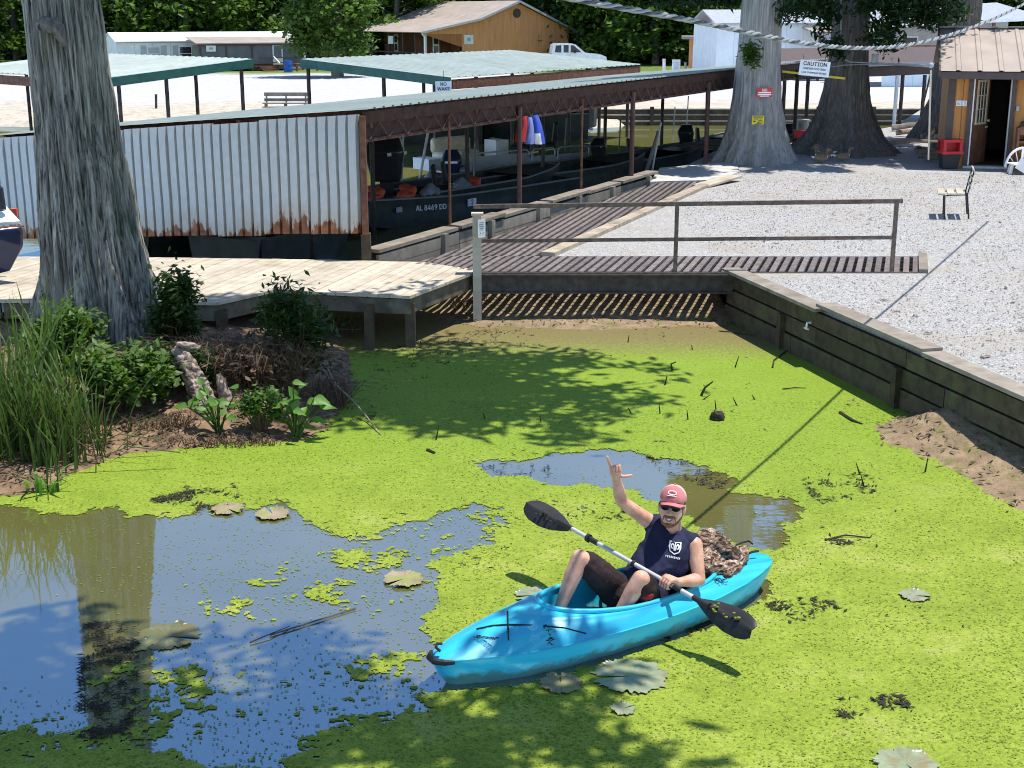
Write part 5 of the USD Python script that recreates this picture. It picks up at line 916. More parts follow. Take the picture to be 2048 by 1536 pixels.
for z in (1.6, 2.0): f.B('porch_rail', 'wood_red', gh, .2, 3.0, -1.66, -1.6, z, z + .09)
# lot furniture
fbn = thing('bench', 'grey plank bench on the far sandy shore', 'bench', pz(572, 222, .2)); b0 = pz(528, 224, .22); W_b = pz(616, 224, .22)[0] - b0[0]
for z, y, h in ((.82, .22, .15), (.60, .20, .12)): obj('back_slat', MB().box((b0[0] + W_b / 2, b0[1] + y, b0[2] + z - .12), (W_b, .04, h)), K['timber_grey'], fbn)
for k in range(3): obj('seat_slat', MB().box((b0[0] + W_b / 2, b0[1] - .05 - .14 * k + .1, b0[2] + .36), (W_b, .12, .035)), K['timber_grey'], fbn)
for x in (.1, W_b / 2, W_b - .1): obj('leg', MB().box((b0[0] + x, b0[1] + .18, b0[2] + .35), (.06, .06, .75)).box((b0[0] + x, b0[1] - .2, b0[2] + .15), (.06, .06, .4)), K['timber_grey'], fbn)
def post_(name, label, px, y0, y1, r, mat, z=.45):
    p = pz(px, y1, z); q = pY(px, y0, p[1]); t = thing(name, label, 'post', p); obj('shaft', MB().tube([p - [0, 0, .2], q], r, 8), K[mat], t); obj('cap', MB().tube([q, q + [0, 0, .03]], r * 1.25, 8), K[mat], t); return p, q, t
post_('bollard', 'white post left of the small white notice in the lot', 1328, 119, 152, .09, 'white_paint'); post_('bollard', 'short pale post right of the small white notice in the lot', 1371, 126, 148, .08, 'concrete'); post_('stake', 'leaning dark stake in the far sand bank', 312, 190, 232, .05, 'dark_steel', .1)
p, q, t = post_('notice_post', 'white notice board on a post in the far lot', 1352, 124, 152, .05, 'concrete'); sign_plate(t, q + [0, -.1, -.25], (1, 0, 0), (0, 0, 1), .5, .8, .03, K['white_paint'], [(None, (.32, .05), 0, .2), (None, (.36, .04), 0, .08), (None, (.3, .04), 0, -.04), (None, (.34, .04), 0, -.16)], K['grey_roof'], name='board')

# ---------------------------------------------------------------- the shop, bench, bins, birds
K['shop_wall'] = pm('shop_orange_siding', [(.3, (.40, .170, .045)), (.7, (.54, .245, .075))], scale=2.2, stretch=(3, 3, .3), rough=.75, dirt=(.32, .13, .04), dscale=.8, dlo=.5, dhi=.75)
cb = thing('shop', 'orange timber shop with a tan metal roof and its door open', 'shop', pz(1890, 333, GZ)); f = Fr(pz(1886, 334, GZ), math.radians(-15))
WH = 2.12; dL, dR = .52, 1.34
f.B('wall', 'shop_wall', cb, .14, dL - .07, 0, .12, .0, WH); f.B('wall', 'shop_wall', cb, dR + .07, 3.6, 0, .12, .0, WH); f.B('wall', 'shop_wall', cb, dL - .07, dR + .07, 0, .12, 2.05, WH)
f.B('side_wall', 'shop_wall', cb, .0, .12, .12, 4.2, 0, WH); f.B('rear_wall', 'shop_wall', cb, .12, 3.6, 4.1, 4.2, 0, WH); f.B('floor', 'timber_dark', cb, .12, 3.6, .12, 4.1, -.2, .06); f.B('inner_wall', 'trim_brown', cb, 1.6, 1.65, .2, 4, .06, WH)
f.B('side_wall', 'shop_wall', cb, 3.6, 3.7, 0, 4.2, 0, WH); f.B('ceiling', 'trim_brown', cb, .12, 3.6, .12, 4.1, WH - .06, WH - .02); f.B('lining', 'trim_brown', cb, .121, 3.6, 4.04, 4.09, .06, WH - .06); f.B('lining', 'trim_brown', cb, .121, .15, .14, 4.04, .06, WH - .06)  # dark brown lining added so the room looks unlit through the open door
f.B('corner_board', 'trim_brown', cb, -.02, .14, -.03, .14, 0, WH)
for u in (.30, 1.68, 2.02, 2.36): f.B('groove_batten', 'brown_wall', cb, u, u + .012, -.006, -.001, .02, WH - .02)
f.B('door_frame', 'trim_brown', cb, dL - .10, dL, -.04, .1, .04, 2.07); f.B('door_frame', 'trim_brown', cb, dR, dR + .10, -.04, .1, .04, 2.07); f.B('door_frame', 'trim_brown', cb, dL - .10, dR + .10, -.045, .1, 2.07, 2.16)
f.B('door_stop', 'white_paint', cb, dL + .002, dL + .03, -.03, .08, .06, 2.05); f.B('door_stop', 'concrete', cb, dR - .03, dR - .002, -.03, .08, .06, 2.05); f.B('threshold', 'concrete', cb, dL - .1, dR + .1, -.12, .1, -.1, .05)
da = math.radians(62); fd = Fr(f(dL + .04, .06, 0), da - math.radians(15)); fd.z0 = GZ
dm = MB(); fd.box(dm, 0, .80, 0, .045, .07, .98); fd.box(dm, 0, .14, 0, .045, .98, 2.03); fd.box(dm, .66, .80, 0, .045, .98, 2.03); fd.box(dm, .14, .66, 0, .045, 1.92, 2.03)
dr = obj('door', dm, K['wood_red'], cb)
K['cream'] = plain('cream_paint', (.66, .58, .42), .5)
fm = MB()
for a in ((.12, .18, .95, 1.95), (.62, .68, .95, 1.95), (.18, .62, .95, 1.0), (.18, .62, 1.9, 1.95)): fd.box(fm, a[0], a[1], -.02, .0, a[2], a[3])
for u in (.325, .475): fd.box(fm, u - .01, u + .01, -.015, 0, 1.0, 1.9)
for z in (1.3, 1.6): fd.box(fm, .18, .62, -.0152, -.0002, z - .01, z + .01)
obj('window_frame', fm, K['cream'], dr); gp = MB(); fd.box(gp, .18, .62, .01, .02, 1.0, 1.9); obj('pane', gp, K['pane'], dr)
kn_ = MB().tube([fd(.74, -.01, 1.02), fd(.74, -.07, 1.02)], [.02, .032], 8); obj('knob', kn_, K['cream'], dr); lh = MB(); fd.box(lh, .68, .78, -.03, -.005, .86, .89); obj('latch', lh, K['cream'], dr)
rf0 = -.35
for i in range(9):
    a, b = -.25 + i * .45, -.25 + (i + 1) * .45 - .006; us = [a, a + .33, a + .35, a + .40, b]; hs = [0, 0, .022, .022, 0]
    P = np.array([[f(u, v, z + h) for u, h in zip(us, hs)] for v, z in ((-.55, 2.17), (1.0, 2.70), (2.1, 3.07))]); obj('roof_sheet', MB().grid(P).grid(P - [0, 0, .01], flip=True), K['tan_roof'], cb)
    P = np.array([[f(u, v, z + h) for u, h in zip(us, hs)] for v, z in ((2.1, 3.07), (4.6, 2.2))]); obj('roof_sheet', MB().grid(P).grid(P - [0, 0, .01], flip=True), K['tan_roof'], cb)
f.B('ridge_cap', 'tan_roof', cb, -.27, 3.8, 2.0, 2.2, 3.085, 3.11); f.B('eave_board', 'trim_brown', cb, -.22, 3.75, -.54, -.50, 2.0, 2.15); f.B('soffit', 'trim_brown', cb, -.2, 3.7, -.50, 0, 2.13, 2.15)
obj('barge_board', MB().beam(f(-.26, -.55, 2.12), f(-.26, 2.1, 3.02), .04, .14), K['trim_brown'], cb)
obj('gable_wall', MB().add([f(.06, .1, WH), f(.06, 4.1, WH), f(.06, 2.1, 3.0), f(.02, .1, WH), f(.02, 4.1, WH), f(.02, 2.1, 3.0)], [[0, 1, 2], [3, 5, 4]]), K['shop_wall'], cb)
nb = f.B('number_plate', 'white_paint', cb, .17, .40, -.02, -.002, 1.38, 1.50); g = meshkit.text_mesh('411', .08, .003, True); gb = g.bounds[1]; obj('digits', MB().add([f(.285 + x - gb[0] / 2, -.022 - z, 1.44 + y - gb[1] / 2) for x, y, z in g.vertices], g.faces), K['grey_roof'], nb)
f.B('lamp_bracket', 'grey_roof', cb, 1.46, 1.52, -.06, 0, 1.30, 1.40)
bn_ = thing('bait_box', 'red topped black bin beside the shop door', 'bin', f(.02, -.35, 0)); fb_ = Fr(f(.02, -.42, 0), .05); fb_.z0 = GZ
K['red_plastic'] = plain('red_plastic', (.42, .018, .025), .4)
obj('bin_body', m3.Manifold.batch_hull([rbox(.34, .3, .02, .008).translate([0, 0, .02]), rbox(.42, .36, .02, .008).translate([0, 0, .33])]).translate(list(fb_(.12, .1, 0))), K['black'], bn_)
hd_ = MB(); fb_.box(hd_, -.12, .36, -.12, .30, .34, .40); fb_.box(hd_, -.10, -.03, -.10, .28, .40, .60); fb_.box(hd_, .27, .34, -.10, .28, .40, .60); fb_.box(hd_, -.10, .34, .10, .28, .40, .60); fb_.box(hd_, -.11, .35, -.11, .29, .60, .66); obj('bin_top', hd_, K['red_plastic'], bn_)
wb = thing('work_table', 'brown open-fronted cupboard against the right side of the shop front', 'cupboard', f(1.6, -.3, 0))
for a in ((1.50, 1.55, -.5, -.05, .0, .95), (2.6, 2.65, -.5, -.05, 0, .95)): f.B('side_panel', 'wood_red', wb, *a)
for z in (.0, .40, .62, .93): f.B('shelf', 'wood_red', wb, 1.55, 2.6, -.5, -.05, z, z + .05)
f.B('face_board', 'wood_red', wb, 1.55, 2.6, -.53, -.50, .40, .5); f.B('face_board', 'wood_red', wb, 1.55, 2.6, -.53, -.50, .80, .93)
tarp = thing('tarp', 'dark tarpaulin bundled on the brown cupboard', 'tarp', f(1.9, -.3, .98)); lump([bone((f(1.6, -.3, 1.02), .06), (f(2.4, -.28, 1.05), .08), (f(2.0, -.32, 1.10), .07))], 'cloth', K['dark_steel'], tarp, amp=.05, fs=7, seed=2)
rgp = thing('rag', 'pink cloth lying on the middle shelf of the cupboard', 'cloth', f(1.95, -.3, .68)); K['pink'] = plain('pink_cloth', (.50, .20, .17), .9); lump([bone((f(1.8, -.35, .70), .035), (f(2.1, -.3, .70), .04))], 'cloth', K['pink'], rgp, amp=.025, fs=14, seed=3)
ch = thing('garden_chair', 'white rounded plastic chair right of the shop door', 'chair', f(1.75, -.75, 0)); cx = 1.62
ring = [f(cx + .34 * math.cos(a), -.75 + .10 * math.cos(a), .12 + .42 * math.sin(a)) for a in np.linspace(0, math.pi, 14)]; obj('back_rim', MB().tube(ring, .028, 8), K['white_plastic'], ch, smooth=True)
for k in range(5): a = .5 + k * .53; obj('back_slat', MB().beam(f(cx + .30 * math.cos(a), -.73, .16 + .36 * math.sin(a)), f(cx + .12 * math.cos(a), -.72, .14), .05, .015), K['white_plastic'], ch)
obj('seat', rbox(.56, .46, .035, .015).translate(list(f(cx, -1.0, .22))), K['white_plastic'], ch)
for sx_ in (-1, 1):
    for v in (-1.18, -.8): obj('leg', MB().beam(f(cx + sx_ * .26, v, 0), f(cx + sx_ * .22, v + .03, .22), .05, .05), K['white_plastic'], ch)
bd_ = thing('board', 'white square board leaning on the garden chair', 'board', f(1.62, -1.25, 0)); obj('panel', MB().frame_box(f(1.62, -1.28, .20), unit([.86, 0, -.5]) * .15, unit([.5, .1, .86]) * .13, unit([0, -1, .1]) * .008), K['white_paint'], bd_); obj('batten', MB().frame_box(f(1.62, -1.26, .20), unit([.86, 0, -.5]) * .15, unit([.5, .1, .86]) * .02, unit([0, -1, .1]) * .006), K['concrete'], bd_)
bo = pz(1912, 437, GZ); bch = thing('bench', 'small slatted bench with thin black legs on the gravel', 'bench', bo); fb2 = Fr(pz(1888, 438, GZ), math.radians(-62)); fb2 = Fr(pz(1886, 438, GZ), 0.0); fb2.z0 = GZ
lx = np.array([.16, .58, 0]); V_ = lambda a, t, z: pz(1886, 438, GZ) * [1, 1, 0] + np.array([a, 0, 0]) + lx * t + [0, 0, z + GZ]
for a in (-.06, .10, .26): obj('seat_slat', MB().beam(V_(a, -.12, .43), V_(a, 1.12, .43), .115, .03), K['deck'], bch)
for z, a in ((.56, .415), (.68, .44), (.80, .465)): obj('back_slat', MB().beam(V_(a, -.12, z), V_(a, 1.12, z), .02, .085, up=(-.2, 0, 1)), K['deck'], bch)
for t_2 in (0, 1):
    obj('side_frame', MB().tube([V_(.02, t_2, 0), V_(.0, t_2, .40), V_(.38, t_2, .41), V_(.47, t_2, .86)], .014, 6).tube([V_(.44, t_2, 0), V_(.38, t_2, .41)], .014, 6), K['black'], bch)
obj('stretcher', MB().tube([V_(.38, 0, .40), V_(.38, 1, .40)], .010, 6), K['black'], bch)
# birds resting at the foot of the shaded tree
K['feather'] = pm('brown_feathers', [(.3, (.10, .065, .04)), (.7, (.30, .22, .15))], scale=30, rough=.9); K['white_feather'] = plain('white_feathers', (.70, .68, .62), .9); K['beak'] = plain('orange_beak', (.55, .24, .05), .5)
def bird(px, py, label, ang, mat='feather'):
    p = pz(px, py, GZ); d = np.array([math.cos(ang), math.sin(ang), 0]); t = thing('duck', label, 'duck', p)
    b_ = lambda a, z: p + d * a + [0, 0, z]
    lump([bone((b_(-.17, .13), .03), (b_(-.05, .12), .085), (b_(.08, .12), .085)), bone((b_(.08, .14), .06), (b_(.17, .20), .035)), bone((b_(.17, .20), .032), (b_(.19, .30), .028)), bone((b_(.19, .31), .038), (b_(.225, .305), .030)), bone((b_(.0, .05), .03), (b_(.0, .12), .07)), bone((b_(0.02, .06), .012), (b_(.03, .0), .012))], 'body', K[mat], t, amp=.006, fs=30, seed=int(px), edge=.012)
    s = np.array([-d[1], d[0], 0]); obj('beak', MB().tube([b_(.245, .302), b_(.30, .292)], [.014, .008], 6), K['beak'], t)
    obj('breast', lump([bone((b_(.12, .115), .058), (b_(.15, .15), .045))], 'chest', K['white_feather'], t, amp=.003, fs=30, seed=3, edge=.012) and MB().tube([b_(-.2, .14), b_(-.27, .17)], [.03, .008], 6), K['white_feather'], t)
    for q in (-1, 1): obj('eye', m3.Manifold.sphere(.007, 8).translate(list(b_(.225, .318) + s * .027 * q)), K['black'], t)
bird(1645, 322, 'brown duck crouched at the left foot of the shaded cypress', 2.6); bird(1650, 316, 'duck half hidden behind the leftmost duck', 2.9); bird(1641, 326, 'small brown duck nearest the pale cypress', .4); bird(1684, 323, 'rightmost duck before the middle of the shaded cypress foot', .3)
# signs on the trees and the caution board
tr2 = stage.GetPrimAtPath('/World/cypress_tree_001')
K['red_sign'] = plain('red_sign', (.55, .05, .04), .5); K['yellow_sign'] = plain('yellow_sign', (.70, .55, .03), .5); K['ink_white'] = plain('white_ink', (.8, .78, .75), .6)
ty = midb[1] - .58
s1 = thing('tree_sign', 'red sign with white lettering nailed high on the pale cypress', 'sign', pY(1529, 185, ty)); sign_plate(s1, pY(1529, 185, ty - .03), (1, .08, 0), (0, -.02, 1), .37, .21, .012, K['red_sign'], [('NO', .06, 0, .055), (None, (.30, .028), 0, .0), (None, (.32, .028), 0, -.045), (None, (.22, .02), 0, -.082)], K['ink_white'])
s2 = thing('tree_sign', 'small yellow sign nailed below the red one on the pale cypress', 'sign', pY(1516, 240, ty)); sign_plate(s2, pY(1516, 240, ty - .10), (1, .05, 0), (0, -.12, 1), .28, .2, .012, K['yellow_sign'], [('WARNING', .034, 0, .07), (None, (.20, .016), 0, .025), (None, (.05, .03), -.08, -.03), (None, (.10, .014), .05, -.01), (None, (.12, .014), .05, -.045), (None, (.08, .012), .05, -.075)], K['black'])
cs = thing('caution_sign', 'white board with the word CAUTION hung before the dock roof', 'sign', pY(1629, 137, 32)); sign_plate(cs, pY(1629, 137, 32.0), (1, 0, -.09), (.09, 0, 1), .70, .35, .02, K['white_paint'], [('CAUTION', .085, 0, .10), ('UNEVEN FOOTING', .042, 0, -.01), ('LOW OVERHEAD BEAMS', .036, 0, -.10)], K['black'])
obj('chain', MB().tube([pY(1608, 124, 33), pY(1606, 108, 33.3)], .008, 5).tube([pY(1650, 128, 33), pY(1652, 110, 33.3)], .008, 5), K['grey_roof'], cs); obj('yellow_bar', MB().beam(pY(1565, 143, 33.2), pY(1690, 157, 33.2), .05, .05), K['yellow_sign'], cs)
cdp = thing('conduit', 'grey electrical conduit bending from the shaded cypress to the shop eave', 'conduit', pY(1682, 118, 32.9)); Yc = trb[1] - .75
obj('pipe', MB().tube([pY(1682, -20, Yc), pY(1682, 105, Yc), pY(1686, 117, Yc), pY(1700, 124, Yc), pY(1750, 126, Yc - .3), pY(1858, 131, 31.0)], .017, 8), K['grey_roof'], cdp, smooth=True); obj('pipe', MB().tube([pY(1640, 137, Yc), pY(1690, 130, Yc), pY(1760, 128, Yc - .3), pY(1860, 134, 31.0)], .012, 8), K['grey_roof'], cdp, smooth=True)
obj('junction_box', MB().box(pY(1750, 117, Yc - .3), (.14, .1, .22)), K['grey_roof'], cdp); obj('weatherhead', m3.Manifold.sphere(.065, 14).translate(list(pY(1862, 131, 30.95))), K['grey_roof'], cdp)
pp = thing('pipe_post', 'thin pale post under the conduit at the shop corner', 'post', pY(1857, 215, 31.0)); obj('shaft', MB().tube([pY(1857, 320, 31.0), pY(1862, 140, 31.0)], .022, 8), K['cream'], pp); obj('brace', MB().tube([pY(1846, 210, 31.2), pY(1862, 145, 31.2)], .02, 6), K['dark_steel'], pp)
# overhead cable, three strands twisted together
cp = []
for d, px, y in ((4.2, 780, -120), (5.2, 960, -55), (6.3, 1130, -6), (7.1, 1290, 24), (8, 1429, 50), (9, 1554, 77), (10, 1654, 92), (11, 1735, 96), (12, 1805, 91), (14, 1910, 66), (16, 1990, 36), (18, 2054, 4), (22, 2150, -60)): r_d = ray(px, y); cp.append(CAM + r_d * d)
cp = np.array(cp); from scipy.interpolate import CubicSpline
sL = np.concatenate([[0], np.cumsum(np.linalg.norm(np.diff(cp, axis=0), axis=1))]); cs_ = CubicSpline(sL, cp); ss = np.linspace(0, sL[-1], 900); cc = cs_(ss); tg = cs_(ss, 1); tg /= np.linalg.norm(tg, axis=1, keepdims=True); sd_ = np.cross(tg, [0, 0, 1.0]); sd_ /= np.linalg.norm(sd_, axis=1, keepdims=True); up_ = np.cross(sd_, tg)
cab = thing('overhead_cable', 'twisted grey and black overhead cable sagging across the top right', 'cable', cp[4])
K['cable_grey'] = plain('bare_aluminium_strand', (.27, .27, .27), .4, spec=.5); K['cable_black'] = plain('black_insulation', (.055, .055, .06), .5)
for k in range(3): a = ss * 2 * math.pi / .36 + k * 2.094; obj('strand', MB().tube(cc + .0095 * (np.cos(a)[:, None] * sd_ + np.sin(a)[:, None] * up_), .0085 if k else .0075, 7), K['cable_black'] if k == 0 else K['cable_grey'], cab, smooth=True)

# ---------------------------------------------------------------- boats
K['hull_dark'] = pm('dark_green_hull', [(.3, (.018, .022, .018)), (.7, (.040, .045, .036))], scale=3, rough=.5, dirt=(.06, .06, .05), dscale=2, dlo=.55, dhi=.8)
K['hull_camo'] = pm('camouflage_hull', [(.35, (.020, .022, .016)), (.48, (.055, .055, .038)), (.6, (.030, .030, .020)), (.75, (.085, .08, .06))], scale=6, rough=.6)
K['alu'] = pm('dull_aluminium', [(.3, (.34, .35, .36)), (.7, (.50, .51, .52))], scale=5, rough=.4, metallic=.4)
K['navy_cowl'] = plain('navy_cowl', (.012, .018, .05), .25, spec=.5); K['black_cowl'] = plain('black_cowl', (.012, .013, .016), .25, spec=.5); K['orange_vest'] = plain('orange_red_cloth', (.50, .085, .045), .85); K['grey_cloth'] = plain('grey_cloth', (.16, .18, .20), .9)
K['dull_alu'] = plain('weathered_gunwale', (.16, .165, .165), .6)  # aluminium darkened in colour to deepen the shade inside the boat shed
def boat(label, stern, bow, beam, mat, motor=None, seats=(), h=.55, stripe=True, z0=-.12, name='jon_boat'):
    stern, bow = np.array([*stern, 0.0]), np.array([*bow, 0.0]); L = np.linalg.norm(bow - stern); x = (bow - stern) / L; y = np.array([-x[1], x[0], 0]); t = thing(name, label, 'boat', (stern + bow) / 2)
    W = lambda a, b, z: stern + x * a + y * b + [0, 0, z]
    st = np.linspace(0, 1, 15); hb = beam / 2 * np.interp(st, [0, .3, .65, .85, 1], [.93, 1, .95, .72, .30]); sh = z0 + h + np.interp(st, [0, .6, 1], [0, .02, .14]); kl = z0 + np.interp(st, [0, .75, 1], [0, .02, .28])
    ring = lambda i, w, top: [W(st[i] * L, b, z) for b, z in ((-hb[i] * w, top), (-hb[i] * w * .97, kl[i] + (top - kl[i]) * .45), (-hb[i] * w * .80, kl[i] + .03), (0, kl[i]), (hb[i] * w * .80, kl[i] + .03), (hb[i] * w * .97, kl[i] + (top - kl[i]) * .45), (hb[i] * w, top))]
    G = np.array([ring(i, 1, sh[i]) for i in range(15)]); G2 = np.array([ring(i, .94, sh[i]) for i in range(15)]) + [0, 0, .05]; G2[:, [0, 6], 2] -= .05
    m = MB().grid(G).grid(G2, flip=True).slab([G[0, 0], G[0, 6], G[0, 4], G[0, 2]], .03).slab([G[14, 0], G[14, 6], G[14, 4], G[14, 2]], .03); obj('hull', m, K[mat], t, smooth=30)
    for k in (0, 6): obj('gunwale', MB().tube(G[:, k] + [0, 0, .01], .022, 6), K['dull_alu'] if stripe else K[mat], t, smooth=True)
    obj('bow_deck', MB().add(np.vstack([G2[10:, 0], G2[10:, 6]]) - [0, 0, .03], [[i, i + 1, i + 6] for i in range(4)] + [[i, i + 6, i + 5] for i in range(4)]), K[mat], t)
    for k in (3, 6): i = k; obj('bench', MB().slab([W(st[i] * L, -hb[i] * .92, sh[i] - .14), W(st[i] * L, hb[i] * .92, sh[i] - .14), W(st[i] * L + .35, hb[i] * .92, sh[i] - .14), W(st[i] * L + .35, -hb[i] * .92, sh[i] - .14)], .04), K[mat], t)
    for a, b in seats:
        s_ = obj('seat', MB().mani(rbox(.42, .44, .08, .03).translate(list(W(a, b, sh[5] + .02)))), K['black'], t); obj('seat_back', m3.Manifold.batch_hull([rbox(.10, .44, .10, .04).translate(list(W(a - .2, b, sh[5] + .08))), rbox(.08, .38, .10, .035).translate(list(W(a - .28, b, sh[5] + .44)))]), K['black'], s_, smooth=40)
    if motor:
        s, cm = motor; c = W(-.16, 0, sh[0]); ow = obj('outboard_motor', m3.Manifold.batch_hull([rbox(.36 * s, .30 * s, .10, .04).translate(list(c + [0, 0, .18 * s])), rbox(.50 * s, .36 * s, .20 * s, .08 * s).translate(list(c - x * .05 + [0, 0, .52 * s])), rbox(.34 * s, .28 * s, .08 * s, .035 * s).translate(list(c + [0, 0, .72 * s]))]), K[cm], t, smooth=40)
        obj('motor_leg', MB().beam(c - [0, 0, .62 * s], c + [0, 0, .18 * s], .16 * s, .13 * s), K['black'], ow); obj('cowl_stripe', MB().frame_box(c - y * .19 * s + [0, 0, .50 * s], x * .18 * s, y * .004, np.array([0, 0, .02 * s])).frame_box(c + y * .19 * s + [0, 0, .50 * s], x * .18 * s, y * .004, np.array([0, 0, .02 * s])), K['alu'], ow)
        obj('propeller', MB().tube([c - x * .12 * s - [0, 0, .58 * s], c - x * .25 * s - [0, 0, .58 * s]], [.05, .03], 8), K['alu'], ow)
    return t, W, hb, sh, x, y, L
tA, W, hb, sh, x, y, L = boat('dark jon boat with registration letters on its side, nearest the bulkhead', (.9, 31.1), (-3.5, 25.7), 1.7, 'hull_dark', None, (), h=.62)
sd = 1 if (y @ np.array([.7, -.7, 0])) > 0 else -1
def side_text(par, txt, a, hgt, drop, W, hb, sh, x, y, L, sd, mat='ink_white'):
    g = meshkit.text_mesh(txt, hgt, .004, True); w = g.bounds[1][0]; out = y * sd; d = np.cross(out, [0, 0, 1]) * -1; d = d if d[0] > 0 else -d; q_ = np.linspace(0, 1, 15); sp_ = lambda a: W(a, 0, np.interp(a / L, q_, sh) - drop) + out * (np.interp(a / L, q_, hb) * .985 + .014); c = sp_(a); d2 = unit(sp_(a + .4) - sp_(a - .4)); d = d2 if d2 @ d > 0 else -d2
    obj('registration', MB().add([c + d * (px - w / 2) + np.array([0, 0, py]) + out * pz_ for px, py, pz_ in g.vertices], g.faces), K[mat], par)
side_text(tA, 'AL 8469 DD', 4.9, .10, .24, W, hb, sh, x, y, L, sd); obj('number_plate', MB().frame_box(W(3.75, sd * (hb[8] + .02), sh[8] - .17), x * .13, y * .006, np.array([0, 0, .075])), K['white_paint'], tA); side_text(tA, '2', 3.75, .10, .215, W, hb + .018, sh, x, y, L, sd, 'black'); obj('sticker', MB().frame_box(W(5.75, sd * (hb[11] + .02), sh[12] - .2), x * .08, y * .006, np.array([0, 0, .05])), K['alu'], tA)
for i, (a, b, lb, sz) in enumerate(((6.1, .4, 'orange life vest at the very end of the dark jon boat', .17), (5.25, .45, 'crumpled orange life vest on the front deck of the dark jon boat', .20), (3.0, .2, 'small orange life vest amidships in the dark jon boat', .13))):
    p = W(a, sd * b, np.interp(a / L, np.linspace(0, 1, 15), sh) + .05); v = thing('life_vest', lb, 'life vest', p); lump([bone((p + x * sz * .7, .09), (p - x * sz * .6 + [0, 0, .05], .08)), bone((p + y * .15 + [0, 0, .1], .07), (p - y * .1 + [0, 0, .12], .08))], 'vest', K['orange_vest'], v, amp=.06, fs=6, seed=i + 2, edge=.03); obj('strap', MB().tube([p - x * .1 + [0, 0, .16], p + [0, 0, .19], p + x * .1 + [0, 0, .15]], .012, 5), K['black'], v)
for a, b, sz, lb in ((4.7, .55, .2, 'grey canvas bag beside the orange life vests'), (3.5, .3, .22, 'folded grey canvas amidships in the dark jon boat')):
    p = W(a, sd * b, .62); v = thing('canvas_bag', lb, 'bag', p); lump([bone((p + x * sz, .06), (p - x * sz, .07), (p + [0, 0, .12], .06))], 'bag', K['grey_cloth'], v, amp=.04, fs=7, seed=7, edge=.03)
boat('black boat with two black seats and a big black outboard behind the jon boat', (-2.45, 27.7), (.9, 32.0), 1.8, 'hull_dark', (1.6, 'black_cowl'), ((1.15, -.35), (1.75, -.1)), h=.68)
boat('camouflage painted boat moored along the bulkhead', (-.2, 31.3), (3.2, 35.0), 1.7, 'hull_camo', None, (), h=.62, stripe=True)
boat('dark flat boat behind the camouflage one', (2.3, 34.8), (5.2, 38.6), 1.6, 'hull_dark', (.8, 'black_cowl'), ((1.5, 0),), h=.55)
boat('dark bass boat across the channel under the far dock roof', (-1.0, 45.4), (-5.3, 45.2), 1.9, 'hull_dark', (1.1, 'black_cowl'), ((1.4, .2), (2.4, .2)), h=.85)
boat('dark boat hull showing under the right half of the corrugated wall', (-4.5, 21.0), (-3.1, 23.9), 1.5, 'hull_dark', None, (), h=.8, stripe=False)
boat('dark boat hull showing under the corrugated wall beside the cypress', (-6.6, 22.2), (-4.4, 26.6), 1.7, 'hull_dark', None, (), h=.8, stripe=False)
boat('black boat moored behind the bass boat on the far dock', (2.4, 47.2), (-1.6, 46.4), 1.9, 'hull_dark', (1.0, 'black_cowl'), ((1.2, 0),), h=.95)
boat('tall dark boat whose bow shows right of the hanging life vests', (.2, 50.2), (3.0, 49.4), 1.9, 'hull_dark', None, (), h=.95)
boat('small dark boat just left of the pale cypress', (5.0, 38.8), (7.4, 43.2), 1.6, 'hull_dark', (.9, 'black_cowl'), ((1.5, .2),), h=.5)
boat('dark boat between the two big cypresses', (8.2, 40.2), (10.8, 44.8), 1.6, 'hull_dark', (.8, 'black_cowl'), ((1.6, 0),), h=.5)
# pontoon boat
pt_ = thing('pontoon_boat', 'pale grey pontoon boat with railed panels moored in the shed', 'pontoon boat', (.6, 34.6, 0)); fp_ = Fr((-1.05, 33.2), math.radians(38)); fp_.z0 = -.10
for v in (.25, 1.75): obj('pontoon', MB().tube([fp_(-.1, v, .08), fp_(.1, v, .08), fp_(3.9, v, .08), fp_(4.5, v, .2)], [.1, .26, .26, .05], 12), K['alu'], pt_, smooth=True)
fp_.B('deck', 'alu', pt_, -.1, 4.2, 0, 2.0, .34, .42)
for u0, u1 in ((.05, 1.9), (2.0, 2.75), (2.85, 3.9)):
    fp_.B('side_panel', 'grey_siding', pt_, u0 + .04, u1 - .04, .03, .05, .46, .80 if u0 < 2 else .70); obj('panel_frame', MB().tube([fp_(u0, .03, .44), fp_(u0, .03, .80), fp_(u0 + .08, .03, .88), fp_(u1 - .08, .03, .88), fp_(u1, .03, .80), fp_(u1, .03, .44), fp_(u0, .03, .44)], .022, 6), K['alu'], pt_, smooth=True)
fp_.B('console', 'white_paint', pt_, 1.6, 2.0, 1.0, 1.5, .42, 1.05); obj('couch', MB().mani(rbox(1.2, .55, .4, .08).rotate([0, 0, 38]).translate(list(fp_(.7, 1.5, .62)))).mani(rbox(1.2, .18, .4, .08).rotate([0, 0, 38]).translate(list(fp_(.7, 1.75, .95)))), K['cream'], pt_, smooth=40)
for u in (2.3, 3.2): sc_ = obj('swivel_chair', rbox(.5, .5, .16, .06).translate(list(fp_(u, .9, .85))), K['hull_dark'], pt_, smooth=40); obj('chair_back', m3.Manifold.batch_hull([rbox(.14, .5, .1, .05).translate(list(fp_(u + .25, .9, .95))), rbox(.12, .4, .1, .05).translate(list(fp_(u + .3, .9, 1.38)))]), K['hull_dark'], sc_, smooth=40)
fp_.B('ladder_step', 'alu', pt_, -.5, -.05, .2, .9, .42, .46); fp_.B('stern_box', 'white_paint', pt_, -.5, -.1, 1.0, 1.7, .42, .7)
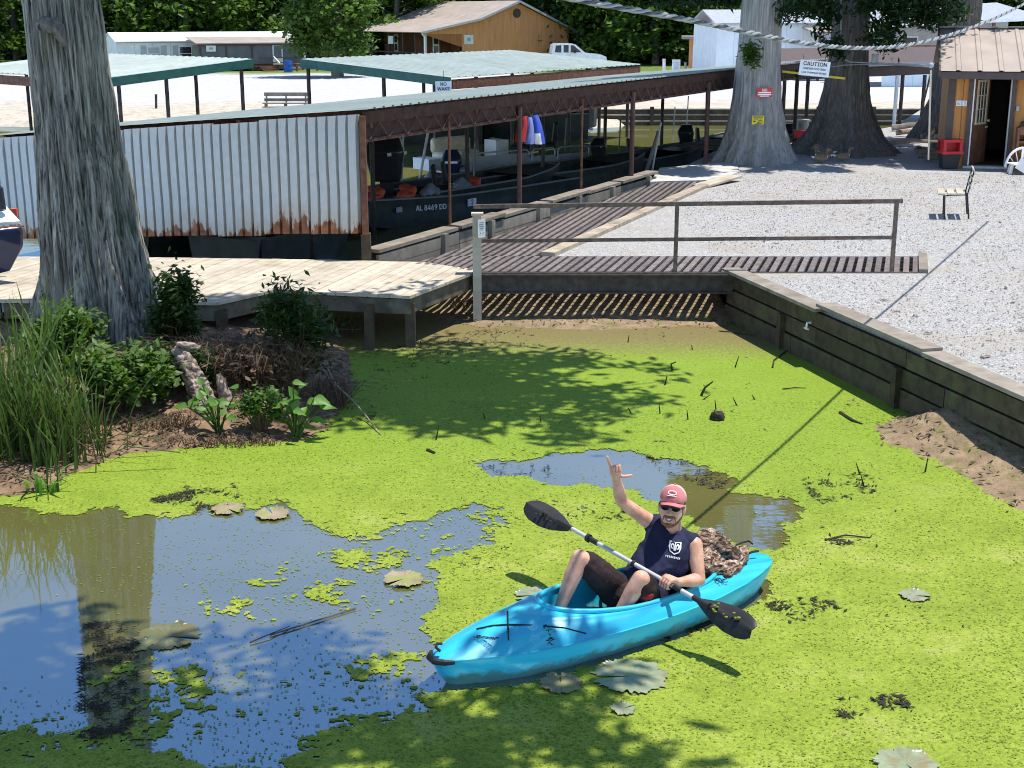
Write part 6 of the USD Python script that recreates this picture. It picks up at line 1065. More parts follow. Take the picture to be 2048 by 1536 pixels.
c = fp_(-.45, .1, .30); om = obj('outboard_motor', m3.Manifold.batch_hull([rbox(.34, .30, .10, .04).translate(list(c + [0, 0, .1])), rbox(.50, .40, .26, .09).translate(list(c + [0, 0, .45])), rbox(.30, .26, .06, .025).translate(list(c + [0, 0, .68]))]), K['navy_cowl'], pt_, smooth=40); obj('cowl_stripe', MB().box(c + [0, -.20, .42], (.3, .02, .05)), K['white_paint'], om); obj('motor_leg', MB().beam(c - [0, 0, .6], c + [0, 0, .1], .16, .14), K['black'], om)
# life vests hung from the eave
def hung(px, y0, y1, mat, label, tilt, w, stripe=None):
    s = s_at(px); p = S(s, -.12, 0); a = pY(px, y0, p[1]); b = pY(px + tilt, y1, p[1]); t = thing('hanging_vest', label, 'life vest', a)
    sdv = np.array([w, 0, 0]); P = []
    for k, q in enumerate(np.linspace(0, 1, 9)): c = a + (b - a) * q; ww = w * (.35 + .75 * math.sin(min(1, .25 + q) * 1.6)); P.append([c + [ww * e, -.05 * math.cos(e * 2.2) + .02 * math.sin(q * 9 + e * 5), 0] for e in np.linspace(-1, 1, 9)])
    P = np.array(P); obj('cloth', MB().grid(P).grid(P + [0, .06, 0], flip=True), K[mat], t, smooth=True); obj('hook', MB().tube([a, a + [0, 0, .12], S(s, -.02, EZ - .44)], .008, 5), K['black'], t)
    if stripe: obj('panel', MB().grid(P[5:9, 2:7] - [0, .015, 0]), K[stripe], t, smooth=True)
K['vest_red'] = plain('vest_red', (.48, .04, .035), .8); K['vest_blue'] = plain('vest_blue', (.05, .10, .50), .8); K['vest_lilac'] = plain('vest_lilac', (.20, .24, .52), .8)
hung(1048, 232, 284, 'vest_red', 'red life vest hanging from the boat shed eave', -8, .085); hung(1058, 234, 288, 'vest_lilac', 'faded blue life vest hanging between the red and the bright blue one', 1, .08); hung(1068, 230, 288, 'vest_blue', 'bright blue and white life vest hanging from the boat shed eave', 9, .11, 'ink_white')
gM = 'mooring poles among the boats'
for px, y0, y1, z in ((748, 330, 240, .1), (802, 350, 262, .1), (868, 292, 240, .1), (945, 385, 285, .3), (1085, 330, 268, .3), (1128, 292, 236, .1), (1236, 318, 240, .1), (1372, 250, 192, .1), (1345, 262, 214, .1)):
    p = pz(px, y0, z); q = pY(px + 5, y1, p[1]); tag(obj('mooring_pole', MB().tube([p - [0, 0, .5], q], .022, 7), K['dull_alu']), 'thin pale mooring pole standing among the boats of the shed', 'pole', gM)
# poles, buckets, boat bow at the left edge
for i, (pts, lb, r, mt) in enumerate(((((838, 365), (858, 255)), 'leaning pale pole among the moored boats', .03, 'alu'), (((1292, 345), (1318, 262)), 'thick leaning grey pole at the end of the bulkhead', .05, 'timber_grey'), (((1303, 350), (1322, 245)), 'thin pale pole next to the thick leaning one', .022, 'alu'), (((1668, 250), (1684, 200)), 'white pole leaning by the buckets', .03, 'white_paint'), (((1640, 246), (1647, 202)), 'second white pole left of the buckets', .025, 'white_paint'))):
    p = pz(*pts[0], .4); q = pY(*pts[1], p[1] + .15); tag(obj('pole', MB().tube([p, q], r, 8), K[mt]), lb, 'pole')
for px, py, mt, lb in ((1605, 262, 'alu', 'grey bucket left of the white pole'), (1650, 252, 'alu', 'second grey bucket behind the first'), (1604, 276, 'red_plastic', 'red crate on the dock between the big cypresses')):
    p = pz(px, py, .75); t = thing('bucket' if mt == 'alu' else 'crate', lb, 'bucket' if mt == 'alu' else 'crate', p)
    if mt == 'alu': obj('pail', MB().tube([p, p + [0, 0, .32]], [.15, .19], 14), K[mt], t); obj('rim', MB().tube([p + [0, 0, .31], p + [0, 0, .34]], .2, 14), K[mt], t)
    else: obj('crate_body', rbox(.42, .3, .2, .02).translate(list(p + [0, 0, .1])), K[mt], t); obj('crate_rim', rbox(.46, .34, .04, .015).translate(list(p + [0, 0, .2])), K[mt], t)
dk2 = thing('dock', 'dark plank dock behind the two big cypresses', 'dock', (9.5, 38.5, .6))
for i in range(14): p = np.array([5.6 + i * .42, 35.4 + i * .46]); obj('plank', MB().beam((p[0], p[1], .70 + .01 * (i % 3)), (p[0] - 1.3, p[1] + 1.15, .70), .38, .05), K['timber_dark'], dk2)
lgp = thing('driftwood_heap', 'heap of grey logs and planks left of the shop', 'driftwood', pz(1820, 290, GZ)); rl = np.random.default_rng(141)
for i in range(16): p = pz(1780 + 95 * rl.random(), 240 + 75 * rl.random(), GZ + .1); a = rl.normal(0, .35); q = p + [1.0 * math.cos(a) + .3, .8 * math.sin(a), .15 * rl.random()]; obj('log', MB().tube([p, (p + q) / 2 + rl.normal(0, .05, 3), q], [.07 + .04 * rl.random(), .06, .04], 7), K['drift'] if i % 2 else K['timber_grey'], lgp)
bwp = thing('moored_boat', 'dark blue boat bow with a white deck poking in at the left edge', 'boat', pz(-60, 600, 0)); Yb = 17.35
R_ = lambda px, py, dy=0: pY(px, py, Yb + dy)
outl = [(46, 447), (51, 462), (49, 490), (44, 520), (25, 545), (-5, 560), (-160, 585)]; top = [(46, 447), (30, 446), (-20, 450), (-160, 462)]
lump([m3.Manifold.batch_hull([sph(R_(36, 460), .06), sph(R_(38, 490), .05), sph(R_(14, 535), .05), sph(R_(-150, 480, -.35), .12), sph(R_(-150, 480, .5), .12), sph(R_(-150, 560, 0), .15), sph(R_(-30, 468, -.25), .06), sph(R_(-30, 468, .3), .06)])], 'hull', K['navy_cowl'], bwp, amp=.004, fs=3, edge=.05)
obj('white_deck', MB().slab([R_(40, 442), R_(5, 404, .35), R_(-150, 400, .5), R_(-150, 455, -.4)], .05), K['white_plastic'], bwp); obj('rubbing_strake', MB().tube([R_(48, 452, -.02), R_(0, 455, -.22), R_(-150, 462, -.45)], .012, 6), K['rust_metal'], bwp); obj('bow_light', MB().box(R_(28, 425, .45), (.09, .05, .10)), K['orange_vest'], bwp); obj('windscreen', MB().tube([R_(5, 420, .1), R_(0, 380, .2), R_(-60, 330, .3)], .05, 8), K['black_cowl'], bwp)

# ---------------------------------------------------------------- kayak, man, paddle
def kw(t, w, z): return KO + np.multiply.outer(np.asarray(t, float), KL) + np.multiply.outer(np.asarray(w, float), KR) + np.multiply.outer(np.asarray(z, float), [0, 0, 1.0])
def kloc(p): d = np.asarray(p) - KO; return np.array([d @ KL, d @ KR, d[2]])
def kp(px, py, w):                                                # a pixel on the plane that far to the near side of the keel line
    r = ray(px, py); return CAM + r * ((w - (CAM - KO) @ KR) / (r @ KR))
zs_ = lambda t: np.interp(t, [0, .3, .9, 1.5, 2, 2.4, KN], [.200, .210, .205, .195, .203, .216, .228])
zr_ = lambda t: np.interp(t, [.8, 1.1, 1.4, 1.9, 2.3], [.355, .315, .285, .275, .275])
NPH = 128; ph = np.arange(NPH + 1) / NPH * 2 * np.pi
to = KN / 2 - KN / 2 * np.cos(ph); to = to[:]; wo = np.sign(np.sin(ph)) * bm(to); wo[np.abs(np.sin(ph)) < 1e-9] = 0
tr_ = 1.57 - .72 * np.cos(ph); wr_ = .275 * np.sign(np.sin(ph)) * np.abs(np.sin(ph)) ** .85
rows = []
for rho in np.linspace(0, 1, 22):
    t = tr_ + (to - tr_) * rho; w = wr_ + (wo - wr_) * rho
    z = zs_(to) + (zr_(tr_) - zs_(to)) * (1 - rho ** 1.9) + .010 * np.exp(-((rho - .22) / .07) ** 2)
    rows.append(kw(t, w, z))
deck = np.array(rows); dl = np.array([kloc(p) for p in deck.reshape(-1, 3)])
from scipy.spatial import cKDTree
dk = cKDTree(dl[:, :2])
def deck_z(t, w):
    d, i = dk.query([t, w], 4); wt = 1 / (d + 1e-4); return float((dl[i, 2] * wt).sum() / wt.sum())
def on_deck(px, py, lift=.004):
    z = .3
    for _ in range(12): p = pz(px, py, z); l = kloc(p); z = deck_z(l[0], l[1])
    return pz(px, py, z + lift)
hull = []
for f, g, z in ((1, 1, None), (1.012, 1.002, 'lip'), (.975, .988, .16), (.92, .968, .10), (.85, .945, .05), (.76, .92, .0), (.62, .89, -.05), (.42, .87, -.10), (.12, .8, -.115), (0, .7, -.115)):
    zz = zs_(to) if z is None else (zs_(to) - .012 if z == 'lip' else np.minimum(np.full_like(to, z), zs_(to) - .02))
    hull.append(kw(KN / 2 + (to - KN / 2) * g, wo * f, zz))
K['kayak'] = M(stage, '/World/Looks/marbled_blue_plastic', {
    'tc': ('texture_coordinate', {}), 'mp': ('mapping', {'rotation': (0, 0, -.593), 'scale': (1, 1, 1)}), 'mp2': ('mapping', {'scale': (.45, 5.5, 4), 'rotation': (0, 0, 0)}), 'n': ('noise_texture', {'scale': 2.0, 'detail': 2, 'distortion': .4}),
    'r': ('rgb_ramp', {'ramp': [(.25, (.012, .24, .48)), (.42, (.018, .36, .56)), (.58, (.03, .44, .60)), (.70, (.10, .54, .68)), (.85, (.28, .66, .75))]}),
    'n2': ('noise_texture', {'scale': 60, 'detail': 3}), 'b': ('bump', {'strength': .08, 'distance': .004}), 'sz': ('separate_xyz', {}), 'nd': ('noise_texture', {'scale': 9, 'detail': 7, 'roughness': .7}), 'za': ('math', {'math_type': 'multiply_add', 'value2': -.22}), 'zm': ('map_range', {'from_min': .0, 'from_max': -.06, 'clamp': True, 'to_max': .8}), 'zx': ('mix', {'color2': (.06, .085, .035)}), 'nsc': ('noise_texture', {'scale': 5, 'detail': 9, 'roughness': .8}), 'sm': ('map_range', {'from_min': .60, 'from_max': .72, 'clamp': True, 'to_max': .35}), 'sx': ('mix', {'color2': (.20, .42, .50)}), 'p': ('principled_bsdf', {'roughness': .36, 'specular_ior_level': .45})},
    [('tc.object', 'mp.vector'), ('mp.vector', 'mp2.vector'), ('mp2.vector', 'n.vector'), ('n.fac', 'r.fac'), ('tc.object', 'sz.vector'), ('tc.object', 'nd.vector'), ('mp2.vector', 'nsc.vector'), ('nd.fac', 'za.value1'), ('sz.z', 'za.value3'), ('za.value', 'zm.value'), ('zm.result', 'zx.fac'), ('nsc.fac', 'sm.value'), ('sm.result', 'sx.fac'), ('r.color', 'sx.color1'), ('sx.color', 'zx.color1'), ('zx.color', 'p.base_color'), ('tc.object', 'n2.vector'), ('n2.fac', 'b.height'), ('b.normal', 'p.normal')], surface='p.BSDF')
kay = thing('kayak', 'bright blue marbled sit-in kayak afloat on the duckweed', 'kayak', KO)
obj('hull', MB().grid(np.array(hull), flip=True), K['kayak'], kay, smooth=40)
obj('deck', MB().grid(deck, flip=True), K['kayak'], kay, smooth=40)
lin = []
for f, dz in ((1, 0), (.985, -.02), (.98, -.10), (.93, -.20), (.8, -.27), (.5, -.30), (0, -.30)):
    lin.append(kw(1.57 + (tr_ - 1.57) * f, wr_ * f, np.maximum(zr_(tr_) + dz, -.06)))
obj('cockpit_liner', MB().grid(np.array(lin)), K['kayak'], kay, smooth=40)
obj('cockpit_rim', MB().tube(np.array([kw(1.57 + (t - 1.57) * 1.01, w * 1.01, zr_(t) + .008) for t, w in zip(tr_, wr_)]), .017, 8, cap=False), K['kayak'], kay, smooth=True)
obj('seam_band', MB().tube(kw(KN / 2 + (to - KN / 2) * 1.0, wo * 1.0, zs_(to) - .004), .007, 6, cap=False), K['kayak'], kay, smooth=True)
K['cord'] = plain('black_cord', (.012, .014, .02), .6)
def deck_cord(pts, r=.0055, name='deck_cord'):
    P = []
    for (x0, y0), (x1, y1) in zip(pts[:-1], pts[1:]):
        for s in np.linspace(0, 1, 7)[:-1]: P.append(on_deck(x0 + (x1 - x0) * s, y0 + (y1 - y0) * s))
    P.append(on_deck(*pts[-1])); obj(name, MB().tube(P, r, 6), K['cord'], kay)
deck_cord([(1015, 1222), (1016, 1250), (1017, 1280)]); deck_cord([(953, 1258), (985, 1251), (1016, 1249), (1080, 1251), (1130, 1256), (1172, 1267)])
tip = kw(.02, 0, .235)
obj('bow_handle', MB().tube([kw(.10, -.035, .262), kw(.06, -.03, .275), kw(.035, .0, .27), kw(.05, .03, .25)], .009, 6), K['black'], kay)
obj('bow_bumper', MB().tube([kw(.052, -.082, .200), kw(.006, -.03, .198), kw(.004, .03, .196), kw(.05, .082, .194), kw(.10, .118, .196)], [.014, .022, .022, .02, .012], 8), K['black'], kay)
obj('stern_handle', MB().tube([kw(2.62, .02, .29), kw(2.68, .03, .305), kw(2.74, .03, .298)], .009, 6), K['black'], kay)
g = meshkit.text_mesh('Summit', .035, .002, True); p0, p1 = on_deck(945, 1276), on_deck(990, 1281); rt = unit(p1 - p0); n_ = unit(np.cross(rt, KL * -1)); n_ = n_ if n_[2] > 0 else -n_; n_ = unit(n_ + [0, 0, 1]); upv = unit(np.cross(n_, rt))
gv = g.vertices; xw = gv[:, 0].max()
obj('deck_lettering', MB().add([p0 + rt * (x / xw * np.linalg.norm(p1 - p0) + .25 * y) + upv * y * 1.3 + n_ * (z + .004) for x, y, z in gv], g.faces), K['cord'], kay)
weed = MB()
r9 = np.random.default_rng(77)
def weeds(path, n, sz, spread):
    m = MB(); path = np.array(path, float)
    for k in range(n):
        s = r9.random() * (len(path) - 1); i = min(int(s), len(path) - 2); q = path[i] + (path[i + 1] - path[i]) * (s - i) + r9.normal(0, spread, 2)
        p = on_deck(*q, lift=.005); a = r9.random() * 6.28; m.tube([p, p + [math.cos(a) * sz, math.sin(a) * sz, .004], p + [math.cos(a + .8) * sz * 1.7, math.sin(a + .8) * sz * 1.7, .003]], .003, 4)
    return m
obj('stuck_weed', weeds([(1078, 1242), (1092, 1252), (1100, 1270), (1104, 1290)], 26, .016, 2.5), K['debris'], kay)
obj('stuck_weed', weeds([(1420, 1158), (1445, 1160)], 16, .018, 3), K['debris'], kay)
obj('deck_bungee', MB().tube([on_deck(1468, 1092), on_deck(1485, 1085), on_deck(1498, 1082), on_deck(1505, 1088)], .007, 6), K['cord'], kay)
seat = MB().mani(rbox(.36, .36, .06, .025).rotate([0, 0, math.degrees(math.atan2(KL[1], KL[0]))]).translate(list(kw(1.66, 0, .02)))).mani(rbox(.06, .36, .36, .025).rotate([0, 14, 0]).rotate([0, 0, math.degrees(math.atan2(KL[1], KL[0]))]).translate(list(kw(1.96, 0, .22))))
obj('seat', seat, K['black'], kay)

# camouflage jacket dumped behind the man
K['camo'] = M(stage, '/World/Looks/camouflage_cloth', {
    'tc': ('texture_coordinate', {}), 'mp': ('mapping', {'scale': (1, 1, 2.6), 'rotation': (.6, .4, .3)}), 'n': ('noise_texture', {'scale': 16, 'detail': 5, 'distortion': 1.6}),
    'r': ('rgb_ramp', {'ramp': [(0, (.04, .03, .025)), (.42, (.05, .035, .028)), (.46, (.19, .12, .09)), (.52, (.28, .20, .15)), (.56, (.11, .075, .055)), (.60, (.46, .37, .29)), (.70, (.30, .22, .17)), (1, (.50, .42, .34))], 'interpolate': False}), 'p': ('principled_bsdf', {'roughness': .9, 'specular_ior_level': .1})},
    [('tc.object', 'mp.vector'), ('mp.vector', 'n.vector'), ('n.fac', 'r.fac'), ('r.color', 'p.base_color')], surface='p.BSDF')
jk = thing('jacket', 'crumpled camouflage jacket stuffed on the kayak behind the man', 'jacket', kw(2.4, .05, .3))
lump([bone((kw(2.20, .05, .30), .07), (kw(2.30, -.12, .34), .08), (kw(2.28, .1, .30), .06)), bone((kw(2.25, -.12, .42), .055), (kw(2.40, -.14, .42), .06), (kw(2.52, -.05, .33), .05)), bone((kw(2.52, -.05, .33), .05), (kw(2.60, .0, .32), .04), (kw(2.50, .09, .29), .04)), bone((kw(2.28, .15, .28), .05), (kw(2.48, .10, .27), .04))],
     'body', K['camo'], jk, amp=.045, fs=11, seed=3)

# the man: one continuous body; clothes are his parts
K['skin'] = M(stage, '/World/Looks/skin', {'tc': ('texture_coordinate', {}), 'n': ('noise_texture', {'scale': 11, 'detail': 7, 'roughness': .65}), 'r': ('rgb_ramp', {'ramp': [(.28, (.40, .175, .115)), (.5, (.53, .29, .205)), (.72, (.64, .39, .29))]}),
    'p': ('principled_bsdf', {'roughness': .48, 'specular_ior_level': .4, 'subsurface_weight': .12, 'subsurface_scale': .01, 'subsurface_radius': (1, .35, .2)})}, [('tc.object', 'n.vector'), ('n.fac', 'r.fac'), ('r.color', 'p.base_color')], surface='p.BSDF')
pa, pb = pz(1053, 1006, .56), pz(1504, 1261, .32); pax = unit(pb - pa); PL = np.linalg.norm(pb - pa)
def pad_at(px):
    t = (px - 1024) / F; lo, hi = 0, PL
    for _ in range(40):
        s = (lo + hi) / 2; p = pa + pax * s; x = p[0] / (p[1] * _c + (ZC - p[2]) * _s); lo, hi = (s, hi) if x < t else (lo, s)
    return pa + pax * s
grip = pad_at(1337)
shR, elR, wrR = kp(1308, 1050, -.17), kp(1243, 1003, -.24), kp(1232, 955, -.17)
shL, elL = kp(1388, 1090, .17), kp(1399, 1160, .29)
neck, hd = kp(1350, 1066, .0), kp(1344, 1014, .02)
hipR, hipL = kw(1.64, -.10, .15), kw(1.64, .10, .15)
knR, anR, toR = kp(1160, 1116, -.14), kp(1117, 1222, -.13), kw(.93, -.10, -.02)
knL, anL, toL = kp(1282, 1158, .20), kp(1232, 1238, .14), kw(1.18, .13, -.02)
belly, chest = kw(1.74, 0, .30), kw(1.90, .01, .50)
wrL = grip + unit(elL - grip) * .085
def lerp(a, b, t): return np.asarray(a) * (1 - t) + np.asarray(b) * t
chR, chL = chest - KR * .10, chest + KR * .10
body = [bone((hipR, .105), (hipL, .105)), bone((hipR, .105), (hipL, .105), (belly, .115)), bone((belly - KR * .05, .105), (belly + KR * .05, .105), (chR, .09), (chL, .09)), bone((chR, .09), (chL, .09), (lerp(shR, neck, .25), .05), (lerp(shL, neck, .25), .05)), bone((neck - [0, 0, .03], .056), (hd - [0, 0, .03], .054)), bone((lerp(shR, neck, .3), .052), (neck, .05), (lerp(shL, neck, .3), .052)),
        bone((lerp(shR, neck, .15), .058), (shR, .058)), bone((shR, .058), (lerp(shR, elR, .4), .050), (elR, .040)), bone((lerp(shR, elR, .35), .052), (elR, .041)), bone((elR, .041), (lerp(elR, wrR, .32), .045)), bone((lerp(elR, wrR, .32), .045), (wrR, .028)),
        bone((lerp(shL, neck, .15), .058), (shL, .060)), bone((shL, .060), (lerp(shL, elL, .4), .052)), bone((lerp(shL, elL, .35), .053), (elL, .041)), bone((elL, .041), (lerp(elL, wrL, .32), .046)), bone((lerp(elL, wrL, .32), .046), (wrL, .028))]
for h, k_, a_, t_ in ((hipR, knR, anR, toR), (hipL, knL, anL, toL)):
    body += [bone((h, .10), (lerp(h, k_, .5), .082)), bone((lerp(h, k_, .5), .082), (k_, .060)), bone((k_, .060), (lerp(k_, a_, .3), .060)), bone((lerp(k_, a_, .3), .060), (a_, .036)), bone((lerp(k_, a_, .28) + KL * .018, .050), (lerp(k_, a_, .6) + KL * .008, .042)), bone((a_, .036), (t_, .03)), bone((a_, .036), (a_ + KL * .05 - [0, 0, .05], .034))]
# hands
def finger(root, dirs, lens, r0):
    out, p = [], np.asarray(root, float)
    for d, l in zip(dirs, lens):
        q = p + unit(d) * l; out.append(bone((p, r0), (q, r0 * .9))); p = q; r0 *= .92
    return out
toC = unit(CAM - wrR)
upR = unit(wrR - elR + np.array([0, 0, .25])); sx = unit(np.cross(toC, upR)); sx = -sx if np.dot(sx, [1, 0, 0]) < 0 else sx; nR = np.cross(sx, upR); nR = nR if nR @ toC > 0 else -nR
pc = wrR + upR * .045
body += [bone((wrR, .027), (pc - sx * .018, .022), (pc + sx * .018, .022)), bone((pc - sx * .020, .021), (pc + sx * .022, .021), (pc + upR * .035 - sx * .024, .017), (pc + upR * .035 + sx * .024, .017))]
kb_ = pc + upR * .048
body += finger(kb_ - sx * .030, [upR * 1.0 - sx * .28, upR - sx * .2, upR - sx * .12], [.032, .026, .022], .0105)           # little finger, up
for k, off in enumerate((-.010, .010, .029)):                                                                              # three fingers curled over the palm
    body += finger(kb_ + sx * off, [upR * .55 + nR, nR * .6 - upR * .9, -upR - nR * .5], [.034, .028, .02], .0115)
body += finger(pc + sx * .022 - upR * .03, [sx * .8 + nR * .5 - upR * .05, sx + upR * .05, sx + upR * .12], [.030, .030, .026], .0125)   # thumb, out to the side
hx = unit(np.cross(pax, [0, 0, 1.0])); hx = hx if hx @ (elL - grip) > 0 else -hx                                            # across the shaft, on the forearm's side
hz = unit(np.cross(pax, hx)); hz = hz if hz[2] > 0 else -hz
palm = grip + hz * .034 + hx * .012
body += [bone((wrL, .027), (palm - pax * .022, .020), (palm + pax * .022, .020)), bone((palm - pax * .032, .017), (palm + pax * .032, .018), (palm - pax * .03 - hx * .025, .014), (palm + pax * .03 - hx * .025, .015))]
for k, off in enumerate((-.036, -.013, .010, .032)):
    body += finger(grip + hz * .030 - hx * .020 + pax * off, [-hx - hz * .6, -hz - hx * .15, hx * .9 - hz * .35], [.024, .030, .022], .0105)
body += finger(palm - pax * .03 + hx * .012, [-pax - hz * .2, -pax * .6 - hz * .7, -pax * .4 - hz + hx * .2], [.026, .024, .018], .0115)
# head
yaw = math.radians(-7); tc = CAM - hd; tc[2] = 0; tc = unit(tc); f0 = np.array([tc[0] * math.cos(yaw) - tc[1] * math.sin(yaw), tc[0] * math.sin(yaw) + tc[1] * math.cos(yaw), 0])
pt = math.radians(9); fF = unit(f0 * math.cos(pt) + np.array([0, 0, math.sin(pt)])); uF = unit(np.array([0, 0, 1]) - fF * fF[2]); xF = np.cross(fF, uF)
if xF[0] < 0: xF = -xF
roll = math.radians(4); xF, uF = xF * math.cos(roll) - uF * math.sin(roll), uF * math.cos(roll) + xF * math.sin(roll)
HS = 1.10
def hp(x, y, z): return hd + (xF * x + fF * y + uF * z) * HS
def ell(c, r, seg=28):
    Mx = np.column_stack([xF * r[0] * HS, fF * r[1] * HS, uF * r[2] * HS, hp(*c)]); return m3.Manifold.sphere(1, seg).transform(Mx if np.linalg.det(Mx[:, :3]) > 0 else np.column_stack([-Mx[:, 0], Mx[:, 1:]]))
hb = lambda *n: bone(*[(hp(*p), r * HS) for p, r in n])
body += [ell((0, -.012, .035), (.073, .092, .085)), hb(((-.045, .042, -.01), .026), ((.045, .042, -.01), .026), ((-.05, .0, -.055), .02), ((.05, .0, -.055), .02), ((0, .062, -.092), .022), ((-.02, .055, -.09), .02), ((.02, .055, -.09), .02), ((0, .06, .03), .03)),
         hb(((0, .085, .012), .008), ((0, .108, -.022), .0115)), hb(((0, .108, -.022), .0115), ((-.012, .092, -.028), .010), ((.012, .092, -.028), .010)), ell((-.077, -.005, -.008), (.012, .022, .034)), ell((.077, -.005, -.008), (.012, .022, .034))]
man = thing('person', 'person in red cap, sunglasses and navy sleeveless shirt waving from the kayak', 'person', kw(1.7, 0, 0))
q = m3.Manifold.batch_boolean(body, m3.OpType.Add).simplify(.0012).refine_to_length(.009).to_mesh(); t_ = trimesh.Trimesh(q.vert_properties[:, :3], q.tri_verts, process=True); calm(t_, 7)
obj('body', t_, K['skin'], man, smooth=True)
K['shirt'] = pm('navy_shirt', [(.3, (.014, .016, .040)), (.7, (.026, .028, .062))], scale=6, rough=.85, bump=.2, bscale=220, bdist=.002, spec=.15)
K['shorts'] = pm('dark_shorts', [(.3, (.020, .013, .014)), (.7, (.036, .024, .025))], scale=6, rough=.85, spec=.15)
hem = kw(1.66, 0, .20)
shirt = [bone((hem - KR * .10, .118), (hem + KR * .10, .118), (belly - KR * .06, .118), (belly + KR * .06, .118)), bone((belly - KR * .06, .116), (belly + KR * .06, .116), (chR, .102), (chL, .102)),
         bone((chR, .102), (chL, .102), (lerp(shR, neck, .30), .058), (lerp(shL, neck, .32), .058)), bone((lerp(shR, neck, .12), .064), (lerp(shR, neck, .5), .056)), bone((lerp(shL, neck, .24), .062), (lerp(shL, neck, .5), .056)), bone((lerp(shR, neck, .5), .054), (neck - [0, 0, .035], .058), (lerp(shL, neck, .5), .054))]
sh_ = m3.Manifold.batch_boolean(shirt, m3.OpType.Add) - bone((neck + [0, 0, .01] + fF * .05, .05), (neck + [0, 0, .12], .07))
shirt_prim = lump([sh_], 'shirt', K['shirt'], man, amp=.026, fs=7.5, seed=8, edge=.011, base=.05)
lump([bone((hipR, .122), (hipL, .122), (kw(1.74, 0, .2), .11)), bone((hipR, .122), (lerp(hipR, knR, .55), .104)), bone((lerp(hipR, knR, .5), .105), (lerp(hipR, knR, .84), .088)), bone((hipL, .122), (lerp(hipL, knL, .5), .105)), bone((lerp(hipL, knL, .45), .104), (lerp(hipL, knL, .78), .092)), bone((lerp(hipR, knR, .35) - [0, 0, .05], .09), (lerp(hipL, knL, .3), .08))],
     'shorts', K['shorts'], man, amp=.014, fs=10, seed=9, edge=.012)
K['red_cloth'] = plain('red_cloth', (.24, .012, .02), .8)
lump([bone((lerp(hipL, knL, .74) + KR * .035 - [0, 0, .03], .055), (lerp(hipL, knL, .80) + KR * .045 - [0, 0, .045], .05))], 'shorts_lining', K['red_cloth'], man, amp=.008, fs=14)
# head wear
K['cap'] = pm('faded_red_cap', [(.3, (.42, .12, .125)), (.7, (.56, .21, .215))], scale=10, rough=.85, spec=.15, bump=.15, bscale=200, bdist=.002)
K['cap_mesh'] = pm('pale_pink_mesh', [(.3, (.50, .28, .29)), (.7, (.64, .42, .42))], scale=40, rough=.85)
capm = ell((0, -.010, .058), (.083, .103, .083)); cut = m3.Manifold.cube([2, 2, 2], True); Rm = np.column_stack([xF, fF, uF]); Rm = Rm if np.linalg.det(Rm) > 0 else np.column_stack([-xF, fF, uF])
top_half = cut.transform(np.column_stack([Rm, hp(0, 0, .058 - .012) + uF * 1.0])); front_half = cut.transform(np.column_stack([Rm, hp(0, .012, 0) + fF * 1.0]))
inner = ell((0, -.010, .054), (.079, .099, .079)); cap_shell = (capm - inner) ^ top_half
cap = obj('cap', cap_shell ^ front_half, K['cap'], man, smooth=50)
obj('cap_back', (cap_shell - front_half), K['cap_mesh'], cap, smooth=50)
bx, by = np.meshgrid(np.linspace(-1, 1, 17), np.linspace(0, 1, 7), indexing='ij')
bp = np.array([[hp(.076 * a * (1 - .08 * b), .087 * math.sqrt(max(0, 1 - (a * .9) ** 2)) - .012 + b * .068 * math.sqrt(max(0, 1 - (a * .93) ** 2)), .050 - .022 * a * a - .012 * b) for b in by[0]] for a in bx[:, 0]])
obj('cap_brim', MB().grid(bp).grid(bp - uF * .004, flip=True), K['cap'], cap, smooth=60)
lg = MB()
for k, (rx, rz, zc) in enumerate(((.026, .011, .106),)):
    th = np.linspace(0, 2 * np.pi, 24); ring = [hp(rx * math.cos(a), .0865 - .9 * (rx * math.cos(a)) ** 2 - (zc + rz * math.sin(a) - .09) * .62 + .0035 - .0035, zc + rz * math.sin(a)) for a in th]
    lg.tube([p + fF * .006 for p in ring], .0032, 5, cap=False)
lg.tube([hp(-.03, .0945, .088), hp(0, .097, .089), hp(.03, .0945, .088)], .0026, 5)
obj('cap_emblem', lg, K['white_paint'], cap)
obj('cap_button', sph(hp(0, -.01, .142), .007), K['cap'], cap)
gl = MB()
for s in (-1, 1):
    lens = [hp(s * (.033 + .026 * math.cos(a)), .083 - .35 * abs(.033 + .026 * math.cos(a)) ** 1.5, .012 + .019 * math.sin(a)) for a in np.linspace(0, 2 * np.pi, 20)[:-1]]
    c0 = np.mean(lens, 0) + fF * .012; n0 = len(lens); P = np.vstack([np.array(lens) + fF * .008, [c0]]); gl.add(P, [[i, (i + 1) % n0, n0] for i in range(n0)] + [[(i + 1) % n0, i, n0] for i in range(n0)])
    gl.tube([hp(s * .060, .075, .018), hp(s * .078, .03, .016), hp(s * .082, -.01, .014)], .004, 6); gl.tube(np.array(lens + lens[:1]) + fF * .008, .003, 5, cap=False)
gl.tube([hp(-.01, .094, .016), hp(.01, .094, .016)], .0035, 6)
K['lens'] = plain('black_lens', (.006, .006, .008), .08, spec=.6)
obj('sunglasses', gl, K['lens'], man)
K['hair'] = pm('reddish_beard', [(.3, (.15, .065, .035)), (.7, (.27, .13, .07))], scale=60, rough=.8, bump=.6, bscale=260, bdist=.004)
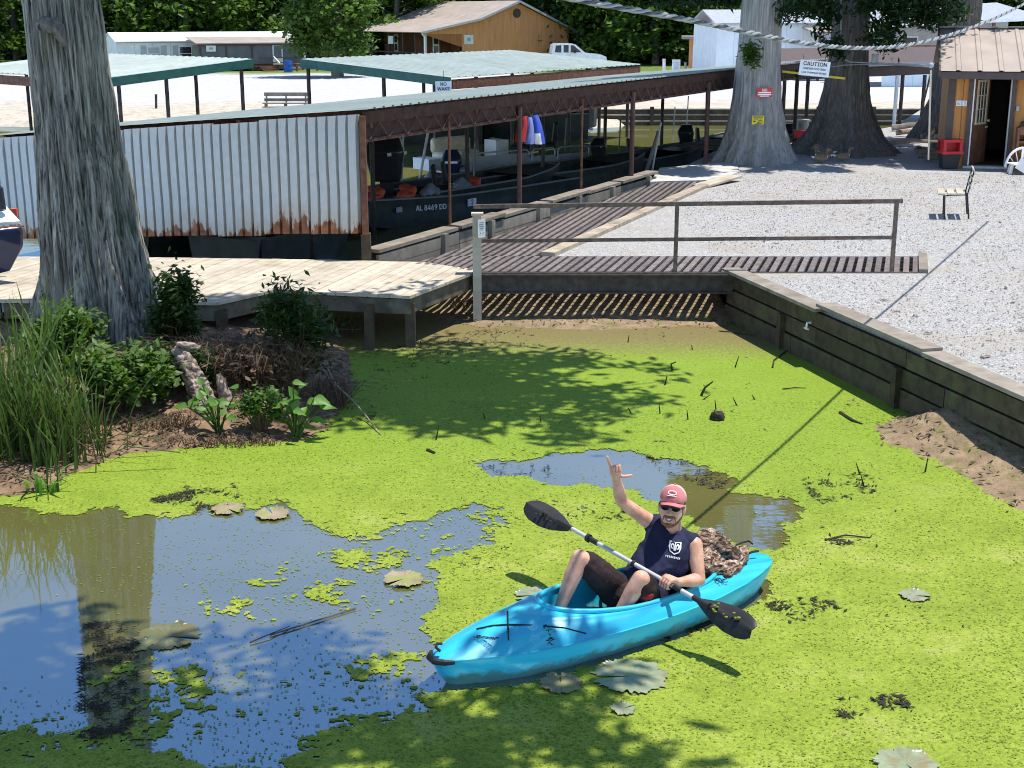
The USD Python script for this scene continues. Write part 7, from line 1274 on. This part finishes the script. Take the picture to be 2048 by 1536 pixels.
beard = m3.Manifold.batch_boolean([hb(((0, .066, -.100), .022), ((-.030, .050, -.090), .019), ((.030, .050, -.090), .019)), hb(((-.034, .046, -.086), .017), ((-.056, .010, -.055), .015), ((-.064, .0, -.02), .010)), hb(((.034, .046, -.086), .017), ((.056, .010, -.055), .015), ((.064, .0, -.02), .010)),
    hb(((-.030, .076, -.048), .006), ((0, .090, -.040), .006), ((.030, .076, -.048), .006)), hb(((-.034, .068, -.052), .006), ((-.034, .056, -.085), .010)), hb(((.034, .068, -.052), .006), ((.034, .056, -.085), .010))], m3.OpType.Add)
lump([beard], 'beard', K['hair'], man, amp=.004, fs=60, seed=4, edge=.006)
lump([ell((0, -.03, .02), (.079, .082, .075)) - ell((0, .09, .0), (.12, .085, .14))], 'hair', K['hair'], man, amp=.005, fs=40, seed=5, edge=.008)
mth = [hp(.027 * a, .0890 - 9 * (.024 * a) ** 2 + .006, -.053 + .008 * a * a) for a in np.linspace(-1, 1, 9)]; mtl = [hp(.025 * a, .0890 - 9 * (.024 * a) ** 2 + .006, -.072 + .024 * a * a) for a in np.linspace(-1, 1, 9)]
obj('teeth', MB().grid(np.array([mth, mtl])).grid(np.array([mth, mtl]) - fF * .004, flip=True), K['white_plastic'], man)
K['lip'] = plain('lips', (.34, .11, .09), .5)
obj('lips', MB().tube([p + fF * .001 for p in mth], .0035, 6).tube([p + fF * .002 for p in mtl], .0045, 6), K['lip'], man)
# emblem on the shirt: shield with a horned head, and a line of small letters
ec = kp(1349, 1094, .13); en = unit(unit(CAM - ec) + .2 * KR); er = unit(np.cross([0, 0, 1.0], en)); er = er if er[0] > 0 else -er; eu = np.cross(en, er); eu = eu if eu[2] > 0 else -eu
er, eu = er * math.cos(.18) - eu * math.sin(.18), eu * math.cos(.18) + er * math.sin(.18)
shp = sg.Polygon([(-.042, .045), (.042, .045), (.044, .0), (.034, -.035), (0, -.055), (-.034, -.035), (-.044, .0)]); inn = sg.Polygon([(-.034, .037), (.034, .037), (.036, 0), (.028, -.030), (0, -.046), (-.028, -.030), (-.036, 0)])
hornL = shapely.LineString([(-.004, -.02), (-.008, .012), (-.018, .024), (-.028, .014), (-.026, -.004), (-.018, -.010)]).buffer(.0048); hornR = shapely.affinity.scale(hornL, -1, 1, origin=(0, 0)) if hasattr(shapely, 'affinity') else hornL
face = sg.Polygon([(-.007, .012), (.007, .012), (.004, -.026), (-.004, -.026)])
emb = shapely.union_all([shp.difference(inn), hornL, hornR, face, sg.box(-.003, .01, .003, .04)])
em = MB()
SP = np.array(UsdGeom.Mesh(shirt_prim).GetPointsAttr().Get()) + LOC[str(shirt_prim.GetPath())]; SF = np.array(UsdGeom.Mesh(shirt_prim).GetFaceVertexIndicesAttr().Get()).reshape(-1, 3)
near = np.linalg.norm(SP[SF].mean(1) - ec, axis=1) < .22; SA, SB_, SC = SP[SF[near, 0]], SP[SF[near, 1]], SP[SF[near, 2]]
def on_shirt(x, y, lift):
    o = ec + er * x + eu * y + en * .5; d = -en; e1, e2 = SB_ - SA, SC - SA; h = np.cross(d, e2); det = (e1 * h).sum(1); det = np.where(np.abs(det) < 1e-12, 1e-12, det); s = o - SA; u = (s * h).sum(1) / det; q = np.cross(s, e1); v = (q * d).sum(1) / det; tt = (e2 * q).sum(1) / det; ok = (u >= 0) & (v >= 0) & (u + v <= 1)
    return o + d * ((tt[ok].min() if ok.any() else .5) - lift)
for gg in getattr(emb, 'geoms', [emb]):
    gg = shapely.segmentize(gg, .012); tt = trimesh.creation.extrude_polygon(gg, .003, engine='earcut'); v = tt.vertices; em.add([on_shirt(a * .9, b * .9, c_ + .0025) for a, b, c_ in v], tt.faces)
for k in range(9):
    x = -.045 + k * .011; hh = .012 + .003 * (k % 2); em.frame_box(on_shirt(x - .004, -.068, .003), er * .0036, eu * hh / 2, en * .001)
obj('shirt_emblem', em, K['white_paint'], man)

# paddle
K['shaft'] = plain('grey_aluminium_shaft', (.46, .46, .48), .35, spec=.5)
pd_ = thing('paddle', 'double paddle with black blades on a grey shaft held by the man', 'paddle', (pa + pb) / 2)
obj('shaft', MB().tube([pa + pax * .40, pb - pax * .40], .0155, 14), K['shaft'], pd_, smooth=40)
for end, sg_ in ((pa, 1), (pb, -1)):
    ax = pax * sg_; fc = unit(CAM - end); fc = unit(fc + np.array([0, 0, .15]) + (np.array([.0, -.0, .35]) if sg_ > 0 else 0)); fc = unit(fc - ax * (fc @ ax)); sd = np.cross(ax, fc)
    us = np.linspace(0, 1, 15); hw = np.interp(us, [0, .06, .2, .45, .7, .88, 1], [.045, .070, .090, .092, .070, .040, .018]); P = []
    for u, h in zip(us, hw): P.append([end + ax * (u * .47) + sd * h * w_ + fc * (-.022 * w_ * w_ * 1.0 + .020 * math.sin(u * 3.14) * -1 + (.010 * math.exp(-(w_ / .18) ** 2))) for w_ in np.linspace(-1, 1, 11)])
    P = np.array(P); obj('blade', MB().grid(P).grid(P - fc * .007, flip=True), K['black'], pd_, smooth=50)
    obj('blade_neck', MB().tube([end + ax * .36, end + ax * .5], [.024, .0185], 12), K['black'], pd_)
    obj('stuck_weed', MB().tm(trimesh.util.concatenate([trimesh.creation.icosphere(1, .006 + .008 * r9.random()).apply_transform(trimesh.transformations.scale_and_translate((1, 1, .4), end + ax * (.12 + .22 * r9.random()) + sd * (.07 * (r9.random() - .3)) + fc * .006)) for _ in range(12)])), K['frond'] if sg_ < 0 else K['debris'], pd_)
for px, w in ((1177, .03), (1268, .024)):
    c_ = pad_at(px); obj('drip_ring', MB().tube([c_ - pax * .012, c_ + pax * .012], w, 14), K['black'], pd_)
obj('joint_sleeve', MB().tube([pad_at(1180), pad_at(1196)], .020, 12), K['black'], pd_)
obj('grip_sleeve', MB().tube([grip + pax * .05, grip + pax * .12], .018, 12), K['black'], pd_)
